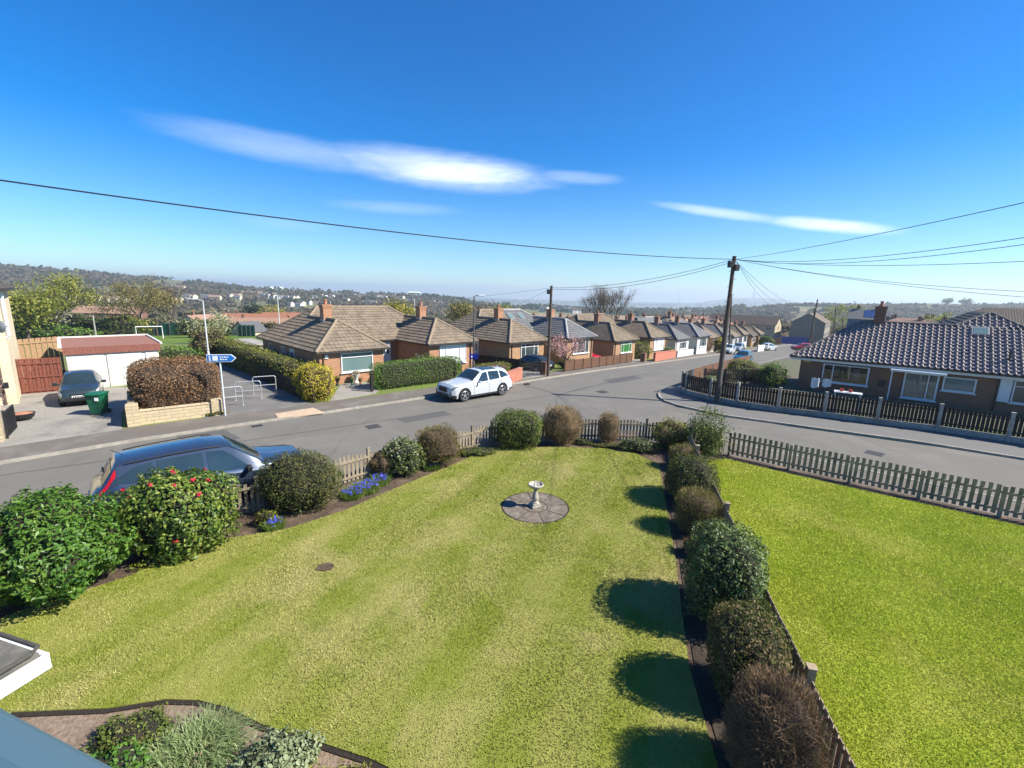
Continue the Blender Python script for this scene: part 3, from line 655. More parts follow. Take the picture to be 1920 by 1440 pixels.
fence('picket_fence', 'grey flat topped picket fence between the bright right lawn and the side road', RP, .98, 0, M_FENCEG, 1.0, rside=1, z0=.07, gap=.07, pw=.10, cap=False)
DV = [(7.1, 17.2), (6.62, 15.3), (6.1, 13.1)] + [(5.56, 10.75), (4.98, 8.2), (4.36, 5.55), (3.8, 3.1)]
fence('picket_fence', 'shadowed picket fence dividing the two lawns behind the row of clipped shrubs', DV, .86, 0, M_FENCEG, 1.06, rside=-1, z0=.09, gap=.05, postw=.105)

# ------------------------------------------------------------------ bird bath on its round paving
r0 = thing('round_paving', 'round paving of wedge shaped stone slabs set into the lawn under the bird bath', 'paving', (BATH[0], BATH[1], .072))
for k in range(8):
    a0, a1 = k * math.pi / 4 + .018 + .2, (k + 1) * math.pi / 4 - .018 + .2
    pl = [(.37 * math.cos(a), .37 * math.sin(a)) for a in np.linspace(a1, a0, 5)] + [(.95 * math.cos(a), .95 * math.sin(a)) for a in np.linspace(a0, a1, 9)]
    MB().prism(pl, -.05, .035 + random.uniform(-.004, .004)).build('slab', M_PAVER, r0)
MB().prism([(.345 * math.cos(a), .345 * math.sin(a)) for a in np.linspace(0, 6.283, 33)[:-1]], -.05, .036).build('centre_slab', M_PAVER, r0)
MB().prism([(1.0 * math.cos(a), 1.0 * math.sin(a)) for a in np.linspace(0, 6.283, 49)[:-1]], -.055, .030).build('mortar_bed', M_DIRT, r0)
bb = thing('bird_bath', 'pale stone bird bath with a shallow bowl on a baluster pedestal', 'bird bath', (BATH[0], BATH[1], .109), R(24))
m_ = MB(); m_.box((0, 0, .035), (.30, .30, .07), 0, .012); m_.box((0, 0, .095), (.24, .24, .05), 0, .012)
m_.lathe([(.115, .12), (.11, .15), (.085, .17), (.075, .20)], 20); m_.build('plinth', M_BATH, bb)
MB().lathe([(.07, .19), (.095, .23), (.10, .28), (.085, .35), (.062, .44), (.052, .50), (.056, .53), (.075, .55), (.06, .565)], 20).build('pedestal', M_BATH, bb, smooth=True)
MB().lathe([(.05, .56), (.09, .58), (.16, .61), (.205, .645), (.225, .665), (.225, .70), (.205, .71), (.185, .70), (.165, .67), (.11, .645), (.04, .635), (.0, .633)], 32).build('bowl', M_BATH, bb, smooth=True)
m_ = MB()
for i in range(9):
    a = random.uniform(0, 6.28); rr = random.uniform(0, .12); m_.lathe([(0, -.018), (.02, -.01), (.026, .004), (.014, .016), (0, .02)], 7, (rr * math.cos(a), rr * math.sin(a), .662))
m_.build('pebble', pmat('pale_pebble', (.6, .56, .5), (.4, .38, .34), 30, .8, world=False), bb)

# ------------------------------------------------------------------ leaves of the garden shrubs
L_BAY = leafmat('laurel_leaf', [(.025, .08, .012), (.055, .14, .018), (.10, .20, .026), (.19, .28, .05)], .45, .25, .35)
L_CAM = leafmat('camellia_leaf', [(0.023, 0.057, 0.011), (0.057, 0.115, 0.016), (0.161, 0.218, 0.032), (0.299, 0.310, 0.069)], .45, .2, .35)
L_DARK = leafmat('dark_hebe_leaf', [(0.030, 0.049, 0.014), (0.057, 0.074, 0.019), (0.115, 0.115, 0.034), (0.135, 0.095, 0.041)], .6, .15, .2, 2.5)
L_WHITE = leafmat('white_flowering_leaf', [(.04, .065, .016), (.075, .105, .025), (.17, .20, .06), (.46, .47, .32)], .5, .2)
L_BRG = leafmat('bronze_green_leaf', [(0.068, 0.081, 0.019), (0.135, 0.115, 0.032), (0.203, 0.142, 0.047), (0.257, 0.203, 0.068)], .6, .2)
L_GRN = leafmat('green_clipped_leaf', [(0.037, 0.065, 0.013), (0.088, 0.131, 0.025), (0.150, 0.181, 0.037), (0.213, 0.156, 0.056)], .6, .2, .2, 2.)
L_STRAW = leafmat('straw_twig', [(.19, .12, .06), (.29, .20, .10), (.38, .275, .15)], .8, .1, .2)
L_YEL = leafmat('yellow_green_leaf', [(.06, .09, .012), (.14, .17, .02), (.24, .24, .03), (.30, .22, .05)], .5, .25)
L_RHODO = leafmat('loose_evergreen_leaf', [(0.030, 0.060, 0.012), (0.066, 0.108, 0.024), (0.108, 0.150, 0.036), (0.204, 0.156, 0.072)], .65, .15, .2)
L_TWIGB = leafmat('bare_brown_twig', [(0.096, 0.060, 0.036), (0.180, 0.114, 0.067), (0.288, 0.192, 0.114)], .8, .05, .2)
L_GREYG = leafmat('grey_green_leaf', [(.12, .16, .07), (.22, .26, .13), (.36, .39, .22)], .6, .2)
L_GRASSY = leafmat('tuft_blade', [(.06, .13, .015), (.12, .20, .03), (.24, .28, .08)], .55, .3)
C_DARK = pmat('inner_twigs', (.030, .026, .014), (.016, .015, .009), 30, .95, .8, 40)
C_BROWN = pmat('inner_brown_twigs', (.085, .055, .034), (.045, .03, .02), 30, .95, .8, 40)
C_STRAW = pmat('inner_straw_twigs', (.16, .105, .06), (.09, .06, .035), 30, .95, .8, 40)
M_PINKF = pmat('crimson_petal', (.55, .03, .055), (.42, .02, .04), 20, .55); M_BLUEF = leafmat('bluebell_petal', [(.06, .07, .55), (.10, .13, .72), (.16, .14, .60)], .6, .3)
gz = .055
shrub('laurel_bush', 'large glossy green laurel bush at the left edge of the lawn', 'bush', (-9.15, 8.1, gz), (2.5, 2.1, 1.97), L_BAY, 14000, .105, C_DARK, 2.4, .16, style='leaf', aspect=.36, jit=.65, up=.5)
shrub('camellia_bush', 'rounded camellia bush with red flowers in front of the blue grey car', 'bush', (-7.68, 9.72, gz), (2.2, 1.8, 1.95), L_CAM, 9000, .095, C_DARK, 2.5, .13, aspect=.52, jit=.6, up=.45, flowers=(M_PINKF, 16, .075))
shrub('clipped_shrub', 'dark clipped dome shrub beside the bonnet of the blue grey car', 'bush', (-5.93, 12.0, gz), (2.3, 1.7, 1.6), L_DARK, 11000, .05, C_DARK, 2.3, .1, aspect=.6, jit=.7, up=.3)
shrub('flowering_shrub', 'pale cream flowering shrub next to the bluebells', 'bush', (-3.62, 14.6, gz), (1.25, 1.1, 1.22), L_WHITE, 3200, .085, C_DARK, 2.2, .22, aspect=.45, jit=.8)
shrub('small_russet_shrub', 'low russet shrub squeezed left of the cream flowering shrub', 'bush', (-4.3, 14.35, gz), (.9, .8, .9), L_BRG, 1800, .05, C_BROWN, 2.2, .2, style='twig', aspect=.25)
shrub('bronze_shrub', 'bronze brown rounded shrub between the cream shrub and an arched fence panel', 'bush', (-2.62, 15.5, gz), (1.68, 1.35, 1.42), L_BRG, 7500, .055, C_BROWN, 2.3, .14, style='twig', aspect=.28, jit=.5)
shrub('clipped_shrub', 'green clipped barrel shrub left of the straw coloured bushes', 'bush', (.3, 17.75, gz), (1.95, 1.6, 1.52), L_GRN, 9500, .055, C_DARK, 3., .1, aspect=.6, jit=.7)
shrub('straw_bush', 'larger straw coloured twiggy bush touching the green barrel shrub', 'bush', (2.12, 18.25, gz), (1.75, 1.3, 1.6), L_STRAW, 8500, .10, C_STRAW, 2.5, .12, style='twig', aspect=.09, jit=.35)
shrub('straw_bush', 'smaller straw coloured twiggy bush standing alone against the pickets', 'bush', (4.12, 18.4, gz), (.88, .8, 1.36), L_STRAW, 4200, .09, C_STRAW, 2.8, .1, style='twig', aspect=.09, jit=.35)
shrub('yellow_green_shrub', 'yellow green loose shrub beside the tall evergreen at the far corner', 'bush', (6.6, 17.95, gz), (1.5, 1.2, 1.25), L_YEL, 3800, .06, C_BROWN, 2.3, .2, aspect=.5, jit=.8)
def tall(base):
    root = thing('evergreen_shrub', 'tall open evergreen shrub at the meeting of the three fences', 'bush', base)
    pts = []; nn = []
    st = MB()
    for i in range(16):
        a = random.uniform(0, 6.28); r_ = random.uniform(.15, .85); hh = random.uniform(.6, 2.0) * (1.1 - r_ * .45)
        tip = Vector((math.cos(a) * r_, math.sin(a) * r_, hh)); st.tube([(0, 0, -.05), tip * .4 + Vector((0, 0, .15)), tip], [.035, .02, .006], 5)
        k = 210; c = np.array(tip)[None]; sp = rng.normal(size=(k, 3)) * np.array([.17, .17, .15]); pts.append(c + sp); nn.append(unit(sp + rng.normal(size=(k, 3)) * .1 + np.array([0, 0, .12])))
    for i in range(14):
        a = random.uniform(0, 6.28); r_ = random.uniform(.0, .5); tip = np.array([math.cos(a) * r_, math.sin(a) * r_, random.uniform(.3, 1.3)])
        sp = rng.normal(size=(140, 3)) * .2; pts.append(tip[None] + sp); nn.append(unit(sp + .05))
    P = np.concatenate(pts); P[:, 2] = np.maximum(P[:, 2], .06)
    fastmesh('foliage', leaf_quads(P, unit(np.concatenate(nn) + rng.normal(size=P.shape) * .5), .095, .38), 4, L_RHODO, root); st.build('stems', C_BROWN, root)
tall((7.75, 16.95, gz))
shrub('low_evergreen', 'low cream edged evergreen on the soil at the far right end of the left lawn', 'plant', (5.15, 17.55, gz), (1.5, .75, .5), L_WHITE, 2200, .06, C_DARK, 2.2, .25)
shrub('russet_clipped_shrub', 'small russet clipped shrub at the far end of the dividing row', 'bush', (6.35, 15.75, gz), (1.0, .9, .95), L_BRG, 3600, .05, C_BROWN, 2.6, .12, style='twig', aspect=.3)
# the row along the dividing fence, far to near
shrub('clipped_shrub', 'dark olive clipped shrub beyond the rounded brown tipped one in the dividing row', 'bush', (5.55, 13.0, gz), (1.5, 1.75, 1.42), L_DARK, 9500, .055, C_DARK, 2.6, .12, R(-15), jit=.8)
shrub('clipped_shrub', 'rounded brown tipped shrub just left of the farther dividing fence post', 'bush', (5.02, 11.2, gz), (1.12, 1.15, 1.2), L_BRG, 8500, .055, C_BROWN, 2.5, .1, style='twig', aspect=.2, jit=.5)
shrub('small_red_leaved_plant', 'small red leaved plant at the foot of the largest dividing row shrub', 'plant', (4.55, 10.05, gz), (.55, .5, .5), leafmat('red_leaf', [(.10, .03, .03), (.18, .06, .05), (.12, .10, .05)], .5, .2), 700, .06, C_BROWN, 2.2, .3)
shrub('privet_bush', 'largest leafy dark green bush midway along the dividing fence', 'bush', (4.2, 7.92, gz), (1.4, 1.75, 1.85), leafmat('privet_leaf', [(0.024, 0.054, 0.015), (0.051, 0.093, 0.024), (0.112, 0.165, 0.048), (0.225, 0.255, 0.105)], .5, .15, .3, 2.), 11000, .062, C_DARK, 2.4, .14, R(-15), jit=.75, up=.3)
shrub('clipped_shrub', 'purple brown topped green shrub between the largest bush and the twiggy one', 'bush', (3.72, 6.08, gz), (1.0, 1.15, 1.58), leafmat('bronze_top_leaf', [(0.042, 0.070, 0.017), (0.084, 0.105, 0.028), (0.182, 0.126, 0.063), (0.231, 0.161, 0.084)], .65, .15, .2, 1.4), 12000, .045, C_DARK, 2.7, .1, R(-15), jit=.7)
shrub('twiggy_bush', 'nearest bare brown twiggy bush at the bottom of the dividing row', 'bush', (3.42, 4.72, gz), (1.05, 1.1, 1.5), L_TWIGB, 15000, .115, C_BROWN, 2.6, .12, R(-15), style='twig', aspect=.055, jit=.45)
# ground plants of the left border
def tuft(name, label, cat, base, r, h, n, m, width=.012, flowers=None, group=None, spread=.9):
    root = thing(name, label, cat, base, 0, group)
    a = rng.uniform(0, 6.28, n); rr = r * np.sqrt(rng.random(n)); B = np.stack([np.cos(a) * rr, np.sin(a) * rr, np.zeros(n)], 1)
    la = a + rng.normal(size=n) * .9; hh = h * (.6 + .6 * rng.random(n)); out = hh * spread * rng.random(n)
    D = np.stack([np.cos(la), np.sin(la), np.zeros(n)], 1); S = np.stack([-np.sin(la), np.cos(la), np.zeros(n)], 1) * width * .5
    M1 = B + D * (out * .4)[:, None]; M1[:, 2] = hh * .7; Tt = B + D * out[:, None]; Tt[:, 2] = hh * (1 - .35 * spread * rng.random(n))
    q = np.concatenate([np.stack([B - S, B + S, M1 + S * .8, M1 - S * .8], 1), np.stack([M1 - S * .8, M1 + S * .8, Tt + S * .1, Tt - S * .1], 1)])
    fastmesh('leaf_blades', q, 4, m, root)
    if flowers:
        fm, k, fs = flowers; a = rng.uniform(0, 6.28, k); rr = r * .85 * np.sqrt(rng.random(k))
        P = np.stack([np.cos(a) * rr, np.sin(a) * rr, h * (.75 + .4 * rng.random(k))], 1)
        P = np.repeat(P, 7, 0) + rng.normal(size=(k * 7, 3)) * fs * .45
        o = fastmesh('blossom', leaf_quads(P, unit(rng.normal(size=P.shape)), fs, .7), 4, fm, root)
    return root
GB = 'bluebell clumps in the left border'
tuft('bluebell_clump', 'largest bluebell clump in full flower below the cream flowering shrub', 'flowers', (-4.45, 13.2, gz), .42, .24, 700, L_GRASSY, .014, (M_BLUEF, 60, .04), GB)
tuft('bluebell_clump', 'bluebell clump against the pale pickets right of the dark dome shrub', 'flowers', (-4.2, 13.75, gz), .33, .24, 420, L_GRASSY, .014, (M_BLUEF, 40, .04), GB)
tuft('bluebell_clump', 'bluebell clump nearest the dark dome shrub on its right', 'flowers', (-4.72, 12.75, gz), .34, .22, 520, L_GRASSY, .014, (M_BLUEF, 42, .04), GB)
tuft('bluebell_clump', 'small bluebell clump left of the dark dome shrub on bare soil', 'flowers', (-6.05, 10.75, gz), .24, .24, 380, L_GRASSY, .014, (M_BLUEF, 22, .04), GB)
tuft('bluebell_clump', 'few bluebells at the foot of the bronze brown shrub', 'flowers', (-2.75, 15.1, gz), .3, .22, 330, L_GRASSY, .014, (M_BLUEF, 7, .04), GB)
shrub('ground_cover_plant', 'low bright green mat under the arched fence panel', 'plant', (-1.35, 16.6, gz), (1.5, .7, .26), L_GRN, 1500, .06, C_DARK, 2.4, .3)
shrub('ground_cover_plant', 'low green leafy patch at the soil edge below the camellia and laurel', 'plant', (-7.65, 9.35, gz), (1.3, .45, .22), L_YEL, 800, .07, C_DARK, 2.2, .3, R(50))
shrub('ground_cover_plant', 'small yellow green plant between the camellia and the fence post', 'plant', (-6.35, 10.95, gz), (.5, .4, .4), L_YEL, 420, .06, C_DARK, 2.2, .3)
shrub('ground_cover_plant', 'thin green mat in front of the smaller straw bush', 'plant', (4.0, 17.95, gz), (1.2, .45, .16), L_YEL, 600, .05, C_DARK, 2.2, .3)
shrub('ground_cover_plant', 'green tuft between the two straw bushes', 'plant', (3.05, 18.2, gz), (.7, .45, .25), L_GRN, 500, .05, C_DARK, 2.2, .3)
mb = MB(); pp = []
rt = thing('fallen_petals', 'crimson petals fallen on the soil below the camellia', 'petals', (-6.75, 10.15, .06))
for i in range(22):
    P = np.array([[rng.normal() * .25, rng.normal() * .12, .014]]); fastmesh('petal', leaf_quads(P, unit(np.array([[0, 0, 1.]]) + rng.normal(size=P.shape) * .25), .085, .8), 4, M_PINKF, rt)
# near bed below the window
tuft('grass_clump', 'arching pale green grass clump in the near bed', 'plant', (-4.05, 4.9, gz), .46, .24, 1500, leafmat('pale_grass', [(.10, .17, .05), (.20, .27, .10), (.38, .42, .20)], .5, .3), .011, None, None, 2.2)
shrub('grey_green_sedum', 'grey green fleshy leaved plant in the near bed right of the grass clump', 'plant', (-2.85, 4.72, gz), (.85, .7, .42), L_GREYG, 2600, .06, C_DARK, 2.3, .2, aspect=.6, up=.5)
shrub('bronze_mat_plant', 'mottled green and bronze mat left of the grass clump in the near bed', 'plant', (-5.05, 5.1, gz), (.95, .7, .24), L_GRN, 2200, .05, C_DARK, 2.3, .3)
shrub('dark_leaved_plant', 'dark blue green leaved plant between the grass clump and the window frame', 'plant', (-4.85, 4.6, gz), (.7, .6, .35), L_BAY, 1000, .07, C_DARK, 2.2, .25)
shrub('yellow_green_plant', 'yellow green leafy plant at the bottom right end of the near bed', 'plant', (-2.05, 4.35, gz), (.9, .7, .34), L_YEL, 1700, .06, C_DARK, 2.2, .25)
shrub('dark_leaved_plant', 'dark green plant at the very bottom below the grey green sedum', 'plant', (-2.95, 4.1, gz), (.9, .6, .35), L_GRN, 1200, .06, C_DARK, 2.2, .25)

# ------------------------------------------------------------------ our own house: bay roof and window frame
pc = Vector((-4.62, 3.86, 2.62)); pa = R(-15.5)
br = thing('bay_roof', 'grey felted flat bay roof with a white gutter below the window', 'roof', (pc.x, pc.y, 0), pa)
MB().box((-1.3, -1.2, 2.56), (2.6, 2.4, .10), 0, .02).build('felt_roof', M_FELT, br)
mb = MB(); mb.tube([(-2.6, .02, 2.63), (-.04, .02, 2.63), (0.02, -.06, 2.63), (.02, -2.4, 2.63)], .022, 8); mb.build('felt_roll', pmat('dark_felt_edge', (.07, .066, .055), (.05, .047, .04), 12, .95, .4, 90), br)
mb = MB(); mb.box((.04, -1.2, 2.50), (.04, 2.44, .12), 0, .01); mb.box((.085, -1.2, 2.455), (.075, 2.44, .05), 0, .012); mb.box((.075, -.9, 2.455), (.105, .04, .075), 0, .01); mb.build('gutter', M_UPVC, br)
MB().box((-1.3, .05, 2.46), (2.6, .05, .15), 0, .01).build('fascia', M_UPVC, br)
mb = MB(); mb.box((-1.9, -1.6, 1.2), (1.2, 1.6, 2.36)); mb.build('wall', M_BRICK, br)
wf = thing('window_frame', 'blue grey window frame corner right in front of the viewer', 'window frame', (-.6, .33, 5.6))
fa = AT(-60, 1296, .62); fb = AT(262, 1466, .44)
mb = MB(); dd = (fb - fa); up_ = Vector((0, 0, 1))
side = dd.cross(up_).normalized(); dn = (ray(60, 1400)).normalized()
# a rounded bar: its upper edge runs from fa to fb, the body lies below it
n_ = dd.cross(dn).normalized(); n_ = n_ if n_.z > 0 else -n_
cen = [fa - n_ * .06, fb - n_ * .06]
mb.tube(cen, .06, 16); mb.bar(cen[0] - n_ * .13, cen[1] - n_ * .13, .12, .2, n_)
mb.build('frame_bar', M_FRAMEB, wf, world=True, smooth=False)

# ------------------------------------------------------------------ cars: body lofted from profiles, everything else laid on that skin
class Car:
    """x forward (nose at +L/2), y left, z up from the road"""
    def __init__(s, L=4.6, W=1.85, H=1.68, wb=2.8, fo=.9, wr=.36, sill=.24, hood=1.02, cowl=1.28, rf=2.05, rr=3.95, rg=4.35, belt0=.98, belt1=1.12, roofw=.70, nose=.72, tailtop=1.0, roofdrop=.07, rise=None):
        s.__dict__.update(locals())
        s.top = [(0, nose - .12), (.05, nose), (.22, nose + .13), (cowl * .6, hood - .05), (cowl, hood + .03), (cowl + .08, hood + .09), (rf - .12, H - .10), (rf, H - .045), (rf + .45, H), (rf + (rr - rf) * .6, H - .015), (rr, H - roofdrop), (rr + .06, H - roofdrop - .05), (rg, tailtop + .06), (rg + (L - rg) * .5, tailtop - .02), (L - .02, tailtop - .14), (L, tailtop - .24)]
        s.belt = [(0, nose - .2), (.22, nose + .02), (cowl * .6, hood - .14), (cowl, belt0 - .03), (cowl + .5, belt0), (rr, belt1), (rg, min(belt1, tailtop - .02)), (L - .05, tailtop - .22), (L, tailtop - .32)]
        s.wid = [(0, .70), (.06, .80), (.25, .93), (.6, .985), (1.2, 1.), (L - 1.0, 1.), (L - .4, .965), (L - .1, .88), (L, .80)]
        s.roofr = [(0, .9), (cowl, .86), (rf, roofw), (rr, roofw - .03), (rg, .80), (L, .88)]
        s.low = [(0, .34), (.25, .22), (.6, sill), (L - .7, sill), (L - .25, .30), (L, .40)]
        s.fw = fo; s.rw = fo + wb
    def sec(s, d):
        L, W = s.L, s.W
        zt = interp(d, s.top); zb = min(interp(d, s.belt), zt - .05); hw = interp(d, s.wid) * W / 2; wr = hw * interp(d, s.roofr)
        if d < s.cowl: wr = hw * .90
        crown = .025
        cab = s.cowl < d < s.rg
        z2 = zt - (.05 if cab else .03); w4 = hw * .955
        lo = interp(d, s.low); Rr = s.wr * 1.13
        for c in (s.fw, s.rw):
            if abs(d - c) < Rr: lo = max(lo, s.wr + math.sqrt(Rr * Rr - (d - c) ** 2))
        zm = max(zb - .16, lo + .035); zl = max(min(.48, zm - .05), lo + .02)
        x = L / 2 - d
        P = [(0, zt + crown), (wr * .55, zt + crown * .75), (wr * .93, z2 + .022), (wr, z2), ((wr + w4) / 2 + .008, (z2 + zb) / 2), (w4, zb), (hw, max(zb - .06, zm)), (hw * .995, (max(zb - .06, zm) + zl) / 2), (hw * .985, zl), (hw * .95, lo)]
        return x, P
    def surf(s, d, q, side=1, off=0.):
        x, P = s.sec(d); i = min(int(q), len(P) - 2); f = q - i
        y = P[i][0] + (P[i + 1][0] - P[i][0]) * f; z = P[i][1] + (P[i + 1][1] - P[i][1]) * f
        if off:
            e = .03; x2, P2 = s.sec(min(d + e, s.L)); x3, P3 = s.sec(max(d - e, 0))
            def pt(xx, PP): return Vector((xx, PP[i][0] + (PP[i + 1][0] - PP[i][0]) * f, PP[i][1] + (PP[i + 1][1] - PP[i][1]) * f))
            t1 = pt(x3, P3) - pt(x2, P2); t2 = Vector((0, P[i + 1][0] - P[i][0], P[i + 1][1] - P[i][1]))
            n = t2.cross(t1); n = n.normalized() if n.length > 1e-9 else Vector((0, 0, 1))
            if n.z < -.2 or n.y < -.05: n = -n
            if i <= 1 and n.z < 0: n = -n
            x += n.x * off; y += n.y * off; z += n.z * off
        return Vector((x, y * side, z))
    def patch(s, mb, d0, d1, q0, q1, sides=(1, -1), off=.008, nd=None, nq=4, lo=None, hi=None):
        """panel of the skin; lo/hi: functions of 0..1 giving the q limits along d"""
        nd = nd or max(2, int((d1 - d0) / .07))
        for sdd in sides:
            vs = []; fs = []
            for i in range(nd + 1):
                t = i / nd; d = d0 + (d1 - d0) * t; a = lo(t) if lo else q0; b = hi(t) if hi else q1
                for j in range(nq + 1): vs.append(s.surf(d, a + (b - a) * j / nq, sdd, off))
            for i in range(nd):
                for j in range(nq):
                    k = i * (nq + 1) + j; f = (k, k + 1, k + nq + 2, k + nq + 1); fs.append(f if sdd < 0 else f[::-1])
            mb.add(vs, fs)
        return mb
    def build(s, root, paint, detail=2, tall_tail=False, grille='bar', head=None, dark_low=True, glass=None):
        glass = glass or M_CARGLASS
        st = sorted(set([0, .02, .05, .1, .16, .22, .3, s.L - .02, s.L] + [round(.06 * i, 3) for i in range(int(s.L / .06) + 1)] + [s.rr, s.rg, s.cowl, s.rf]))
        vs = []; fs = []; nP = 10
        for d in st:
            x, P = s.sec(d); row = [(x, y, z) for y, z in P]; row = [(x, -y, z) for y, z in P[::-1]] + row[1:]; vs += row
        m = 2 * nP - 1
        for i in range(len(st) - 1):
            for j in range(m - 1): fs.append((i * m + j, i * m + j + 1, (i + 1) * m + j + 1, (i + 1) * m + j))
        fs.append(tuple(range(m))); fs.append(tuple((len(st) - 1) * m + j for j in range(m))[::-1])
        b = MB().add(vs, fs).build('body', paint, root, smooth=True, recalc=True)
        md = b.modifiers.new('split', 'EDGE_SPLIT'); md.split_angle = R(32)
        # dark floor and arches
        mb = MB(); mb.box((0, 0, .42), (s.L - .5, s.W * .84, .42)); mb.build('underbody', M_BLACK, root)
        # glazing
        mb = MB(); s.patch(mb, s.cowl + .10, s.rf - .05, 0, 2.7, off=.010, nq=8); mb.build('windscreen', glass, root, smooth=True)
        mb = MB(); s.patch(mb, s.rr + .09, s.rg - .03, 0, 2.5, off=.010, nq=8); mb.build('rear_window', glass, root, smooth=True)
        a = s.cowl + .32; b_ = s.rg - .20; span = b_ - a
        def win(d0, d1, lo, hi):
            for sdd in (1, -1):
                mb = MB(); s.patch(mb, d0, d1, 0, 0, (sdd,), .009, None, 5, lo, hi); mb.build('side_window', glass, root, smooth=True)
        p1, p2 = a + span * .36, a + span * .71
        win(a, p1 - .04, lambda t: 4.85 - 1.65 * min(1, t * 1.55) ** .8, lambda t: 4.9)
        win(p1 + .05, p2 - .03, lambda t: 3.18, lambda t: 4.9)
        win(p2 + .05, b_, lambda t: 3.2 + 1.3 * t ** 2.2, lambda t: 4.9 - .25 * t)
        if detail >= 2:
            mb = MB()   # bright strip round the glass and shut lines
            s.patch(mb, s.cowl + .3, s.rg - .15, 4.96, 5.06, off=.012, nq=1); mb.build('window_trim', M_CHROME, root)
            mb = MB()
            for d in (s.cowl + .12, p1, p2 + .04):
                s.patch(mb, d, d + .012, 5.1, 8.8, off=.004, nd=1, nq=8)
            s.patch(mb, s.fw + .45, s.rw - .45, 8.6, 8.95, off=.006); mb.build('shut_line', M_BLACK, root)
            for d in (p1 - .14, p2 - .12):
                for sdd in (1, -1):
                    q = s.surf(d, 5.75, sdd, .02); MB().box(q, (.19, .03, .035), 0, .008).build('door_handle', paint, root)
        # lower dark parts, grille, lamps, plates
        x0 = s.L / 2
        if dark_low:
            for sdd in (1, -1):
                mb = MB(); s.patch(mb, .0, .34, 8.2, 9, (sdd,), off=.01); mb.build('front_bumper_trim', M_BLACK, root)
                mb = MB(); s.patch(mb, s.L - .34, s.L, 8.3, 9, (sdd,), off=.01); mb.build('rear_bumper_trim', M_BLACK, root)
        hw0 = s.W / 2
        mb = MB(); mb.box((x0 + .005, 0, .40), (.07, s.W * .6, .17), 0, .015); mb.build('air_intake', M_BLACK, root)
        if grille == 'twin':
            for y in (.2, -.2):
                mb = MB(); mb.box((x0 - .005, y, s.nose - .15), (.09, .36, .30), 0, .03)
                for k in range(6): mb.box((x0 + .034, y - .12 + k * .048, s.nose - .13), (.012, .012, .2))
                mb.build('grille', M_BLACK, root)
            for y in (.64, -.64): MB().box((x0 - .09, y, .46), (.16, .2, .34), R(-20 if y > 0 else 20), .02).build('side_intake', M_BLACK, root)
        else: MB().box((x0 - .01, 0, s.nose - .12), (.06, s.W * .42, .10), 0, .02).build('grille', M_BLACK, root)
        for sdd in (1, -1):
            mb = MB(); s.patch(mb, .05, .48, 0, 0, (sdd,), .012, 6, 4, lambda t: 3.6 + t * .6, lambda t: 5.9 - t * .5); mb.build('headlamp', head or M_HEAD, root, smooth=True)
            mb = MB()
            if tall_tail: s.patch(mb, s.rr + .02, s.L - .07, 0, 0, (sdd,), .012, 14, 4, lambda t: 3.15 + 1.6 * t, lambda t: 3.9 + 3.0 * min(1, t * 1.05) ** 1.6)
            else: s.patch(mb, s.L - .40, s.L - .04, 0, 0, (sdd,), .012, 6, 4, lambda t: 4.95 + .1 * (1 - t), lambda t: 5.6 + .9 * t)
            mb.build('tail_lamp', M_TAIL, root, smooth=True)
            if tall_tail:
                mb = MB(); s.patch(mb, s.L - .20, s.L - .065, 0, 0, (sdd,), .018, 4, 3, lambda t: 4.95, lambda t: 5.9); mb.build('reversing_lamp', M_HEAD, root)
            q = s.surf(s.cowl + .42, 5.0, sdd, 0)
            mb = MB(); mb.box(q + Vector((0, sdd * .05, .03)), (.05, .12, .03)); mb.box(q + Vector((-.01, sdd * .15, .07)), (.11, .20, .15), R(8 * sdd), .035); mb.build('mirror', M_BLACK if tall_tail else paint, root)
        for xx, zz in ((x0 + .012, .52), (-x0 - .012, s.tailtop - .30)):
            pl = MB().box((xx, 0, zz), (.02, .52, .115)).build('number_plate', M_PLATE, root)
            mb = MB()
            for k, y in enumerate((-.2, -.135, -.07, -.005, .075, .14, .205)): mb.box((xx + (.011 if xx > 0 else -.011), y, zz), (.004, .042, .07))
            mb.build('plate_character', M_BLACK, pl)
        # wheels
        for d in (s.fw, s.rw):
            for sdd in (1, -1):
                r = s.wr; yy = sdd * (s.W / 2 - .12)
                mb = MB(); prof = [(r * .66, -.10), (r * .93, -.11), (r, -.08), (r, .08), (r * .93, .11), (r * .66, .10)]
                mb.lathe([(a_, b__ * sdd) for a_, b__ in prof], 24, (s.L / 2 - d, yy, r), 'y'); wh = mb.build('wheel', M_TYRE, root, smooth=False, recalc=True)
                mb = MB(); c = (s.L / 2 - d, yy, r)
                mb.lathe([(r * .67, .10 * sdd), (r * .62, .085 * sdd), (r * .60, .02 * sdd), (0, .02 * sdd)], 24, c, 'y'); mb.build('rim_barrel', M_BLACK, wh)
                mb = MB(); mb.lathe([(r * .685, .103 * sdd), (r * .64, .112 * sdd), (r * .60, .095 * sdd)], 24, c, 'y')
                for k in range(5):
                    for j in (-.16, .16):
                        a_ = k * 2 * math.pi / 5 + .3 + j; mb.bar((c[0] + .05 * math.cos(a_), yy + .085 * sdd, r + .05 * math.sin(a_)), (c[0] + r * .63 * math.cos(a_ - j * .35), yy + .095 * sdd, r + r * .63 * math.sin(a_ - j * .35)), .022, .034, (0, 1, 0))
                mb.lathe([(.07, .1 * sdd), (.0, .108 * sdd)], 10, c, 'y'); mb.build('rim', M_RIM, wh, recalc=True)
def put_car(name, label, pos, head_deg, car, paint, z=None, **kw):
    rt = thing(name, label, 'car', (pos[0], pos[1], T(pos[0], pos[1]) if z is None else z), R(head_deg))
    car.build(rt, paint, **kw); return rt
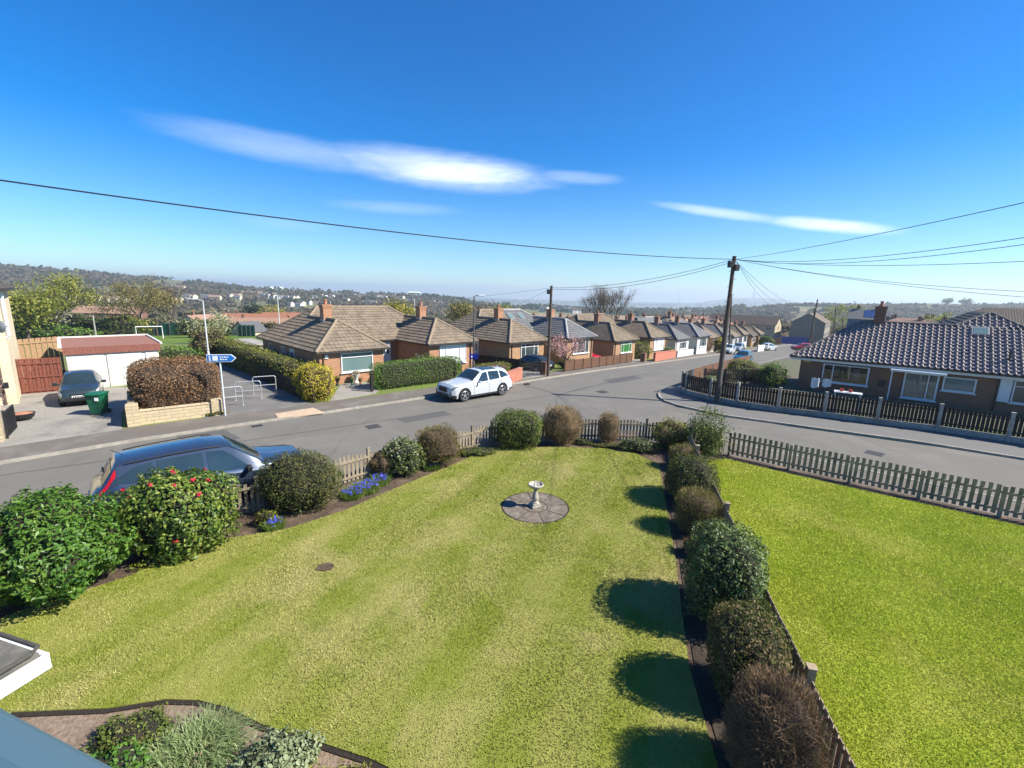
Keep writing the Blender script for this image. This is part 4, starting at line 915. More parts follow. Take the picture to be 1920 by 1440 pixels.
suv = Car(L=4.9, W=1.86, H=1.70, wb=2.82, fo=.96, wr=.36, hood=1.04, cowl=1.28, rf=2.1, rr=4.36, rg=4.68, belt0=.98, belt1=1.16, tailtop=1.10, roofw=.72, nose=.80)
cr = put_car('estate_car', 'blue grey estate car with tall red tail lamps parked beside the picket fence', (-8.76, 12.5), 42, suv, P_NAVY, tall_tail=True); cr.scale = (1.07, 1.07, 1.07)
mb = MB()
for sdd in (1, -1): mb.tube([suv.surf(d, 2.75, sdd, .03) for d in np.linspace(2.3, 4.2, 8)], .018, 6)
mb.build('roof_rail', M_BLACK, cr)
MB().tube([suv.surf(4.2, 0.1, 1, 0), suv.surf(4.2, .1, 1, 0) + Vector((-.22, 0, .16))], .008, 5).build('aerial', M_BLACK, cr)
MB().bar(suv.surf(4.6, .05, 1, .03), suv.surf(4.6, 1.6, 1, .03), .02, .02).build('wiper', M_BLACK, cr)
x3 = Car(L=4.70, W=1.90, H=1.68, wb=2.86, fo=.88, wr=.375, hood=1.08, cowl=1.42, rf=2.2, rr=4.15, rg=4.48, belt0=1.0, belt1=1.12, tailtop=1.10, roofw=.71, nose=.86)
f1, r1 = G(875, 752), G(938.7, 741)
hx = Vector((f1.x - r1.x, f1.y - r1.y, 0)).normalized(); ha = math.atan2(hx.y, hx.x)
ctr = (f1 + r1) / 2 - Vector((hx.y, -hx.x, 0)) * -.78
wc = put_car('parked_car', 'white car with a black twin grille parked in front of the clipped green hedge', (ctr.x - .05, ctr.y), math.degrees(ha), x3, P_WHITE, grille='twin', head=M_HEADD)
mb = MB(); x3.patch(mb, 2.45, 3.5, 0, 1.7, off=.012, nq=5); mb.build('sunroof', M_CARGLASS, wc)
MB().lathe([(.05, 0), (.04, .05), (0, .07)], 8, x3.surf(4.05, 0.05)).build('roof_aerial', P_WHITE, wc)
hatch = Car(L=3.75, W=1.62, H=1.5, wb=2.36, fo=.72, wr=.29, hood=.96, cowl=1.0, rf=1.72, rr=3.3, rg=3.6, belt0=.92, belt1=1.0, tailtop=.98, roofw=.70, nose=.74)
put_car('hatchback', 'dark green grey hatchback standing on the drive behind the green bin', (-22.7, 23.3), -50, hatch, P_GREEN, z=.1)
sal = Car(L=4.2, W=1.75, H=1.46, wb=2.55, fo=.85, wr=.31, hood=.94, cowl=1.25, rf=2.0, rr=3.3, rg=3.95, belt0=.90, belt1=.98, tailtop=1.0, roofw=.70, nose=.70)
p = G(1008, 697); put_car('parked_car', 'black car on a drive behind iron gates', (p.x - .6, p.y + .9), 140, sal, P_BLACK, detail=1)
p = G(1108, 672); put_car('parked_car', 'bright red car on the drive beside the cherry tree', (7.9, 49.6), -40, hatch, P_RED, detail=1)
p = G(1395, 682); put_car('parked_car', 'blue car parked on the right kerb of the street', (p.x + .2, p.y + .8), -128, hatch, P_TEAL, detail=1)
p = G(1372, 664); put_car('parked_car', 'foremost white car on the left kerb far along the street', (p.x, p.y + 1.2), -128, hatch, P_WHITE, detail=1)
p = G(1392, 661); put_car('parked_car', 'pale silver car tucked right behind the foremost white one far along the street', (p.x + .8, p.y + 3.2), -128, hatch, P_SILV, detail=1)
p = G(1440, 657); put_car('parked_car', 'white saloon alone in mid street near the far junction', (p.x, p.y), 35, sal, P_WHITE, detail=1)
p = G(1497, 657); put_car('parked_car', 'dark red car half hidden by the tip of the pantiled roof', (p.x + .6, p.y), 170, hatch, P_RED, detail=1)

# ------------------------------------------------------------------ roofs: convex slopes carrying real courses of tiles
def clip2(poly, a, b, c):
    """keep a*x+b*y<=c of a polygon of 3D points"""
    out = []
    for i in range(len(poly)):
        p, q = poly[i], poly[(i + 1) % len(poly)]; dp, dq = a * p[0] + b * p[1] - c, a * q[0] + b * q[1] - c
        if dp <= 1e-9: out.append(p)
        if dp * dq < -1e-12:
            t = dp / (dp - dq); out.append(tuple(p[k] + (q[k] - p[k]) * t for k in range(3)))
    return out
def slope(mb, poly, relief=False, course=.33, tw=.3, amp=.032, lip=.04, nseg=4, ridged=True):
    """one roof slope, poly[0]->poly[1] lies along the eaves (counter-clockwise seen from outside)"""
    P = [Vector(p) for p in poly]
    if len(P) < 3: return
    u = (P[1] - P[0]).normalized(); nrm = Vector((0, 0, 0))
    for i in range(1, len(P) - 1): nrm += (P[i] - P[0]).cross(P[i + 1] - P[0])
    nrm.normalize()
    if nrm.z < 0: nrm = -nrm
    u = Vector((0, 0, 1)).cross(nrm).normalized()
    if u.dot(P[1] - P[0]) < 0: u = u
    v = nrm.cross(u); O = P[0]
    if v.z < 0: v = -v; u = -u
    Q = [((p - O).dot(u), (p - O).dot(v)) for p in P]
    if not relief:
        o = [p + nrm * .02 for p in P]
        mb.add(o, [tuple(range(len(P)))], [(a + .01, b + .01) for a, b in Q]); return
    u0, u1 = min(q[0] for q in Q), max(q[0] for q in Q); v0, v1 = min(q[1] for q in Q), max(q[1] for q in Q)
    vs = []; fs = []; nu = int((u1 - u0) / tw * nseg) + 2; nv = int((v1 - v0) / course) + 1
    for r in range(nv):
        for k, (vv, h) in enumerate(((v0 + r * course, lip), (v0 + (r + 1) * course + .004, 0.004))):
            for i in range(nu + 1):
                uu = u0 + i * tw / nseg; ph = (i % nseg) / nseg
                hh = amp * max(0., math.sin(ph * 2 * math.pi)) if ridged == 'pan' else amp * (.5 + .5 * math.cos(ph * 2 * math.pi))
                vs.append((uu, vv, h + hh))
        b0 = r * 2 * (nu + 1)
        for i in range(nu): fs.append((b0 + i, b0 + i + 1, b0 + nu + 2 + i, b0 + nu + 1 + i))
        if r:   # riser down to the course below
            for i in range(nu): fs.append((b0 - (nu + 1) + i, b0 - (nu + 1) + i + 1, b0 + i + 1, b0 + i))
    bm = bmesh.new(); bv = [bm.verts.new(p) for p in vs]
    for f in fs: bm.faces.new([bv[i] for i in f])
    area = sum(Q[i][0] * Q[(i + 1) % len(Q)][1] - Q[(i + 1) % len(Q)][0] * Q[i][1] for i in range(len(Q)))
    for i in range(len(Q)):
        a, b = Q[i], Q[(i + 1) % len(Q)]; n2 = Vector((b[1] - a[1], -(b[0] - a[0]), 0)) * (1 if area > 0 else -1)
        if n2.length < 1e-6: continue
        bmesh.ops.bisect_plane(bm, geom=bm.verts[:] + bm.edges[:] + bm.faces[:], plane_co=(a[0], a[1], 0), plane_no=n2, clear_outer=True)
    bm.verts.index_update()
    mb.add([O + u * w_.co.x + v * w_.co.y + nrm * w_.co.z for w_ in bm.verts], [tuple(x.index for x in f.verts) for f in bm.faces], [(w_.co.x + .01, w_.co.y + .01) for w_ in bm.verts]); bm.free()
def ridge_line(mb, a, b, r=.11): 
    a, b = Vector(a), Vector(b); n = max(1, int((b - a).length / .45)); d = (b - a) / n
    for i in range(n): mb.tube([a + d * i + Vector((0, 0, .02)), a + d * (i + .97) + Vector((0, 0, .035))], r * random.uniform(.95, 1.03), 8)
def window(parent, x, z, w_, h, face, yoff, layout=(1,), top=0., sill=True, glass=None, frame=None, fw=.07, curtain=False, name='window'):
    """window on a wall. face: 'f' front wall (looks to -y), 'l' left flank (-x), 'r' (+x); x = position along the wall, z = sill height"""
    fm = frame or M_UPVC
    def bx(mb, cx, cz, sx, sz, dep, out):
        if face == 'f': mb.box((x + cx, yoff - out, z + cz), (sx, dep, sz), 0, min(.012, dep * .3))
        else:
            sg = -1 if face == 'l' else 1; mb.box((yoff + sg * out, x + cx, z + cz), (dep, sx, sz), 0, min(.012, dep * .3))
    mb = MB(); d = .09
    bx(mb, 0, fw / 2, w_, fw, d, 0); bx(mb, 0, h - fw / 2, w_, fw, d, 0); bx(mb, -w_ / 2 + fw / 2, h / 2, fw, h, d + .004, 0); bx(mb, w_ / 2 - fw / 2, h / 2, fw, h, d + .004, 0)
    tot = sum(layout); acc = 0.
    for k in layout[:-1]:
        acc += k; bx(mb, -w_ / 2 + w_ * acc / tot, h / 2, fw * .8, h, d + .008, 0)
    if top: bx(mb, 0, h - top, w_, fw * .8, d + .012, 0)
    f = mb.build(name, fm, parent)
    mb = MB(); bx(mb, 0, h / 2, w_ - fw, h - fw, .02, -.012); mb.build('pane', glass or M_GLASS, f)
    if sill: mb = MB(); bx(mb, 0, -.035, w_ + .16, .07, .17, .03); mb.build('sill', fm if frame is None else frame, f)
    return f
def door(parent, x, z, w_, h, face, yoff, m, panes=2):
    sg = -1 if face in 'fl' else 1
    def bx(mb, cx, cz, sx, sz, dep, out):
        if face == 'f': mb.box((x + cx, yoff - out, z + cz), (sx, dep, sz), 0, .008)
        else: mb.box((yoff + sg * out, x + cx, z + cz), (dep, sx, sz), 0, .008)
    mb = MB(); bx(mb, 0, h / 2, w_, h, .08, 0); dd = mb.build('door', m, parent)
    for k in range(panes):
        mb = MB(); bx(mb, (-.19 if k % 2 == 0 else .19) * w_, h * (.7 if k < 2 else .28), w_ * .26, h * .34, .03, .035); mb.build('pane', M_GLASS, dd)
    mb = MB(); bx(mb, w_ * .4, h * .48, .03, .13, .05, .06); mb.build('handle', M_CHROME, dd)
def chimney(parent, x, y, z0, z1, w_, d_, m, pots=1, rz=0.):
    mb = MB(); mb.box((x, y, (z0 + z1) / 2), (w_, d_, z1 - z0)); mb.box((x, y, z1 - .17), (w_ + .07, d_ + .07, .10)); mb.box((x, y, z1 - .05), (w_ + .12, d_ + .12, .10)); ch = mb.build('chimney', m, parent)
    for i in range(pots):
        xx = x + (i - (pots - 1) / 2) * .3; MB().lathe([(.10, z1), (.12, z1 + .05), (.095, z1 + .1), (.10, z1 + .30), (.125, z1 + .32), (.10, z1 + .36), (0, z1 + .33)], 12, (xx, y, 0)).build('chimney_pot', M_POT, ch)
    mb = MB(); mb.box((x, y, z0 + (z1 - z0) * .30), (w_ + .04, d_ + .04, .14)); mb.build('flashing', M_LEAD, ch)

def bungalow(label, pos, deg, zg, W=13.2, w1=5.1, w2=4.9, wd=4.7, md=7., ez=2.25, pitch=.71, mats=(M_TILEF, M_TILEF), rl=(True, True), bricks=(M_BRICK, M_BRICKD), ridges=(M_RIDGE, M_RIDGE), opts=(), chim=(1.02, .97), group='semi detached bungalows stepping down the street', pots=1):
    root = thing('semi_detached_bungalow', label, 'bungalow', (pos[0], pos[1], zg), R(deg), group)
    oh = .32; h1, h2, hm = w1 / 2, w2 / 2, md / 2; x2 = W - w2
    def Z(d): return ez + pitch * d
    # walls
    mb = MB(); lowz = -2.2
    def wall(x0, y0, x1, y1, z1=ez + .1): mb.box(((x0 + x1) / 2, (y0 + y1) / 2, (lowz + z1) / 2), (x1 - x0, y1 - y0, z1 - lowz))
    wall(oh, oh, w1 - oh, wd + oh + .02); wall(x2 + oh, oh, W - oh, wd + oh + .02); wall(oh + .003, wd + oh + .02, W - oh - .003, wd + md - oh)
    mb.build('wall', bricks[0], root)
    # slopes
    S = [[(0, 0), (0, wd), (h1, wd + h1), (h1, h1)][::-1], [(0, wd + md), (0, wd), (hm, wd + hm)], [(w1, 0), (w1, wd), (h1, wd + h1), (h1, h1)],
         [(0, 0), (w1, 0), (h1, h1)], [(x2, 0), (W, 0), (x2 + h2, h2)], [(x2, wd), (x2, 0), (x2 + h2, h2), (x2 + h2, wd + h2)],
         [(W, 0), (W, wd), (W - h2, wd + h2), (W - h2, h2)], [(W, wd), (W, wd + md), (W - hm, wd + hm)],
         [(w1, wd), (x2, wd), (x2 + h2, wd + h2), (W - hm, wd + hm), (hm, wd + hm), (h1, wd + h1)], [(W, wd + md), (0, wd + md), (hm, wd + hm), (W - hm, wd + hm)]]
    def dist(x, y):
        c = [y + 9e9] ; 
        return None
    # height = pitch * distance to the slope's own eaves line
    eav = ['l', 'l', 'r1', 'f', 'f', 'l2', 'r', 'r', 'm', 'b']
    def hz(k, x, y):
        d = {'l': x, 'r1': w1 - x, 'f': y, 'l2': x - x2, 'r': W - x, 'm': y - wd, 'b': wd + md - y}[k]; return Z(d)
    fixed = [[(0, 0), (0, wd), (h1, wd + h1), (h1, h1)]] + S[1:]
    for half in (0, 1):
        mb = MB()
        for k, pl in zip(eav, fixed):
            P = [(x, y, hz(k, x, y)) for x, y in pl]
            if mats[0] is not mats[1] or half == 0 or True:
                P = clip2(P, 1, 0, W / 2) if half == 0 else clip2(P, -1, 0, -W / 2)
            if len(P) >= 3: slope(mb, P, rl[half])
        mb.build('roof', mats[half], root)
    mb = MB(); rd = [((0, 0, Z(0)), (h1, h1, Z(h1))), ((w1, 0, Z(0)), (h1, h1, Z(h1))), ((h1, h1, Z(h1)), (h1, wd + h1, Z(h1))), ((h1, wd + h1, Z(h1)), (hm, wd + hm, Z(hm))), ((0, wd + md, Z(0)), (hm, wd + hm, Z(hm))), ((hm, wd + hm, Z(hm)), (W / 2, wd + hm, Z(hm)))]
    for a, b in rd: ridge_line(mb, a, b)
    mb.build('ridge_tiles', ridges[0], root)
    mb = MB(); rd = [((x2, 0, Z(0)), (x2 + h2, h2, Z(h2))), ((W, 0, Z(0)), (W - h2, h2, Z(h2))), ((W - h2, h2, Z(h2)), (W - h2, wd + h2, Z(h2))), ((W - h2, wd + h2, Z(h2)), (W - hm, wd + hm, Z(hm))), ((W, wd + md, Z(0)), (W - hm, wd + hm, Z(hm))), ((W / 2, wd + hm, Z(hm)), (W - hm, wd + hm, Z(hm)))]
    for a, b in rd: ridge_line(mb, a, b)
    mb.build('ridge_tiles', ridges[1], root)
    # eaves boards and gutters
    mb = MB(); zz = ez - .06
    for a, b in (((0, 0), (w1, 0)), ((w1, 0), (w1, wd)), ((w1, wd), (x2, wd)), ((x2, wd), (x2, 0)), ((x2, 0), (W, 0)), ((W, 0), (W, wd + md)), ((0, wd + md), (0, 0))):
        mb.bar((a[0], a[1], zz + .03), (b[0], b[1], zz + .03), .09, .09)
    mb.build('gutter', M_GUTTER, root)
    mb = MB(); mb.prism([(.02, .02), (w1 - .02, .02), (w1 - .02, wd + .3), (x2 + .02, wd + .3), (x2 + .02, .02), (W - .02, .02), (W - .02, wd + md - .02), (.02, wd + md - .02)], ez - .045, ez - .02); mb.build('soffit', M_GUTTER, root)
    for x in (oh + .25, W - oh - .25):
        MB().tube([(x, oh - .06, ez - .05), (x, oh - .06, -.3)], .04, 8).build('downpipe', M_BRICKD if x < 2 else M_GUTTER, root)
    # openings
    gl = opts[0] if opts else M_GLASS
    window(root, h1 + .28, .80, 2.25, 1.30, 'f', oh - .012, (1,) if 'one' in opts else (1, 2, 1), .33, glass=gl)
    window(root, x2 + h2 + .1, .62, 2.6, 1.5, 'f', oh - .012, (1, 2.2, 1), 0, glass=opts[1] if len(opts) > 1 else M_GLASS)
    window(root, w1 + .95, .85, 1.15, 1.2, 'f', wd + oh - .012, (1, 1), 0); door(root, x2 - .7, .05, .85, 2.0, 'f', wd + oh - .01, M_UPVC)
    window(root, wd + 2.0, .95, .9, 1.05, 'l', oh + .012, (1, 1), 0); door(root, wd + .3, .0, .85, 2.02, 'l', oh + .01, M_UPVC, 4); window(root, wd + 4.8, .95, .8, 1.05, 'l', oh + .012, (1,), 0)
    door(root, wd + .6, .0, .85, 2.02, 'r', W - oh - .01, M_UPVC, 2)
    # chimneys
    cm_ = M_BRICK if rl[0] else brick('worn_chimney_brick', (.30, .15, .09), (.20, .10, .065), (.25, .2, .16))
    chimney(root, h1 + .05, 4.4, Z(h1) - .55, Z(h1) + chim[0], .62, .62, cm_, pots); chimney(root, W - h2, 4.6, Z(h2) - .5, Z(h2) + chim[1], .62, .62, cm_, pots)
    return root
def rooflight(parent, p, u, v, w_, h, nrm):
    p, u, v, nrm = Vector(p), Vector(u).normalized(), Vector(v).normalized(), Vector(nrm).normalized(); m = Matrix((u, v, nrm)).transposed()
    f = MB().box(p + nrm * .06, (w_, h, .10), m, .01).build('rooflight', M_LEAD, parent); MB().box(p + nrm * .115, (w_ - .14, h - .14, .012), m).build('pane', M_GLASSG, f)
GRP = 'semi detached bungalows stepping down the street'
b1 = bungalow('brown tiled double fronted bungalow nearest the path, behind the clipped green hedge', (-12.2, 27.85), 45, 0., opts=(M_GLASSG, M_CURTAIN, 'one'))
MB().box((.75, .28, 1.93), (.22, .1, .26), 0, .02).build('alarm_box', M_UPVC, b1)
P2 = (-.3, 39.2); P3 = (11.3, 50.3); P4 = (22.4, 62.0); P5 = (32.2, 74.2); P6 = (42.1, 86.6); P7 = (52., 98.8)
b2 = bungalow('bungalow pair half in brown tiles and half in grey slates with two rooflights', P2, 44, T(*P2) + .12, W=12.8, mats=(M_TILEF, M_TILEGF), ridges=(M_RIDGE, M_RIDGEL), bricks=(M_BRICK2, M_BRICKD))
s45 = .71 / math.hypot(1, .71); c45 = 1 / math.hypot(1, .71)
for xx in (6.9, 8.5): rooflight(b2, (xx, 4.7 + 2.55, 2.25 + .71 * 2.55), (1, 0, 0), (0, c45, s45), .62, .95, (0, -s45, c45))
b3 = bungalow('tan tiled bungalow pair behind the pink cherry and brown picket fence', P3, 44, T(*P3) + .1, W=12.8, mats=(M_TILE, M_TILE), rl=(False, False), bricks=(M_BRICK2, M_BRICKD), opts=(pmat('green_blind', (.02, .16, .015), (.015, .12, .012), 3, .6), M_UPVC))
b4 = bungalow('grey slated bungalow pair behind the white garden wall', P4, 47, T(*P4) + .1, W=12.6, mats=(M_TILEG, M_TILEG), rl=(False, False), ridges=(M_RIDGED, M_RIDGEL), bricks=(M_WHITEW, M_WHITEW))
b5 = bungalow('bungalow pair with one brown and one dark roof beyond the russet hedge', P5, 50, T(*P5) + .1, W=12.6, mats=(M_TILE, M_TILEG), rl=(False, False), bricks=(M_BRICK2, M_BRICKD))
b6 = bungalow('sixth bungalow pair along the street, seen beside the tall pole', P6, 51, T(*P6) + .1, W=12.6, mats=(M_TILE, M_TILE), rl=(False, False), bricks=(M_WHITEW, M_WHITEW))
b7 = bungalow('last bungalow pair of the street next to the brown board fence', P7, 51, T(*P7) + .1, W=12.6, mats=(M_TILED, M_TILE), rl=(False, False), bricks=(M_BRICK2, M_BRICKD))

# ------------------------------------------------------------------ the pantiled bungalow on the right
rb = thing('pantiled_bungalow', 'dark glossy pantiled bungalow behind the black fence on the right', 'bungalow', (20.1, 32.6, 0), R(-39))
EZ = 2.3; PT = .70; DEP = 7.2; LEN = 21.
def Zr(d): return EZ + PT * d
mb = MB(); mb.box((LEN / 2 + .3, DEP / 2, (EZ + .1 - .5) / 2), (LEN - .6, DEP - .64, EZ + .6)); mb.box((10.1, 9.5, (EZ + .1 - .5) / 2), (9.0, 6.0, EZ + .59)); mb.build('wall', brick('brown_bungalow_brick', (.29, .13, .07), (.20, .095, .055), (.16, .13, .10), 1., .85, (.07, .065, .045)), rb)
hm = DEP / 2; AX = 10.1; AD = 4.9
mb = MB()
FR = [(0, 0), (LEN, 0), (LEN - hm, hm), (AX + 1.65, hm), (AX, AD), (AX - 1.65, hm), (hm, hm)]
for pl in ([(0, 0), (AX, 0), (AX, hm), (hm, hm)], [(AX, 0), (LEN, 0), (LEN - hm, hm), (AX, hm)], [(AX - 1.65, hm), (AX + 1.65, hm), (AX, AD)]):
    slope(mb, [(x, y, Zr(y)) for x, y in pl], True, .34, .305, .085, .085, 8, 'pan')
slope(mb, [(0, DEP, EZ), (0, 0, EZ), (hm, hm, Zr(hm))], True, .34, .305, .07, .07, 6, 'pan')
mb.build('roof', M_TILEGLOSS, rb)
mb = MB(); slope(mb, [(LEN, DEP, EZ), (0, DEP, EZ), (hm, hm, Zr(hm)), (LEN - hm, hm, Zr(hm))], True)
LS = .7 * 1.3 / 1.65
slope(mb, [(AX - 4.9, hm + .0, Zr(AD) - 4.9 * LS), (AX, AD, Zr(AD)), (AX, 13., Zr(AD)), (AX - 4.9, 13., Zr(AD) - 4.9 * LS)][::-1], True); slope(mb, [(AX + 4.9, hm, Zr(AD) - 4.9 * LS), (AX, AD, Zr(AD)), (AX, 13., Zr(AD)), (AX + 4.9, 13., Zr(AD) - 4.9 * LS)], True)
mb.build('rear_roof', tilemat('dark_slate_tile', (.05, .065, .07), (.04, .05, .055), (.06, .07, .07), bumpy=False), rb)
mb = MB(); ridge_line(mb, (hm, hm, Zr(hm)), (AX - 1.65, hm, Zr(hm)), .12); ridge_line(mb, (0, 0, EZ), (hm, hm, Zr(hm)), .12); ridge_line(mb, (AX - 1.65, hm, Zr(hm)), (AX, AD, Zr(AD)), .11); ridge_line(mb, (AX, AD, Zr(AD)), (AX + 1.65, hm, Zr(hm)), .11); ridge_line(mb, (AX + 1.65, hm, Zr(hm)), (LEN - hm, hm, Zr(hm)), .12); mb.build('ridge_tiles', M_RIDGED, rb)
mb = MB(); mb.bar((-.02, -.06, EZ - .02), (LEN, -.06, EZ - .02), .11, .09); mb.bar((-.06, -.02, EZ - .02), (-.06, DEP, EZ - .02), .11, .09); mb.build('gutter', M_GUTTER, rb)
mb = MB(); mb.bar((0, .0, EZ - .15), (LEN, .0, EZ - .15), .03, .15); mb.bar((0, 0, EZ - .15), (0, DEP, EZ - .15), .03, .15); mb.build('fascia', M_UPVC, rb)
mb = MB(); mb.box((LEN / 2, .17, EZ - .20), (LEN - .05, .30, .02)); mb.build('soffit', M_GUTTER, rb)
yw = .32
def realwin(x, z, w_, h, layout, stuff, name='window', fr=.075):
    f = window(rb, x, z, w_, h, 'f', yw - .10, layout, 0, True, M_CLEAR, fw=fr, name=name)
    return f
def sloc(px, py):       # place along the front wall seen at a pixel
    d = ray(px, py); c, s_ = math.cos(R(-39)), math.sin(R(-39)); nx, ny = -s_, c
    k = (20.1 * nx + 32.6 * ny + yw) / (d.x * nx + d.y * ny); q = d * k; return ((q.x - 20.1) * c + (q.y - 32.6) * s_, EYE + q.z)
def span(a, b, c_):      # left-top, right-top, bottom pixels
    x0, z1 = sloc(*a); x1, z1b = sloc(*b); _, z0 = sloc(*c_); return (x0 + x1) / 2, z0, abs(x1 - x0), (z1 + z1b) / 2 - z0
wx, wz, ww, wh = span((1545, 681), (1632, 689), (1583, 719))
w1_ = realwin(wx, wz, ww, min(wh, 2.12 - wz), (1, 3.4), None)
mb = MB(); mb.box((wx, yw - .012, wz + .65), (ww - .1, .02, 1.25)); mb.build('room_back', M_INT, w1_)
mb = MB()
for k in range(7): mb.box((wx - .15 + .015 * k, yw - .03, wz + .62), (.03, .02, 1.05))
mb.build('curtain', pmat('olive_curtain', (.20, .20, .12), (.14, .14, .09), 8, .9), w1_)
mb = MB()
for k in range(6): mb.box((wx + .62 + .03 * (k % 2), yw - .03, wz + .35 + .13 * k), (.42 - .04 * (k % 3), .02, .045))
mb.build('shelf', M_CURTAIN, w1_)
mb = MB(); q = wx - ww * .17
for (a, b, c_, d_) in ((0, .0, .22, .03), (0, .25, .22, .03), (-.1, .125, .03, .28), (.1, .125, .03, .28)): mb.box((q + a, yw - .04, wz + .72 + b), (c_, .015, d_), Matrix.Rotation(.2, 3, 'Y'))
mb.build('hanging_frame', M_CURTAIN, w1_)
cx0, cz1 = sloc(1672, 700); cx1, _ = sloc(1768, 708)
mb = MB(); mb.box(((cx0 + cx1) / 2, yw - .40, 2.02), (cx1 - cx0 + .2, .85, .13), 0, .01); mb.build('porch_canopy', M_UPVC, rb)
MB().box((cx0 - .0, yw - .74, 1.0), (.07, .07, 1.92)).build('porch_post', M_UPVC, rb)
wx, wz, ww, wh = span((1694, 712), (1760, 716), (1725, 768)); wz = .25
f = realwin(wx, wz, ww, 1.68, (2.4, 1), None, 'patio_window', .09)
for (xa, xb) in ((-.46, .16), (.26, .46)):
    mb = MB(); n = int((xb - xa) * ww / .05); vs = []; fs = []
    for i in range(n + 1):
        xx = wx + ww * (xa + (xb - xa) * i / n); yy = yw - .05 + .036 * (i % 2); vs += [(xx, yy, wz + .1), (xx, yy, wz + 1.6)]
    for i in range(n): fs.append((2 * i, 2 * i + 2, 2 * i + 3, 2 * i + 1))
    mb.add(vs, fs); mb.build('curtain', M_CURTAIN, f)
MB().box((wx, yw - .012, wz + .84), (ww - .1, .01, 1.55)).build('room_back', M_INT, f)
wx, wz, ww, wh = span((1770, 706), (1833, 711), (1797, 735)); window(rb, wx, wz, ww, wh, 'f', yw - .012, (1,), 0, True, M_GLASSG, fw=.08)
px_, _ = sloc(1868, 735); MB().tube([(px_, yw - .07, EZ - .1), (px_, yw - .07, 0)], .045, 8).build('downpipe', M_GUTTER, rb)
a_, _ = sloc(1876, 715); b_, _ = sloc(1900, 715)
MB().box(((a_ + b_) / 2, yw - .02, 1.38), (abs(b_ - a_), .06, 1.35)).build('white_panel', M_UPVC, rb)
window(rb, b_ + .85, .72, 1.6, 1.33, 'f', yw - .012, (1, 1), .36)
MB().box((sloc(1513, 680)[0], yw - .05, 1.98), (.42, .09, .15), 0, .02).build('alarm_box', pmat('yellow_box', (.55, .40, .05), None, 3, .6), rb)
MB().box((sloc(1652, 722)[0], yw - .05, 1.0), (.35, .12, .42), 0, .02).build('meter_box', M_GUTTER, rb)
q = (3.6, hm); ch_s = 4.55; chimney(rb, ch_s, hm + .05, Zr(hm) - .75, Zr(hm) + 1.15, .62, .55, M_BRICKD, 1)
sP = PT / math.hypot(1, PT); cP = 1 / math.hypot(1, PT)
rooflight(rb, (AX - .45, 3.15, Zr(3.15) + .06), (1, 0, 0), (0, cP, sP), .80, .75, (0, -sP, cP))
MB().tube([(AX + .75, 1.0, Zr(1.0) - .1), (AX + .75, 1.0, Zr(1.0) + .65)], .06, 10).build('flue', M_BLACK, rb)

# ------------------------------------------------------------------ fence with concrete posts
rt = thing('board_fence', 'black stained picket fence with pale concrete posts round the corner plot', 'fence', (*CF[4], .1))
cpts = CF + [(11.3, 29.6), (12.6, 31.4)]
for i, (a, b) in enumerate(zip(cpts, cpts[1:])):
    A, B = Vector(a), Vector(b)
    k = max(1, round((B - A).length / 2.3)); q = split(a, b, k)
    for c, d in zip(q, q[1:]):
        C_, D_ = Vector(c), Vector(d); t = (D_ - C_).normalized() * .07; gl_ = T(*c) + .1
        mb = MB(); mb.bar((C_.x + t.x, C_.y + t.y, gl_ + .14), (D_.x - t.x, D_.y - t.y, T(*d) + .24), .05, .28); mb.build('gravel_board', M_CONC, rt, world=True)
        bay(rt, C_ + t, D_ - t, 1.22, 0, M_FENCED, pw=.125, gap=.022, rails=(.42, 1.02), rside=-1, z0=.14, base_gap=.26, name='picket_panel')
        post(rt, c, 1.36, M_CONC, .125, .1, math.atan2((D_ - C_).y, (D_ - C_).x), name='concrete_post')
def low_fence(name, label, a, b, n, h, m, posts=True, pm=None, **kw):
    q = split(a, b, n); rt = thing(name, label, 'fence', (*a, T(*a)))
    for c, d in zip(q, q[1:]): bay(rt, Vector(c), Vector(d), h, 0, m, **kw)
    for c in q: post(rt, c, h + .05, pm or m, .10, .05)
    return rt
low_fence('board_fence', 'brown boarded fence with pale posts running up the street from the corner plot', (12.8, 31.7), (25.5, 48.5), 8, 1.25, M_FENCEB, pm=M_CONC, rside=1, pw=.14, gap=.01)
low_fence('board_fence', 'dark cross fence dividing the corner garden left of the pantiled bungalow', (14.2, 33.0), (20.5, 33.6), 4, 1.15, M_FENCED, rside=-1)

# ------------------------------------------------------------------ left side: forecourt, garage, hedges
e45 = Vector((.707, .707, 0)); n45 = Vector((-.707, .707, 0))
gr = thing('garage', 'white double garage with a red boarded fascia and red felt roof', 'garage', (-25.45, 25.35, .05), R(45))
MB().box((2.2, 3.0, 1.05), (4.2, 6.0, 2.1)).build('wall', M_GARAGEW, gr)
for i in range(2):
    mb = MB(); mb.box((.92 + i * 1.72, -.02, .99), (1.62, .06, 1.96), 0, .01)
    for k in range(3): mb.box((.92 + i * 1.72, -.055, .40 + k * .60), (1.54, .02, .55), 0, .008)
    mb.build('garage_door', M_GARAGEW, gr)
MB().box((3.95, -.02, .99), (.6, .05, 1.96), 0, .01).build('side_panel', M_WHITEW, gr)
mb = MB()
for k in range(26): mb.box((.0 + .17 * k + .085, -.13 - .004 * (k % 2), 2.28), (.165, .03, .42), 0, .004)
mb.build('fascia', M_REDP, gr)
MB().prism([(-.05, -.1), (4.45, -.1), (4.45, 6.1), (-.05, 6.1)], 2.42, 2.50).build('felt_roof', M_REDFELT, gr)
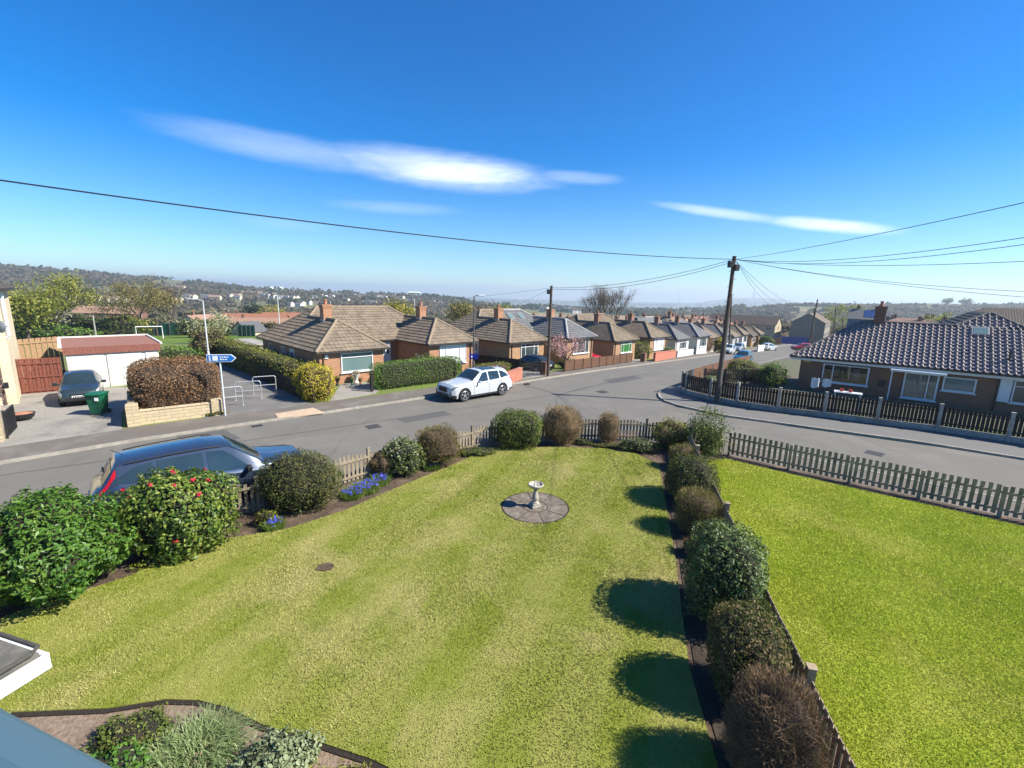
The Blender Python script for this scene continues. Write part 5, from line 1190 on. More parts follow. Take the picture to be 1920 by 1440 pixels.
mb = MB(); mb.bar((-.08, -.1, 2.52), (-.08, 6.1, 2.52), .16, .10); mb.bar((4.48, -.1, 2.52), (4.48, 6.1, 2.52), .12, .10); mb.bar((-.1, 6.15, 2.53), (4.5, 6.15, 2.53), .14, .12); mb.build('roof_edge', M_WHITEW, gr)
def boards(name, label, a, b, h, m, pw=.14, gap=.012, n=1, alt=True, cat='fence'):
    rt = thing(name, label, cat, (*a, T(*a) + .05)); A, B = Vector((*a, 0)), Vector((*b, 0)); d = B - A; L = d.length; d /= L; nr = Vector((d.y, -d.x, 0)); rz = math.atan2(d.y, d.x)
    mb = MB(); k = int(L / (pw + gap))
    for i in range(k):
        p = A + d * ((i + .5) * L / k) + nr * (.035 if alt and i % 2 else 0); mb.box((p.x, p.y, T(*a) + .08 + h / 2), (pw, .022, h + random.uniform(-.02, .02)), rz, .004)
    mb.build('boards', m, rt, world=True); mb = MB()
    for z in (.25, h * .52, h - .2): mb.bar((A.x + nr.x * .06, A.y + nr.y * .06, T(*a) + z), (B.x + nr.x * .06, B.y + nr.y * .06, T(*a) + z), .03, .09)
    mb.build('rails', m, rt, world=True); return rt
boards('timber_gate', 'red brown boarded gate between the cream house and the white garage', (-27.9, 23.3), (-25.5, 25.2), 1.95, M_FENCER, cat='gate')
p1, p2 = AT(28, 660, 28.0), AT(116, 660, 30.5); boards('board_fence', 'tan boarded fence rising behind the red brown gate', (p1.x, p1.y), (p2.x, p2.y), 2.5, M_FENCET)
A_ = Vector((-16.55, 19.1)); ue = Vector((.766, .643)); un = Vector((-.643, .766))
hc = A_ + ue * 1.75 + un * 2.25
shrub('beech_hedge', 'block of brown beech hedge holding its dead leaves above a low stone wall', 'hedge', (hc.x, hc.y, .08), (3.5, 4.0, 2.55), leafmat('beech_leaf', [(.065, .030, .014), (.14, .072, .034), (.24, .135, .07), (.40, .25, .15)], .75, .15, .2), 17000, .085, C_BROWN, 5, .05, R(40), aspect=.55, jit=.8, depth=.14, k=.9, zlow=-.99)
lw = thing('stone_wall', 'low cream stone wall with two piers in front of the brown beech hedge', 'wall', (A_.x, A_.y, .08), R(40))
MB().box((1.55, .0, .30), (2.8, .24, .62)).build('wall', M_STONE, lw); MB().box((1.55, .0, .635), (2.86, .30, .06), 0, .012).build('coping', M_STONE, lw)
MB().box((0, .0, .48), (.44, .5, .96), 0, .015).build('pier', M_STONE, lw); MB().box((3.1, .0, .40), (.44, .42, .80), 0, .015).build('pier', M_STONE, lw)
MB().box((-.02, 1.9, .45), (.26, 3.4, .9), 0, .01).build('return_wall', M_STONE, lw)
shrub('ground_cover_plant', 'weeds at the right hand foot of the low stone wall', 'plant', (-14.15, 21.0, .08), (.9, .45, .25), L_YEL, 400, .06, C_DARK, 2.2, .3, R(40))
L_HEDGE = leafmat('green_hedge_leaf', [(.035, .085, .010), (.075, .16, .018), (.125, .22, .03), (.20, .26, .05)], .55, .2, .4, 2.)
L_HEDGEY = leafmat('golden_hedge_leaf', [(.20, .20, .02), (.40, .33, .03), (.58, .47, .04), (.68, .55, .08)], .55, .25, .3, 2.5)
L_HEDGEO = leafmat('olive_hedge_leaf', [(.06, .085, .014), (.12, .14, .025), (.21, .21, .04), (.34, .28, .06)], .55, .2, .3, 1.2)
shrub('long_hedge', 'long olive green hedge along the path ending at the golden bush', 'hedge', (-20.2, 34.4, T(-20, 34) - .1), (22.5, 1.7, 2.0), L_HEDGEO, 20000, .11, C_DARK, 6, .10, R(135), jit=.8, depth=.2, k=.86)
shrub('golden_bush', 'golden yellow clipped bush at the street end of the long hedge', 'hedge', (-11.05, 24.85, .08), (2.3, 1.7, 1.95), L_HEDGEY, 6500, .085, C_BROWN, 4.5, .2, R(135), jit=.8)
shrub('clipped_hedge', 'clipped bright green hedge block behind the white car', 'hedge', (-6.3, 29.95, T(-6, 30) + .05), (6.7, 1.3, 1.72), L_HEDGE, 15000, .075, C_DARK, 7, .05, R(45), jit=.8, depth=.16, k=.88)
bh = thing('gate_post', 'dark timber gate post at the left end of the clipped green hedge', 'post', (-8.55, 27.05, .08)); MB().box((0, 0, .55), (.14, .14, 1.1), R(45), .01).build('shaft', M_FENCED, bh); MB().box((0, 0, 1.12), (.18, .18, .05), R(45), .01).build('cap', M_FENCED, bh)
bh = thing('gate_post', 'dark timber gate post under the golden bush', 'post', (-10.75, 23.95, .08)); MB().box((0, 0, .5), (.12, .12, 1.0), R(45), .01).build('shaft', M_FENCED, bh); MB().box((0, 0, 1.02), (.16, .16, .05), R(45), .01).build('cap', M_FENCED, bh)
boards('board_fence', 'dark low boarded fence in the shade below the long hedge', (-11.3, 24.2), (-17, 29.9), .95, M_FENCED)
shrub('variegated_shrub', 'round variegated shrub between the two wings of the first bungalow', 'bush', (-6.55, 33.1, T(-6, 33) + .05), (2.2, 1.6, 1.75), L_WHITE, 2600, .09, C_DARK, 2.3, .15)
for lab, (px, py), s_, m in (('black urn planter under the big window of the first bungalow', (633, 722), .55, M_BLACK), ('tall white urn planter on the drive by the first bungalow', (668, 718), .75, M_WHITEW), ('terracotta planter beside the white urn', (676, 721), .4, M_POT), ('green leafy pot left of the white urn', (660, 722), .45, M_BIN)):
    p = G(px, py, .1); rt = thing('planter', lab, 'planter', (p.x, p.y, .1))
    MB().lathe([(s_ * .2, 0), (s_ * .22, .03), (s_ * .12, s_ * .25), (s_ * .2, s_ * .5), (s_ * .32, s_ * .75), (s_ * .34, s_ * .8), (s_ * .28, s_ * .8), (s_ * .26, s_ * .7), (0, s_ * .68)], 14).build('pot', m, rt, smooth=False)
    P, N = super_pts(160, s_ * .3, s_ * .3, s_ * .4, 2.2, .2); P[:, 2] += s_ * .7; fastmesh('plant', leaf_quads(P, N, .09), 4, L_GRN if m is M_BIN else L_BRG, rt)
# green wheeled bin
p = G(180, 778, .1); bn = thing('wheelie_bin', 'green wheeled bin standing on the forecourt', 'bin', (p.x, p.y + .2, .1), R(12))
mb = MB(); vs = []
for z, w_, d_ in ((.06, .44, .46), (.92, .56, .66)): vs += [(-w_ / 2, -d_ / 2, z), (w_ / 2, -d_ / 2, z), (w_ / 2, d_ / 2, z), (-w_ / 2, d_ / 2, z)]
mb.add(vs, [(3, 2, 1, 0), (4, 5, 6, 7), (0, 1, 5, 4), (1, 2, 6, 5), (2, 3, 7, 6), (3, 0, 4, 7)]); mb.box((0, -.31, .90), (.60, .10, .07), 0, .01); mb.build('body', M_BIN, bn)
mb = MB(); mb.box((0, -.02, .99), (.62, .76, .10), 0, .03); mb.box((0, .40, .97), (.5, .06, .05), 0, .01); mb.build('lid', M_BIN, bn); MB().box((.16, -.345, .80), (.16, .012, .2)).build('sticker', M_WHITE, bn)
for x in (-.26, .26): MB().lathe([(0, -.03), (.10, -.03), (.10, .03), (0, .03)], 14, (x, .26, .10), 'x').build('wheel', M_TYRE, bn)
# the house at the left edge
lh = thing('rendered_house', 'cream rendered house cut off by the left edge of the picture', 'house', (-24.9, 22.15, 0), R(225))
MB().box((4, -3.5, 2.75), (8, 7, 5.9)).build('wall', M_CREAM, lh)
mb = MB(); mb.tube([(-.1, -.1, 5.65), (-.1, -.1, 3.5)], .075, 10); mb.box((-.02, -.12, 3.45), (.2, .12, .08)); mb.build('soil_pipe', M_UPVC, lh)
MB().tube([(.42, .06, 6.4), (.42, .06, .1)], .05, 8).build('downpipe', pmat('brown_downpipe', (.10, .07, .06), None, 4, .6), lh)
mb = MB(); mb.prism([(-.3, .3), (8.3, .3), (8.3, -7.3), (-.3, -7.3)], 5.66, 5.78); mb.build('eaves', M_GUTTER, lh)
mb = MB(); hp = [(-.3, .3, 5.8), (8.3, .3, 5.8), (8.3, -7.3, 5.8), (-.3, -7.3, 5.8)]; mb.add(hp + [(3.6, -3.5, 8.0), (4.4, -3.5, 8.0)], [(0, 4, 5, 1), (1, 5, 2), (2, 5, 4, 3), (3, 4, 0)]); mb.build('roof', M_TILED, lh, recalc=True)
ds = thing('satellite_dish', 'grey satellite dish on the wall of the cream house', 'satellite dish', AT(9, 612, 21.75), R(-5))
MB().lathe([(0, 0), (.15, .015), (.27, .05), (.30, .075), (.29, .08), (.15, .035), (0, .02)], 20, (0, -.25, 0), 'y').build('dish', M_LEAD, ds); mb = MB(); mb.tube([(0, .1, 0), (0, -.22, 0)], .025, 6); mb.tube([(0, -.2, -.25), (0, -.55, -.05)], .012, 5); mb.box((0, -.57, -.02), (.07, .1, .07)); mb.build('arm', M_BLACK, ds)
wl = thing('wall_lamp', 'black lantern on the wall of the cream house', 'lamp', AT(12, 722, 21.75), R(45)); MB().box((0, -.12, 0), (.16, .16, .3), 0, .03).build('lantern', M_BLACK, wl); MB().box((0, -.02, .1), (.06, .16, .05)).build('bracket', M_BLACK, wl)
sp = thing('stone_wall', 'cream stone gate pier and wall at the left edge by the black gate', 'wall', (-19.85, 16.55, .06), R(42))
MB().box((0, 0, .62), (.55, .5, 1.24), 0, .015).build('pier', M_STONE, sp); MB().box((0, 0, 1.28), (.66, .6, .09), 0, .02).build('coping', M_STONE, sp); MB().box((-2.3, .05, .45), (4.1, .3, .9)).build('wall', M_STONE, sp)
gt = thing('metal_gate', 'black metal gate folded open beside the stone pier', 'gate', (-19.75, 16.95, .08), R(128))
mb = MB(); mb.bar((0, 0, .1), (1.6, 0, .1), .04, .04); mb.bar((0, 0, 1.05), (1.6, 0, 1.05), .04, .04)
for i in range(14): mb.bar((.03 + i * .118, 0, .1), (.03 + i * .118, 0, 1.05), .045, .02)
mb.build('leaf', M_BLACK, gt); MB().bar((0, 0, 0), (0, 0, 1.15), .06, .06).build('hinge_post', M_BLACK, gt)
p = G(44, 787, .1); pt = thing('planter', 'black bowl planter on the drive beside the cream house', 'planter', (p.x, p.y, .1)); MB().lathe([(.2, 0), (.36, .12), (.42, .30), (.38, .31), (.33, .2), (0, .2)], 18).build('pot', M_BLACK, pt); MB().lathe([(.36, .28), (.2, .34), (0, .36)], 14).build('soil', M_POT, pt)
shrub('blossom_shrub', 'pink budded shrub against the cream house wall', 'bush', (-24.2, 20.2, .05), (1.3, 1.2, 1.9), leafmat('pink_bud', [(.30, .12, .09), (.45, .22, .18), (.55, .36, .28)], .7, .2), 700, .09, C_BROWN, 2.2, .3, depth=.8, k=.2)
# sign post, railings, bicycle
sg = thing('fingerpost_sign', 'blue arrow shaped path sign on a pale post beside the beech hedge', 'sign', (-13.72, 20.98, .08), R(14))
MB().tube([(0, 0, -.2), (0, 0, 2.95)], .038, 10).build('post', M_LAMP, sg)
mb = MB(); mb.plate([(-.52, -.05, 2.62), (.52, -.05, 2.62), (.72, -.05, 2.80), (.52, -.05, 2.98), (-.52, -.05, 2.98)], .03); bd = mb.build('border_board', M_WHITE, sg)
MB().plate([(-.49, -.068, 2.65), (.505, -.068, 2.65), (.67, -.068, 2.80), (.505, -.068, 2.95), (-.49, -.068, 2.95)], .012).build('blue_face', M_BLUE, sg)
mb = MB(); mb.box((-.16, -.078, 2.80), (.22, .008, .22)); mb.build('white_panel', M_WHITE, sg)
mb = MB()   # walking figure and cycle marks, two lines of lettering too small to read
mb.lathe([(.03, -.004), (.03, .004), (0, .004)], 10, (-.385, -.08, 2.89), 'y'); mb.box((-.385, -.08, 2.80), (.05, .008, .12)); mb.box((-.405, -.08, 2.71), (.025, .008, .09), Matrix.Rotation(.3, 3, 'Y')); mb.box((-.36, -.08, 2.71), (.025, .008, .09), Matrix.Rotation(-.3, 3, 'Y')); mb.build('pictogram', M_WHITE, sg)
for z, ws in ((2.855, (.07, .05, .09, .06)), (2.745, (.10, .06, .08))):
    x = .03; mb = MB()
    for q in ws: mb.box((x + q / 2, -.078, z), (q, .008, .05)); x += q + .03
    mb.build('lettering', M_WHITE, sg)
def railing(label, a, b, h=1.02):
    rt = thing('railing', label, 'railing', (*a, .09)); L = math.dist(a, b); rt.rotation_euler.z = math.atan2(b[1] - a[1], b[0] - a[0])
    MB().tube([(0, 0, -.1), (0, 0, h - .07), (.07, 0, h), (L - .07, 0, h), (L, 0, h - .07), (L, 0, -.1)], .027, 10).build('hoop', M_GALV, rt); MB().tube([(0, 0, h * .5), (L, 0, h * .5)], .022, 8).build('mid_rail', M_GALV, rt)
    mb = MB(); mb.box((0, 0, .008), (.14, .14, .016)); mb.box((L, 0, .008), (.14, .14, .016)); mb.build('foot_plate', M_GALV, rt)
railing('middle steel hoop railing of the staggered barrier on the path', (-15.0, 23.95), (-13.9, 24.5)); railing('nearest steel hoop railing, half behind the beech hedge', (-15.2, 22.1), (-14.05, 23.0)); railing('farthest steel hoop railing against the dark hedge', (-14.9, 25.5), (-13.9, 26.1))
# ------------------------------------------------------------------ lamps and poles
def lamp(label, x, y, h, adeg, m, arm=.7, sign=None):
    rt = thing('street_lamp', label, 'street lamp', (x, y, T(x, y) + .05), R(adeg))
    MB().tube([(0, 0, -.2), (0, 0, 1.5), (0, 0, 1.55), (0, 0, h)], [.085, .085, .055, .04], 12).build('column', m, rt)
    mb = MB(); mb.tube([(0, 0, h - .02), (arm * .4, 0, h + .05), (arm, 0, h + .07)], .028, 8); mb.build('arm', m, rt); mb = MB(); mb.box((arm + .18, 0, h + .06), (.48, .2, .09), 0, .03); mb.build('lantern', M_LAMP, rt)
    if sign: MB().box((0, -.07, sign), (.62, .03, .36), R(-adeg), .01).build('blue_plate', M_BLUED, rt); q = MB(); q.box((-.15, -.09, sign), (.07, .01, .14), 0); q.build('white_mark', M_WHITE, rt)
lamp('pale street lamp rising behind the beech hedge', -22.3, 32.9, 5.2, 180, M_LAMP)
lamp('dark street lamp with a small blue plate beside the white car', -2.72, 31.25, 5.95, 20, M_LAMPD, .35, 1.85)
def pole(label, base, top, boxes=2, steps=True, r=.13):
    b, t = Vector(base), Vector(top); rt = thing('utility_pole', label, 'utility pole', b)
    MB().tube([b - Vector((0, 0, .4)), b, b + (t - b) * .5, t], [r * 1.1, r * 1.1, r * .95, r * .78], 12).build('shaft', M_POLE, rt, world=True)
    d = (t - b).normalized()
    for k in range(boxes):
        c = t - d * (.35 + .18 * k) + Vector((-.18 if k % 2 == 0 else .16, -.05, -.05)); MB().box(c, (.26, .22, .36), .3, .03).build('terminal_box', M_BLACK, rt, world=True)
    mb = MB(); mb.tube([t - d * .02, t + d * .05], r * .85, 10); mb.build('cap', M_BLACK, rt, world=True)
    if steps:
        for k in range(9):
            c = t - d * (.8 + .42 * k); s_ = 1 if k % 2 else -1; MB().tube([c, c + Vector((s_ * .24, -.05, 0))], .011, 5).build('step', M_GUTTER, rt, world=True)
        L_ = (t - b).length; mb = MB(); mb.tube([b + Vector((.13, -.06, 0)), b + (t - b) * .6 + Vector((.115, -.05, 0))], .02, 6); mb.build('cable_guard', M_GALV, rt, world=True)
b = G(1343, 757); t1 = AT(1377, 482, b.y); PT1 = t1.copy(); pole('tall leaning wooden pole at the corner carrying most of the overhead cables', b, t1)
b = G(1027, 707); t2 = AT(1034, 537, b.y); PT2 = t2.copy(); pole('wooden pole beside the iron gates across the street', b, t2, 1, False, .12)
b = G(1366, 663); t3 = AT(1372, 553, b.y); pole('far wooden pole directly right of the tall corner pole', b, t3, 1, False, .13)
b = AT(1516, 650, 99); b.z = T(b.x, b.y); t4 = AT(1533, 562, 99); pole('leaning wooden pole at the tip of the pantiled roof', b, t4, 0, False, .16)
b = AT(1522, 650, 112); b.z = T(b.x, b.y); t5 = AT(1527, 578, 112); pole('shorter wooden pole just behind the leaning one', b, t5, 1, False, .16)
b = AT(1563, 640, 112); b.z = T(b.x, b.y); t6 = AT(1567, 580, 112); pole('thin wooden pole in front of the grey gabled house', b, t6, 0, False, .13)
def wire(label, a, b, sag, r=.012, n=24):
    a, b = Vector(a), Vector(b); pts = [a + (b - a) * (i / n) - Vector((0, 0, sag * 4 * (i / n) * (1 - i / n))) for i in range(n + 1)]
    o = MB().tube([p - a for p in pts], r, 5).build('overhead_cable', M_WIRE); o.location = a; tag(o, label, 'cable', 'overhead cables')
q = PT1 + Vector((0, 0, -.12))
wire('thick cable sweeping from the corner pole across the sky to the left edge', q, AT(-90, 325, 9.5), .35, .017)
wire('upper cable between the corner pole and the pole by the iron gates', q, PT2 + Vector((0, 0, -.1)), .45, .013); wire('lower cable between the corner pole and the pole by the iron gates', q - Vector((0, 0, .12)), PT2 + Vector((0, 0, -.2)), .55, .013)
for lab, px, py, yy, sg_ in (('steepest cable rising from the corner pole to the right edge', 2000, 362, 9, .12), ('second highest cable running right from the corner pole', 2000, 433, 11, .35), ('third highest cable running right from the corner pole', 2000, 447, 11.5, .4), ('level cable running right from the corner pole', 2000, 486, 13, .25), ('sagging cable dropping from the corner pole over the pantiled roof', 2000, 550, 17, .3), ('lowest sagging cable dropping from the corner pole over the pantiled roof', 1990, 562, 18, .25)):
    wire(lab, q, AT(px, py, yy), sg_, .009)
for lab, px, py, yy in (('left one of three service cables falling from the corner pole up the street', 1452, 575, 60), ('middle one of three service cables falling from the corner pole up the street', 1470, 572, 60), ('right one of three service cables falling from the corner pole up the street', 1500, 574, 62)): wire(lab, q + Vector((.1, 0, -.1)), AT(px, py, yy), .5, .011)
wire('faint cable from the gate pole to the lamp and first bungalow', PT2 + Vector((0, 0, -.1)), AT(640, 572, 37), .25, .008); wire('faint cable from the gate pole to the grey slated wing', PT2 + Vector((0, 0, -.15)), AT(905, 598, 43), .1, .008)

# ------------------------------------------------------------------ garden fronts along the street
def wall_line(name, label, pts, h, m, th=.24, cope=None):
    rt = thing(name, label, 'wall', (*pts[0][:2], T(*pts[0][:2]))); mb = MB(); mc = MB()
    for a, b in zip(pts, pts[1:]):
        mb.bar((a[0], a[1], T(*a[:2]) + h / 2 - .1), (b[0], b[1], T(*b[:2]) + h / 2 - .1), th, h + .3); mc.bar((a[0], a[1], T(*a[:2]) + h + .09), (b[0], b[1], T(*b[:2]) + h + .09), th + .07, .07)
    mb.build('wall', m, rt, world=True, recalc=True); mc.build('coping', cope or m, rt, world=True, recalc=True); return rt
g2 = lambda *q: [tuple(G(*p)[:2]) for p in q]
wall_line('garden_wall', 'red brick garden wall between the white car and the iron gates', g2((930, 733), (976, 713)), .85, M_BRICKR)
ga, gb_ = G(980, 712), G(1019, 705); ig = thing('iron_gates', 'black iron gates in front of the black car', 'gate', (ga.x, ga.y, ga.z + .1), math.atan2(gb_.y - ga.y, gb_.x - ga.x)); LG = (gb_ - ga).length
for k in (0, 1):
    mb = MB(); x0 = k * LG / 2 + .03; x1 = (k + 1) * LG / 2 - .03
    for z in (.12, .55, 1.05): mb.bar((x0, 0, z), (x1, 0, z), .025, .035)
    for i in range(12): mb.bar((x0 + (x1 - x0) * i / 11, 0, .1), (x0 + (x1 - x0) * i / 11, 0, 1.12 + .14 * math.sin(math.pi * i / 11)), .018, .018)
    mb.build('gate_leaf', M_BLACK, ig)
wall_line('gate_pier', 'short brick gate pier at the foot of the gate pole', g2((1017, 705), (1022, 704)), 1.0, M_BRICKD, .5)
low_fence('picket_fence', 'brown weathered picket fence across the street below the cherry tree', *g2((1058, 699), (1184, 680)), 9, .95, M_FENCEB, rside=-1, gap=.02)
low_fence('board_fence', 'dark fence between the first two bungalow pairs', (-5.8, 42.5), (.6, 35.8), 4, 1.2, M_FENCED, rside=-1, gap=.005)
wall_line('gate_pier', 'brick gate pier at the right end of the brown picket fence', g2((1204, 680), (1208, 679)), .95, M_BRICKD, .5)
wall_line('garden_wall', 'orange red garden wall in front of the third bungalow pair', g2((1226, 679), (1265, 672)), 1.0, M_BRICKR)
wall_line('garden_wall', 'white garden wall in front of the grey slated pair', g2((1268, 671), (1298, 666)), .8, M_WHITEW)
wall_line('gate_pier', 'white gate pier beside a dark blue gate', g2((1309, 664), (1312, 663.6)), 1.0, M_WHITEW, .5)
wall_line('long_garden_wall', 'long white garden wall running to the foremost parked white car', g2((1320, 662.5), (1356, 657.5)), 1.0, M_WHITEW)
wall_line('garden_wall', 'far white garden wall behind the parked silver car', [(44, 81.5), (52, 91.4)], 1.0, M_WHITEW)
boards('timber_gate', 'dark blue board gate between two white piers along the street', *g2((1299, 665.5), (1308, 664)), 1.0, P_NAVY, cat='gate')
shrub('front_hedge', 'low olive hedge in front of the right wing of the first bungalow', 'hedge', (-1.75, 33.6, T(-2, 33)), (4.2, 1.2, 1.15), L_HEDGEO, 3500, .09, C_BROWN, 4, .12, R(45), jit=.9)
shrub('garden_bush', 'green and russet bush behind the brick gate pier', 'bush', (15.3, 56.0, T(15, 56)), (3.6, 2.6, 2.2), L_YEL, 2600, .16, C_DARK, 2.3, .2)
shrub('garden_bush', 'bright green low bush behind the orange red garden wall', 'bush', (19.3, 59.2, T(19, 59)), (3.6, 2.0, 1.5), L_HEDGE, 1800, .16, C_DARK, 2.4, .2)
shrub('garden_bush', 'small dark green rockery bush below the cherry tree', 'bush', (5.2, 41.3, T(5, 41)), (2.2, 1.5, 1.0), L_GRN, 1500, .1, C_DARK, 2.3, .2)
shrub('russet_hedge', 'russet clipped hedge beside the long white wall', 'hedge', (31.2, 74.0, T(31, 74) + .1), (5.2, 2., 2.3), leafmat('russet_leaf', [(.10, .045, .02), (.18, .08, .035), (.24, .12, .05)], .7, .15), 4000, .16, C_BROWN, 6, .06, R(50))
shrub('yellow_bush', 'yellow bush at the far end of the russet hedge', 'bush', (35.0, 76.8, T(35, 76)), (1.8, 2., 2.4), L_HEDGEY, 1500, .16, C_BROWN, 3, .12, R(50))
shrub('garden_bush', 'dark green bush at the far end of the street by the brown board fence', 'bush', (56.5, 101.5, T(56, 101)), (3.2, 3.2, 2.4), L_HEDGE, 1500, .2, C_DARK, 3, .12)
# cherry
def branches(mb, p, d, L, r, lev, tips, spread=.55, up=.25, kids=3, shrink=.72, mid=True, curve=.18):
    q = p + d * L; m = p + d * L * .5 + Vector((random.gauss(0, 1), random.gauss(0, 1), 0)) * L * curve * .4
    mb.tube([p, m, q], [r, r * .82, r * .62], 6 if r > .05 else 4, False)
    if lev == 0: tips.append(q); return
    if mid and lev <= 2: tips.append(m)
    for i in range(kids):
        a = random.uniform(0, 6.28); s_ = d.orthogonal().normalized(); s_ = (s_ * math.cos(a) + d.cross(s_) * math.sin(a))
        nd_ = (d + s_ * spread * random.uniform(.6, 1.3) + Vector((0, 0, up))).normalized()
        branches(mb, q if i else q, nd_, L * shrink * random.uniform(.8, 1.15), r * .62, lev - 1, tips, spread, up, kids, shrink, mid, curve)
def tree(name, label, base, h, m, n, leaf, trunk=None, lev=3, spread=.6, up=.15, kids=3, sz=.55, tr=.16, trunkfrac=.28, group=None, aspect=.6, lean=(0, 0), squash=1.):
    rt = thing(name, label, 'tree', base, 0, group); mb = MB(); tips = []
    L0 = h * trunkfrac; d = Vector((lean[0], lean[1], 1)).normalized()
    mb.tube([(0, 0, -.4), d * L0], [tr * 1.15, tr * .85], 8, False)
    for i in range(kids + 1):
        a = i * 6.28 / (kids + 1) + random.uniform(-.4, .4); branches(mb, d * L0 * random.uniform(.75, 1.), Vector((math.cos(a) * spread, math.sin(a) * spread, 1 if i else 1.6)).normalized(), h * .30, tr * .6, lev - 1, tips, spread, up, kids)
    zs = max(t.z for t in tips); k = h / zs if zs > 0 else 1
    mb.v = [(x * k, y * k, z * k if z > 0 else z) for x, y, z in mb.v]; mb.build('trunk', trunk or M_POLE, rt)
    if n:
        C_ = np.array([tuple(t * k) for t in tips]); idx = rng.integers(0, len(C_), n); P = C_[idx] + rng.normal(size=(n, 3)) * sz * np.array([1, 1, .75]); P[:, 2] = np.maximum(P[:, 2], .15)
        fastmesh('crown', leaf_quads(P, unit(rng.normal(size=P.shape) + np.array([0, 0, .5])), leaf, aspect), 4, m, rt)
    return rt
L_PINK = leafmat('cherry_blossom', [(.50, .20, .24), (.62, .32, .34), (.72, .45, .45)], .7, .3)
tree('cherry_tree', 'small cherry tree in pink blossom leaning over the brown picket fence', (5.0, 40.6, T(5, 40)), 3.0, L_PINK, 1700, .12, lev=3, spread=.95, up=-.05, sz=.24, tr=.09, lean=(-.25, 0))

# ------------------------------------------------------------------ houses farther off
def house(name, label, pos, zr, deg, Lr, D, eh, rh, wm, rm, cat='house', wins=2, floors=2, chims=1, group=None, base=3., gwin=True, gable=True):
    """gabled (or hipped) house, ridge along local x, top of ridge at height zr; eh / rh = eaves and ridge above the ground"""
    z0 = zr - rh; rt = thing(name, label, cat, (pos[0], pos[1], z0), R(deg), group); a, b = Lr / 2, D / 2
    mb = MB()
    if gable: mb.add([(-a, -b, -base), (-a, b, -base), (-a, b, eh), (-a, 0, rh - .05), (-a, -b, eh), (a, -b, -base), (a, b, -base), (a, b, eh), (a, 0, rh - .05), (a, -b, eh)], [(0, 1, 2, 3, 4)[::-1], (5, 6, 7, 8, 9), (0, 5, 9, 4), (1, 2, 7, 6), (0, 1, 6, 5)])
    else: mb.box((0, 0, (eh - base) / 2), (Lr, D, eh + base))
    mb.build('wall', wm, rt, recalc=True)
    o = .25; k = (rh - eh) / b; ze = eh - k * o + .05; mb = MB(); h_ = 0 if gable else b
    if gable:
        for s_ in (-1, 1):
            pl = [(-a - o, s_ * (b + o), ze), (a + o, s_ * (b + o), ze), (a + o, 0, rh), (-a - o, 0, rh)]
            slope(mb, pl if s_ < 0 else pl[::-1]); mb.plate(pl, .12)
    else:
        P = [(-a - o, -b - o, ze), (a + o, -b - o, ze), (a + o, b + o, ze), (-a - o, b + o, ze)]; q = [(-a + b, 0, rh), (a - b, 0, rh)]
        slope(mb, [P[0], P[1], q[1], q[0]]); slope(mb, [P[1], P[2], q[1]]); slope(mb, [P[2], P[3], q[0], q[1]]); slope(mb, [P[3], P[0], q[0]])
    mb.build('roof', rm, rt)
    for f in range(floors if wins else 0):
        for i in range(wins):
            x = -a + Lr * (i + .5) / wins; z = .8 + f * 2.5
            if z + 1.1 < eh + .2: window(rt, x, z, min(1.5, Lr / wins * .5), 1.15, 'f', -b - .01, (1, 1), 0, False)
    if gwin and gable: window(rt, 0, eh - 1.5, 1.0, 1.1, 'r', a + .012, (1,), 0, False); window(rt, 0, eh - 1.5, .9, 1.0, 'l', -a - .012, (1,), 0, False)
    for i in range(chims):
        x = (-a * .55 if i == 0 else a * .6); chimney(rt, x, 0, rh - .5, rh + .9, .7, .55, M_BRICKD, 2 if chims < 3 else 1)
    return rt
M_YSTONE = brick('yellow_stone_blocks', (.50, .42, .27), (.42, .35, .23), (.36, .30, .2), 2.0)
M_GSTONE = brick('grey_stone_blocks', (.30, .27, .22), (.24, .22, .18), (.2, .18, .15), 2.0)
def hat(px, py, y): q = AT(px, py, y); return q, q.z
q, z = hat(1402, 592, 152); house('terraced_house', 'long two storey yellow stone terrace with a dark roof at the far street end', (q.x + 1, q.y + 4), z, 139 + 180, 21, 9, 5.0, 7.6, M_YSTONE, M_TILED, 'houses', 6, 2, 0)
q, z = hat(1518, 588, 142); q.x += 5.3; q.y += 6.6; house('stone_house', 'grey gabled two storey house with a light brown roof behind the leaning pole', (q.x, q.y), z, 51, 17, 9, 5.0, 7.8, M_GSTONE, M_TILE, 'house', 4, 2, 0)
q, z = hat(1628, 580, 128); sh_ = house('blue_hut', 'blue grey gabled building with solar panels on its roof behind the right chimney', (q.x, q.y), z, -39, 8, 8, 4.6, 7.2, pmat('blue_render', (.035, .10, .20), (.03, .085, .17), 4, .8), M_TILEG, 'house', 1, 2, 2)
mb = MB(); k = 2.6 / 4.; c = Vector((1.2, -2.0, 4.6 + k * 2.0 + .18)); m_ = Matrix.Rotation(math.atan(k), 3, 'X')
for i in range(3):
    for j in range(2): mb.box(c + m_ @ Vector((-1.2 + 1.25 * i, -.85 + 1.7 * j, 0)), (1.2, 1.62, .05), m_)
mb.build('solar_panel', pmat('solar_glass', (.02, .05, .16), (.03, .07, .2), 3, .15), sh_)
q, z = hat(1885, 578, 70); house('house', 'large dark brown roofed house cut off by the right edge behind the pantiled bungalow', (q.x + 4, q.y), z, -39, 20, 10, 3.2, 6.2, M_BRICKD, M_TILED, 'house', 3, 1, 0, gable=False)
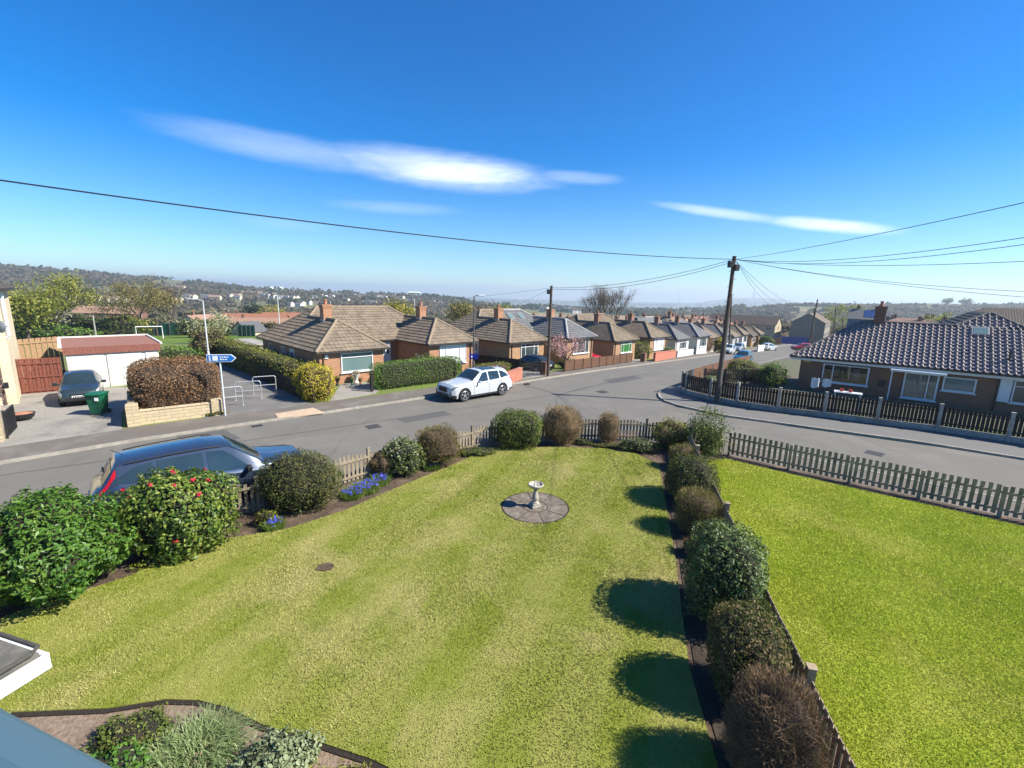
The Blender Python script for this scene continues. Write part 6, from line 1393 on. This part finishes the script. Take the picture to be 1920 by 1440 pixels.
for lab, px, py, y, dg, L_, wm, rm, gb in (('distant white fronted house just right of the blue gabled building', 1705, 597, 135, -39, 12, M_WHITEW, M_TILEP, True), ('distant dark roofed house between the right chimney and the slate roof', 1738, 594, 150, 51, 12, M_GSTONE, M_TILED, True), ('distant stone house left of the rear slate roof', 1772, 597, 140, -39, 11, M_YSTONE, M_TILED, True)):
    q, z = hat(px, py, y); house('house', lab, (q.x, q.y), z, dg, L_, 8, 4.8, 7.2, wm, rm, 'house', 3, 2, 2, gable=gb)
# roofs behind the bungalow row
for lab, px, py, y, dg, L_, rm, gb, ch in (('red roofed house showing over the grey slated half', 990, 598, 78, 40, 11, M_TILER, False, 1), ('dark red roofed house behind the second chimney row', 1042, 600, 88, 35, 9, M_TILER, False, 0),
        ('pink gabled house behind the third pair', 1188, 596, 105, 140, 9, M_TILEP, False, 1), ('large brown hipped house rising behind the fourth pair', 1232, 590, 110, 125, 13, M_TILE, False, 1), ('grey roofed house with a dormer behind the fourth pair', 1195, 603, 92, 45, 10, M_TILEG, False, 0),
        ('pinkish roofed house behind the fifth pair', 1280, 597, 125, 45, 12, M_TILEP, False, 0), ('pinkish roofed house with a dark dormer behind the sixth pair', 1322, 597, 135, 130, 13, M_TILEP, False, 2), ('pink roofed house near the long terrace', 1345, 600, 150, 45, 10, M_TILEP, False, 0)):
    q, z = hat(px, py, y); house('house', lab, (q.x, q.y), z, dg, L_, 8, 3.6, 6.2, M_BRICKD, rm, 'house', 2, 1, ch, gable=gb)
GP_ = 'houses packed behind the bungalow row'
for k, (px, py, y) in enumerate(((1012, 594, 128), (1068, 596, 122), (1086, 601, 100), (1165, 599, 130), (1210, 598, 140), (1255, 594, 150), (1262, 602, 118), (1300, 600, 155), (1310, 594, 178), (1335, 593, 190), (1110, 598, 140), (1226, 601, 128), (1290, 591, 185), (1358, 604, 125))):
    q, z = hat(px, py, y); house('house', 'house with a reddish or brown roof packed among others behind the bungalow row', (q.x, q.y), z, (45, 130, 40, 48, 137)[k % 5], 9 + (k * 7) % 5, 8, 3.8, 6.4, (M_BRICKD, M_YSTONE, M_WHITEW)[k % 3], (M_TILER, M_TILEP, M_TILE, M_TILER, M_TILEP)[k % 5], 'house', 2, 1, k % 2 + 1, group=GP_, gable=k % 3 != 0, base=5)
GQ_ = 'houses packed behind the pantiled bungalow'
for k, (px, py, y) in enumerate(((1690, 602, 115), (1722, 600, 125), (1752, 603, 112), (1790, 598, 150), (1672, 596, 160), (1800, 603, 110))):
    q, z = hat(px, py, y); house('house', 'low house packed among others between the right chimney and the slate rear roof', (q.x, q.y), z, (-39, 51, -35)[k % 3], 10, 8, 4.0, 6.6, (M_YSTONE, M_BRICKD)[k % 2], (M_TILEP, M_TILED, M_TILE)[k % 3], 'house', 2, 1, 1, group=GQ_, base=5)
# roofs beyond the playing field
for lab, px, py, y, dg, L_, rm, wm in (('red roofed row beyond the field, left of the first bungalow', 478, 588, 170, 12, 22, M_TILER, M_BRICKD), ('red roofed house under the yellow tree', 535, 586, 185, 15, 16, M_TILER, M_BRICKD), ('brown roofed long house in front of the red roofs', 500, 596, 150, 10, 26, M_TILEP, M_BRICKD), ('dark roofed house half hidden by the lamp post', 420, 586, 190, 20, 14, M_TILED, M_BRICKD),
        ('white gable end house right of the pale street lamp', 376, 590, 135, 80, 9, M_TILEP, M_WHITEW), ('grey roofed house behind the two green trees', 205, 574, 170, 10, 20, M_TILEP, M_BRICKD), ('small white cabin by the field', 466, 603, 120, 60, 5, M_TILEG, M_CREAM)):
    q, z = hat(px, py, y); house('house', lab, (q.x, q.y), z, dg, L_, 8, 3.4, 5.8, wm, rm, 'house', 3, 1, 1 if L_ > 8 else 0, base=5)
q = AT(455, 641, 46); sh = thing('flat_roofed_shed', 'flat grey roofed shed between the long hedge and the first bungalow', 'shed', (q.x, q.y, T(q.x, q.y)), R(45)); hh = q.z - T(q.x, q.y)
MB().box((0, 0, hh / 2 - .1), (3.0, 6, hh - .2)).build('wall', M_BRICKD, sh); MB().box((0, 0, hh - .05), (3.4, 6.4, .14), 0, .02).build('roof', M_CONC, sh); MB().box((.3, -3.02, hh * .45), (2.1, .06, hh * .8)).build('door', M_WHITEW, sh)
p, z = hat(1500, 632, 128); bf = thing('board_fence', 'blue hoarding at the end of the street below the grey gabled house', 'fence', (p.x - 3, p.y, p.z - 2.0), R(-10)); MB().box((0, 0, .7), (10, .1, 2.6)).build('boards', pmat('blue_hoarding', (.01, .05, .28), (.01, .04, .24), 3, .6), bf); MB().box((0, -.06, 1.9), (10, .06, .14)).build('top_rail', M_BLUED, bf)
p1, p2 = AT(1420, 632, 118), AT(1466, 632, 118); boards('board_fence', 'brown board fence at the end of the street below the yellow stone gable', (p1.x, p1.y), (p2.x, p2.y), p1.z - T(p1.x, p1.y), M_FENCEB, pw=.3)

# ------------------------------------------------------------------ playing field
M_HOARD = pmat('green_hoarding', (.006, .10, .065), (.005, .08, .05), 2, .7)
gl_ = AT(257, 637, 88); gz_ = T(gl_.x, gl_.y); gr_ = AT(306, 634, 93); gp_ = thing('goal_posts', 'white football goal on the playing field', 'goal', (gl_.x, gl_.y, gz_))
dg_ = Vector((gr_.x - gl_.x, gr_.y - gl_.y, T(gr_.x, gr_.y) - gz_)); mb = MB(); mb.tube([(0, 0, 0), (0, 0, 2.44), dg_ + Vector((0, 0, 2.44)), dg_], .09, 8); mb.build('frame', M_WHITE, gp_)
for lab, xa, ya, xb, yb, yy, h in (('green hoarding at the far left of the field under the trees', 92, 632, 160, 630, 96, 3.0), ('green hoarding behind the goal', 275, 628, 335, 627, 112, 3.0), ('green hoarding with a white bench beside the first bungalow', 446, 621, 478, 620, 105, 2.6)):
    A, B = AT(xa, ya, yy), AT(xb, yb, yy); rt = thing('hoarding', lab, 'hoarding', (A.x, A.y, T(A.x, A.y))); mb = MB(); mb.bar((A.x, A.y, T(A.x, A.y) + h / 2), (B.x, B.y, T(B.x, B.y) + h / 2), .15, h); mb.build('panel', M_HOARD, rt, world=True)
    mb = MB(); 
    for k in range(5): c = A.lerp(B, k / 4); mb.box((c.x, c.y - .15, T(c.x, c.y) + h / 2), (.12, .12, h + .2))
    mb.build('stanchions', M_LAMPD, rt, world=True)
def mast(label, px, pyb, pyt, y, heads=2, m=M_LAMP, r=.13):
    t = AT(px, pyt, y); z0 = T(t.x, t.y); rt = thing('floodlight_mast', label, 'floodlight', (t.x, t.y, z0)); h = t.z - z0
    MB().tube([(0, 0, 0), (0, 0, h)], [r, r * .7], 8).build('mast', m, rt)
    if heads:
        MB().bar((-1.4, 0, h), (1.4, 0, h), .1, .1).build('crossbar', m, rt)
        for i in range(heads): MB().box((-1.2 + 2.4 * i / max(1, heads - 1), -.2, h + .1), (.7, .4, .5), Matrix.Rotation(.5, 3, 'X'), .04).build('floodlight', M_WHITE, rt)
mast('tall floodlight mast left of the first bungalow roof', 519, 620, 541, 112); mast('floodlight mast directly above the long bungalow ridge', 777, 600, 550, 125, 4); mast('short mast just right of the floodlight above the ridge', 791, 600, 566, 130, 0); mast('floodlight mast behind the first chimney', 619, 580, 556, 150); mast('thin pale pole leaning beside the garage on the field', 174, 638, 591, 70, 0, M_CONC)

# ------------------------------------------------------------------ trees one can tell apart
L_SPR = leafmat('spring_leaf', [(.10, .12, .02), (.19, .20, .03), (.27, .27, .05), (.34, .32, .10)], .6, .3, .3, .35)
L_OLV = leafmat('budding_leaf', [(.11, .09, .035), (.17, .135, .05), (.23, .185, .065), (.28, .23, .10)], .7, .25, .3, .4)
L_MID = leafmat('mid_green_leaf', [(.025, .045, .010), (.05, .08, .015), (.085, .12, .022), (.12, .15, .04)], .6, .25, .3, .4)
L_DKG = leafmat('dark_conifer_leaf', [(.010, .022, .012), (.018, .036, .018), (.028, .05, .022)], .7, .1, .3, .5)
L_GLD = leafmat('golden_leaf', [(.20, .17, .02), (.32, .26, .03), (.42, .33, .05)], .6, .3, .3, .5)
M_BARK = pmat('pale_bark', (.20, .16, .12), (.13, .105, .08), 2., .95)
L_TWG = leafmat('fine_twigs', [(.12, .09, .065), (.18, .135, .10), (.25, .19, .14)], .9, .05, .2, .5)
L_HAW = leafmat('hawthorn_blossom', [(.10, .12, .04), (.20, .22, .09), (.45, .43, .30), (.6, .58, .46)], .7, .3, .3, .8)
def tree_at(label, px, pyt, y, m, n, leaf, name='tree', **kw):
    t = AT(px, pyt, y); z0 = T(t.x, t.y); return tree(name, label, (t.x, t.y, z0), t.z - z0, m, n, leaf, **kw)
tree_at('broad yellow green spring tree at the left of the field', 92, 522, 92, L_SPR, 5200, .42, lev=4, spread=.95, up=.02, sz=.9, tr=.3)
tree_at('olive budding tree right of the broad spring tree', 252, 526, 100, L_OLV, 3600, .34, lev=4, spread=.8, up=.05, sz=.85, tr=.3)
tree_at('second olive tree close behind the goal', 285, 545, 112, L_OLV, 1800, .5, lev=4, spread=.7, sz=.7, tr=.22)
tree_at('slender pale barked tree behind the goal', 312, 536, 118, L_TWG, 700, .3, lev=3, spread=.4, sz=.5, tr=.2)
tree_at('yellow green tree at the very left beside the cream house', 40, 560, 80, L_SPR, 2000, .6, lev=3, spread=.9, sz=.9, tr=.22)
tree_at('loose hawthorn beside the pale street lamp', 400, 590, 70, L_HAW, 1500, .3, name='hawthorn', lev=3, spread=1., up=-.05, sz=.6, tr=.14)
tree_at('round golden tree over the ridge of the first bungalow', 745, 570, 110, L_GLD, 1300, .55, lev=3, spread=.9, sz=.9, tr=.2)
tree_at('yellow tree above the red roofs beyond the field', 505, 576, 200, L_GLD, 800, .8, lev=3, spread=1., sz=1., tr=.2)
tree_at('dark conifer beside the yellow tree beyond the field', 480, 573, 205, L_DKG, 900, .8, name='conifer', lev=3, spread=.7, sz=.8, tr=.2)
tree_at('russet brown tree behind the lamp with the blue plate', 868, 572, 95, L_OLV, 1500, .45, lev=4, spread=.8, sz=.6, tr=.2)
tree_at('bare grey tree left of the second bungalow pair', 900, 570, 100, L_TWG, 1200, .35, lev=4, spread=.8, sz=.6, tr=.2)
tree_at('green budding tree over the brown half of the second pair', 945, 578, 105, L_SPR, 1100, .5, lev=3, spread=.9, sz=.7, tr=.18)
for lab, px, pyt, y in (('left one of the twin bare trees on the skyline', 1127, 533, 92), ('right one of the twin bare trees on the skyline', 1153, 537, 92)):
    tree_at(lab, px, pyt, y, L_TWG, 3600, .42, trunk=M_BARK, name='bare_tree', lev=5, spread=.36, up=.16, kids=3, sz=.38, tr=.26, trunkfrac=.16, aspect=.07)
tree_at('pale yellow tree between the grey gable and the blue gabled building', 1590, 575, 165, L_SPR, 1200, .7, lev=3, spread=1., sz=1., tr=.2)
tree_at('small tree standing alone on the right skyline', 1778, 561, 900, L_MID, 400, 2.6, lev=3, spread=.9, sz=2., tr=.6)
tree_at('second small tree on the right skyline', 1812, 562, 900, L_MID, 400, 2.6, lev=3, spread=1., sz=2., tr=.6)
tree_at('yellow green tree behind the roofs right of the chimney', 1772, 590, 120, L_SPR, 500, .6, lev=3, spread=.9, sz=.6, tr=.15)
GF = 'bushes along the far edge of the playing field'
for i, (px, py, w_, h, y, m) in enumerate(((62, 634, 13, 4.2, 92, L_MID), (118, 636, 12, 2.6, 90, L_HEDGE), (200, 632, 14, 4.2, 96, L_MID), (235, 630, 10, 5, 98, L_SPR), (150, 620, 14, 5, 110, L_HAW), (300, 620, 14, 4.5, 122, L_HAW), (340, 620, 14, 4, 118, L_HAW), (380, 622, 10, 4, 100, L_MID), (430, 618, 16, 3.5, 125, L_HAW), (500, 618, 16, 3.2, 130, L_OLV), (265, 622, 10, 4, 118, L_OLV))):
    q = AT(px, py, y); shrub('field_bush', ['dense green thicket under the left spring tree', 'bright low bushes before the left hoarding', 'green thicket between the two hoardings', 'yellow green bush left of the goal', 'blossoming thicket above the left hoarding', 'white blossoming thicket right of the goal', 'white blossoming thicket left of the pale street lamp', 'green bush at the foot of the loose hawthorn', 'long pale thicket right of the hawthorn', 'brownish thicket left of the first bungalow roof', 'olive thicket behind the goal'][i], 'bush', (q.x, q.y, T(q.x, q.y) - .2), (w_, 5, h), m, 1800, .5, C_DARK, 2.4, .3, group=GF)
shrub('dark_shrub', 'dark olive shrub at the left end of the long hedge', 'bush', (-26.5, 39.5, T(-26, 39)), (3.2, 3, 2.9), L_OLV, 2200, .16, C_DARK, 2.4, .25)
shrub('grass_bank_bush', 'bright green bush between the garage roof and the beech hedge', 'bush', (-24.5, 32.5, T(-24, 32)), (3.5, 2.6, 1.9), L_HEDGE, 2200, .14, C_DARK, 2.4, .2)

# ------------------------------------------------------------------ pale houses scattered on the hillsides
def mini(wm, rm, L_, D, e, r_):
    rt = bpy.data.objects.new('hillside_house', None); COL.objects.link(rt); a, b = L_ / 2, D / 2
    mb = MB(); mb.add([(-a, -b, -6), (-a, b, -6), (-a, b, e), (-a, 0, r_), (-a, -b, e), (a, -b, -6), (a, b, -6), (a, b, e), (a, 0, r_), (a, -b, e)], [(4, 3, 2, 1, 0), (5, 6, 7, 8, 9), (0, 5, 9, 4), (1, 2, 7, 6)]); mb.build('wall', wm, rt, recalc=True)
    mb = MB(); mb.plate([(-a - .3, -b - .4, e - .1), (a + .3, -b - .4, e - .1), (a + .3, 0, r_ + .1), (-a - .3, 0, r_ + .1)], .2); mb.plate([(a + .3, b + .4, e - .1), (-a - .3, b + .4, e - .1), (-a - .3, 0, r_ + .1), (a + .3, 0, r_ + .1)], .2); mb.box((a * .5, 0, r_ + .5), (.9, .7, 1.4)); mb.build('roof', rm, rt)
    mb = MB()
    for x in (-a * .5, a * .5):
        for z in (1.6, 4.2):
            if z < e - .8: mb.box((x, -b - .03, z), (1.3, .1, 1.3))
    mb.build('windows', M_GLASS, rt); return rt
M_PALE = pmat('pale_stone', (.60, .54, .42), (.50, .45, .35), .5, .9); M_SLATE = pmat('hill_slate', (.13, .13, .13), (.10, .10, .10), .5, .8)
PROTO = [mini(M_PALE, M_SLATE, 12, 8, 5.5, 8.2), mini(M_WHITEW, M_SLATE, 10, 8, 5.2, 7.8), mini(M_PALE, M_TILEP, 18, 8, 5.4, 8.2), mini(M_WHITEW, M_TILED, 14, 8, 5.2, 8.)]
used = [False] * 4; KEEP = []
def hill_house(i, px, py, deg, label, group, ymin=0, s_=1.):
    p = G(px, py); o = PROTO[i]
    if used[i]:
        c = o.copy(); COL.objects.link(c)
        for ch in o.children: k = ch.copy(); COL.objects.link(k); k.parent = c
        o = c
    used[i] = True; KEEP.append((p.x / p.y, p.y)); o.location = p; o.rotation_euler = (0, 0, R(deg)); o.scale = (s_, s_, s_); tag(o, label, 'house', group)
GA = 'pale terraces on the left hillside'
for i, px in enumerate((122, 137, 151, 166, 182, 198, 214, 228)): hill_house(2, px, 565 + .03 * (px - 122), -12, 'house of the long cream row on the left hillside above the field trees', GA, s_=.9)
GB_ = 'pale houses high on the wooded hill'
for k, (px, py) in enumerate(((318, 541), (330, 542), (340, 543), (352, 561), (362, 561), (386, 561), (394, 562), (404, 563), (433, 559), (444, 559), (446, 563), (300, 567), (322, 568), (335, 568), (280, 564))): hill_house((0, 1, 2, 0, 2)[k % 5], px, py, random.uniform(-40, 20), 'pale house among the trees of the left hillside', GB_, s_=.75)
GC = 'white houses on the lower hill behind the bungalow ridge'
for k, (px, py) in enumerate(((493, 557), (503, 558), (513, 559), (525, 560), (538, 561), (549, 562), (555, 561), (545, 574), (561, 576), (567, 573), (577, 571), (548, 541), (514, 540), (541, 538), (605, 556), (622, 558), (664, 556), (671, 558), (684, 557), (695, 570), (689, 569), (700, 572), (712, 557), (722, 560), (738, 557), (755, 560), (770, 562), (812, 568), (826, 570), (650, 566), (838, 573), (590, 560), (705, 560))): hill_house((1, 0, 3, 1)[k % 4], px, py, random.uniform(-50, 30), 'white house scattered on the lower hill behind the first bungalow', GC, s_=.7)
GD = 'white houses under the tower hill'
for k, px in enumerate((1384, 1391, 1397, 1403, 1409, 1414)): hill_house((1, 3)[k % 2], px, 573, -30, 'tiny white house in the row under the tower hill', GD, s_=1.2)
GE = 'buildings in the hazy valley'
for k, (px, py) in enumerate(((1043, 582), (1052, 583), (1062, 585), (1072, 586), (1080, 588), (1020, 585), (1262, 579), (1180, 585), (1225, 577))): hill_house((1, 3, 0)[k % 3], px, py, random.uniform(-50, 30), 'small pale building in the hazy valley right of the gate pole', GE, s_=1.1)
p = G(258, 517.5); fh = thing('hilltop_farm', 'long dark farmhouse with a stubby tower on the left skyline', 'farm', p, R(-10)); MB().box((0, 0, 3), (26, 9, 8)).build('wall', M_GSTONE, fh); mb = MB(); mb.plate([(-13.5, -5, 6.8), (13.5, -5, 6.8), (13.5, 0, 9.6), (-13.5, 0, 9.6)], .3); mb.plate([(13.5, 5, 6.8), (-13.5, 5, 6.8), (-13.5, 0, 9.6), (13.5, 0, 9.6)], .3); mb.build('roof', M_SLATE, fh); MB().box((7, 0, 8), (4, 4, 10)).build('tower', M_GSTONE, fh)
p = AT(1413, 558, 5200); z = T(p.x, p.y); vt = thing('stone_tower', 'square stone tower on the flat topped hill at the skyline', 'tower', (p.x, p.y, z - 3)); k = AT(1413, 549, 5200).z - z
MB().box((0, 0, k / 2), (16, 16, k + 6)).build('shaft', M_GSTONE, vt); mb = MB(); mb.box((0, 0, k + 3.5), (19, 19, 5)); mb.box((6, 6, k + 9), (6, 6, 8)); mb.build('battlement', M_GSTONE, vt)
p = AT(1273, 566, 5200); z = T(p.x, p.y); tm = thing('television_mast', 'tall thin transmitter mast on the far skyline', 'mast', (p.x, p.y, z)); k = AT(1274, 545, 5200).z - z
MB().tube([(0, 0, -5), (0, 0, k)], [3.2, 1.6], 8).build('mast', M_CONC, tm); mb = MB()
for a in (0, 2.1, 4.2): mb.tube([(0, 0, k * .8), (math.cos(a) * 50, math.sin(a) * 50, -4)], .3, 4)
mb.build('stays', M_WIRE, tm)

# ------------------------------------------------------------------ woods on the hills, each wood one mass
def wood(name, n, xr, yr, size, m, dens, seed, per=16, leaf=.42, cone=.0, hmul=1.):
    out = []; r_ = np.random.default_rng(seed); cnt = 0; tries = 0
    while cnt < n and tries < n * 14:
        tries += 1
        y = math.exp(r_.uniform(math.log(yr[0]), math.log(yr[1]))); a = r_.uniform(*xr); x = a * y
        f = noise.noise((x * dens[0], y * dens[0] * .7, seed)) + .5 * noise.noise((x * dens[0] * 3, y * dens[0] * 3, seed + 5))
        if f < dens[1]: continue
        if any(abs(a - ka) * y < 8 and -8 < ky - y < 34 for ka, ky in KEEP): continue
        s_ = size * r_.uniform(.6, 1.35) * (1 if y < 1500 else 1.5); z = T(x, y); k = per
        d = r_.normal(size=(k, 3)); d /= np.linalg.norm(d, axis=1, keepdims=True); d[:, 2] = np.abs(d[:, 2]) * 1.1
        P = np.array([x, y, z + s_ * .15]) + d * s_ * np.array([.55, .55, .8 * hmul]) * r_.uniform(.65, 1., (k, 1))
        N = unit(d + r_.normal(size=(k, 3)) * .35); t1 = unit(np.cross(N, r_.normal(size=(k, 3)))); t2 = np.cross(N, t1); l_ = s_ * leaf * r_.uniform(.6, 1.2, (k, 1))
        out.append(np.stack([P - t1 * l_, P - t2 * l_ * .8, P + t1 * l_, P + t2 * l_ * .8], 1)); cnt += 1
    struct(fastmesh(name, np.concatenate(out), 4, m), 'stuff')
def tr_mix(g, b, cols):
    t = g.n('ShaderNodeBsdfTranslucent'); g.put(t, 0, cols[1]); x = g.n('ShaderNodeMixShader'); g.put(x, 0, .45); g.nt.links.new(b, x.inputs[1]); g.nt.links.new(t.outputs[0], x.inputs[2]); return x.outputs[0]
def woodmat(name, cols, sc_):
    m, g = newmat(name); p = wpos(g); f = g.m('ADD', g.m('MULTIPLY', g.step(g.noise(p, sc_, 3, .6), .3, .7), .75), g.m('MULTIPLY', g.n('ShaderNodeNewGeometry').outputs['Random Per Island'], .25))
    finish(g, g.ramp(f, [(i / (len(cols) - 1), c) for i, c in enumerate(cols)]), .95, None, 0, .1, 0, lambda b: tr_mix(g, b, cols)); return m
M_WOOD = woodmat('spring_wood', [(.115, .10, .065), (.175, .135, .10), (.13, .135, .065), (.20, .155, .115), (.155, .165, .07)], .035)
M_WOODD = woodmat('dark_wood', [(.065, .08, .045), (.095, .105, .055), (.12, .11, .07)], .02)
M_WOODB = woodmat('valley_wood', [(.12, .095, .065), (.16, .13, .09), (.12, .135, .055), (.18, .165, .09)], .03)
wood('hillside_wood', 6500, (-1.35, -.05), (500, 930), 5., M_WOOD, (.012, .0), 3, 9)
wood('hillside_wood', 1500, (-1.3, -.05), (540, 950), 5, M_WOODD, (.016, .24), 11, 9)
wood('hedgerow_trees', 420, (-1.3, -.1), (930, 1060), 5.5, M_WOODD, (.03, .25), 17, 10)
wood('valley_wood', 3600, (-1.2, .55), (210, 520), 5., M_WOODB, (.02, -.05), 5, 12)
wood('valley_wood', 2800, (.05, 1.25), (190, 520), 5.5, M_WOODB, (.02, -.05), 23, 12)
wood('hillside_wood', 4600, (.28, 1.3), (480, 880), 5., M_WOOD, (.010, .04), 29, 12)
wood('hillside_wood', 1500, (.3, 1.3), (520, 900), 5., M_WOODD, (.014, .22), 31, 12)
wood('distant_wood', 3200, (-.45, .75), (1300, 4200), 9, M_WOODD, (.0022, .02), 41, 12)
wood('distant_wood', 2600, (-.2, .5), (700, 2600), 6.5, M_WOODD, (.006, .02), 47, 12)

M_RED_POT = pmat('red_glazed_pot', (.35, .03, .02), None, 5, .4); M_LEADD = pmat('worn_iron', (.07, .065, .06), (.05, .047, .045), 9, .6)
# ------------------------------------------------------------------ corner garden and small things in the road
shrub('garden_bush', 'rounded yellow green bush left of the pantiled bungalow', 'bush', (19.0, 36.2, T(19, 36)), (2.6, 2.2, 1.5), L_YEL, 2200, .11, C_DARK, 2.4, .2)
shrub('garden_bush', 'dark glossy bush at the left corner of the pantiled bungalow', 'bush', (18.9, 32.5, .05), (1.8, 1.8, 1.6), L_BAY, 1800, .12, C_DARK, 2.3, .2)
shrub('garden_bush', 'russet and yellow low bush behind the dark cross fence', 'bush', (16.2, 35.2, T(16, 35)), (2.6, 1.4, 1.0), L_BRG, 1800, .09, C_BROWN, 2.3, .3)
shrub('garden_bush', 'small pale green bush against the dark cross fence', 'bush', (13.9, 31.4, .05), (1.2, .9, .8), L_GREYG, 900, .09, C_DARK, 2.3, .3)
shrub('garden_bush', 'olive bush near the street end of the corner garden', 'bush', (20.6, 40.5, T(20, 40)), (2.4, 2., 1.4), L_HEDGEO, 1500, .12, C_DARK, 2.3, .2)
p = AT(1541, 716, 25.5); zc = p.z; ck = thing('hung_cloth', 'white cloths hung on a black stand in front of the pantiled bungalow', 'cloth', (p.x, p.y, .1), R(-30))
MB().tube([(0, 0, 0), (0, 0, zc + .15)], .03, 8).build('stand', M_BLACK, ck); mb = MB(); mb.tube([(-.55, 0, zc + .1), (.55, 0, zc + .1)], .015, 6); mb.build('crossbar', M_BLACK, ck)
for x0, w_, h_ in ((-.5, .38, .62), (.02, .42, .5)):
    vs = []; fs = []
    for i in range(7):
        for j in range(2): vs.append((x0 + w_ * i / 6, .05 * math.sin(i * 1.9 + x0 * 9) - .02, zc + .1 - j * h_ * (1 - .3 * abs(i / 6 - .4))))
    for i in range(6): fs.append((2 * i, 2 * i + 2, 2 * i + 3, 2 * i + 1))
    MB().add(vs, fs).build('cloth', M_CURTAIN, ck)
p = AT(1590, 736, 25); tb = thing('garden_table', 'small pale topped table with red pots behind the black fence', 'table', (p.x, p.y, .1), R(-35)); hh = max(.7, p.z - .1)
MB().box((0, 0, hh), (1.3, .6, .05), 0, .01).build('table_top', M_UPVC, tb)
for x in (-.58, .58):
    for y in (-.24, .24): MB().box((x, y, hh / 2), (.05, .05, hh)).build('leg', M_UPVC, tb)
for x in (-.3, .1): tp = thing('flower_pot', 'red pot on the left of the small pale table' if x < 0 else 'red pot on the right of the small pale table', 'pot', (p.x + x * .82, p.y - x * .57, .1 + hh + .025)); MB().lathe([(0, 0), (.07, 0), (.10, .16), (.085, .16), (0, .13)], 12).build('pot', M_RED_POT, tp)
for lab, px, py in (('iron drain cover in the road below the clipped green hedge', 700, 800), ('iron drain cover near the middle of the junction', 1130, 735), ('iron drain cover in the side road', 1640, 850)):
    p = G(px, py); mh = thing('drain_cover', lab, 'drain cover', (p.x, p.y, .0), R(40)); MB().box((0, 0, .004), (.62, .62, .012), 0, .003).build('frame', M_LEADD, mh); mb = MB()
    for i in range(4):
        for j in range(4): mb.box((-.2 + .133 * i, -.2 + .133 * j, .012), (.09, .09, .008))
    mb.build('tread', M_LEADD, mh)
for lab, px, py, s_ in (('gully grate at the far kerb by the tactile paving', 480, 797, 1), ('gully grate at the far kerb beyond the white car', 985, 720.5, 1)):
    p = G(px, py); mh = thing('gully_grate', lab, 'grate', (p.x, p.y, .0), R(42)); MB().box((0, -.18, .003), (.45, .36, .01)).build('frame', M_LEADD, mh); mb = MB()
    for i in range(6): mb.box((-.17 + .068 * i, -.18, .009), (.03, .3, .008))
    mb.build('bars', M_BLACK, mh)

# ------------------------------------------------------------------ the air
hz, g = newmat('haze'); 
v = g.n('ShaderNodeVolumePrincipled'); g.put(v, 'Color', (.78, .90, 1.)); g.put(v, 'Density', .00028); g.put(v, 'Anisotropy', .25)
g.nt.links.new(v.outputs[0], g.n('ShaderNodeOutputMaterial').inputs['Volume'])
zlo = min(c.z for c in [Vector((0, 0, -260))]); mb = MB(); mb.add([(-17500, -120, -265), (17500, -120, -265), (17500, 9700, -265), (-17500, 9700, -265), (-17500, -120, 95), (17500, -120, 95), (17500, 9700, 95), (-17500, 9700, 95)], [(3, 2, 1, 0), (4, 5, 6, 7), (0, 1, 5, 4), (1, 2, 6, 5), (2, 3, 7, 6), (3, 0, 4, 7)])
struct(mb.build('haze', hz), 'stuff')
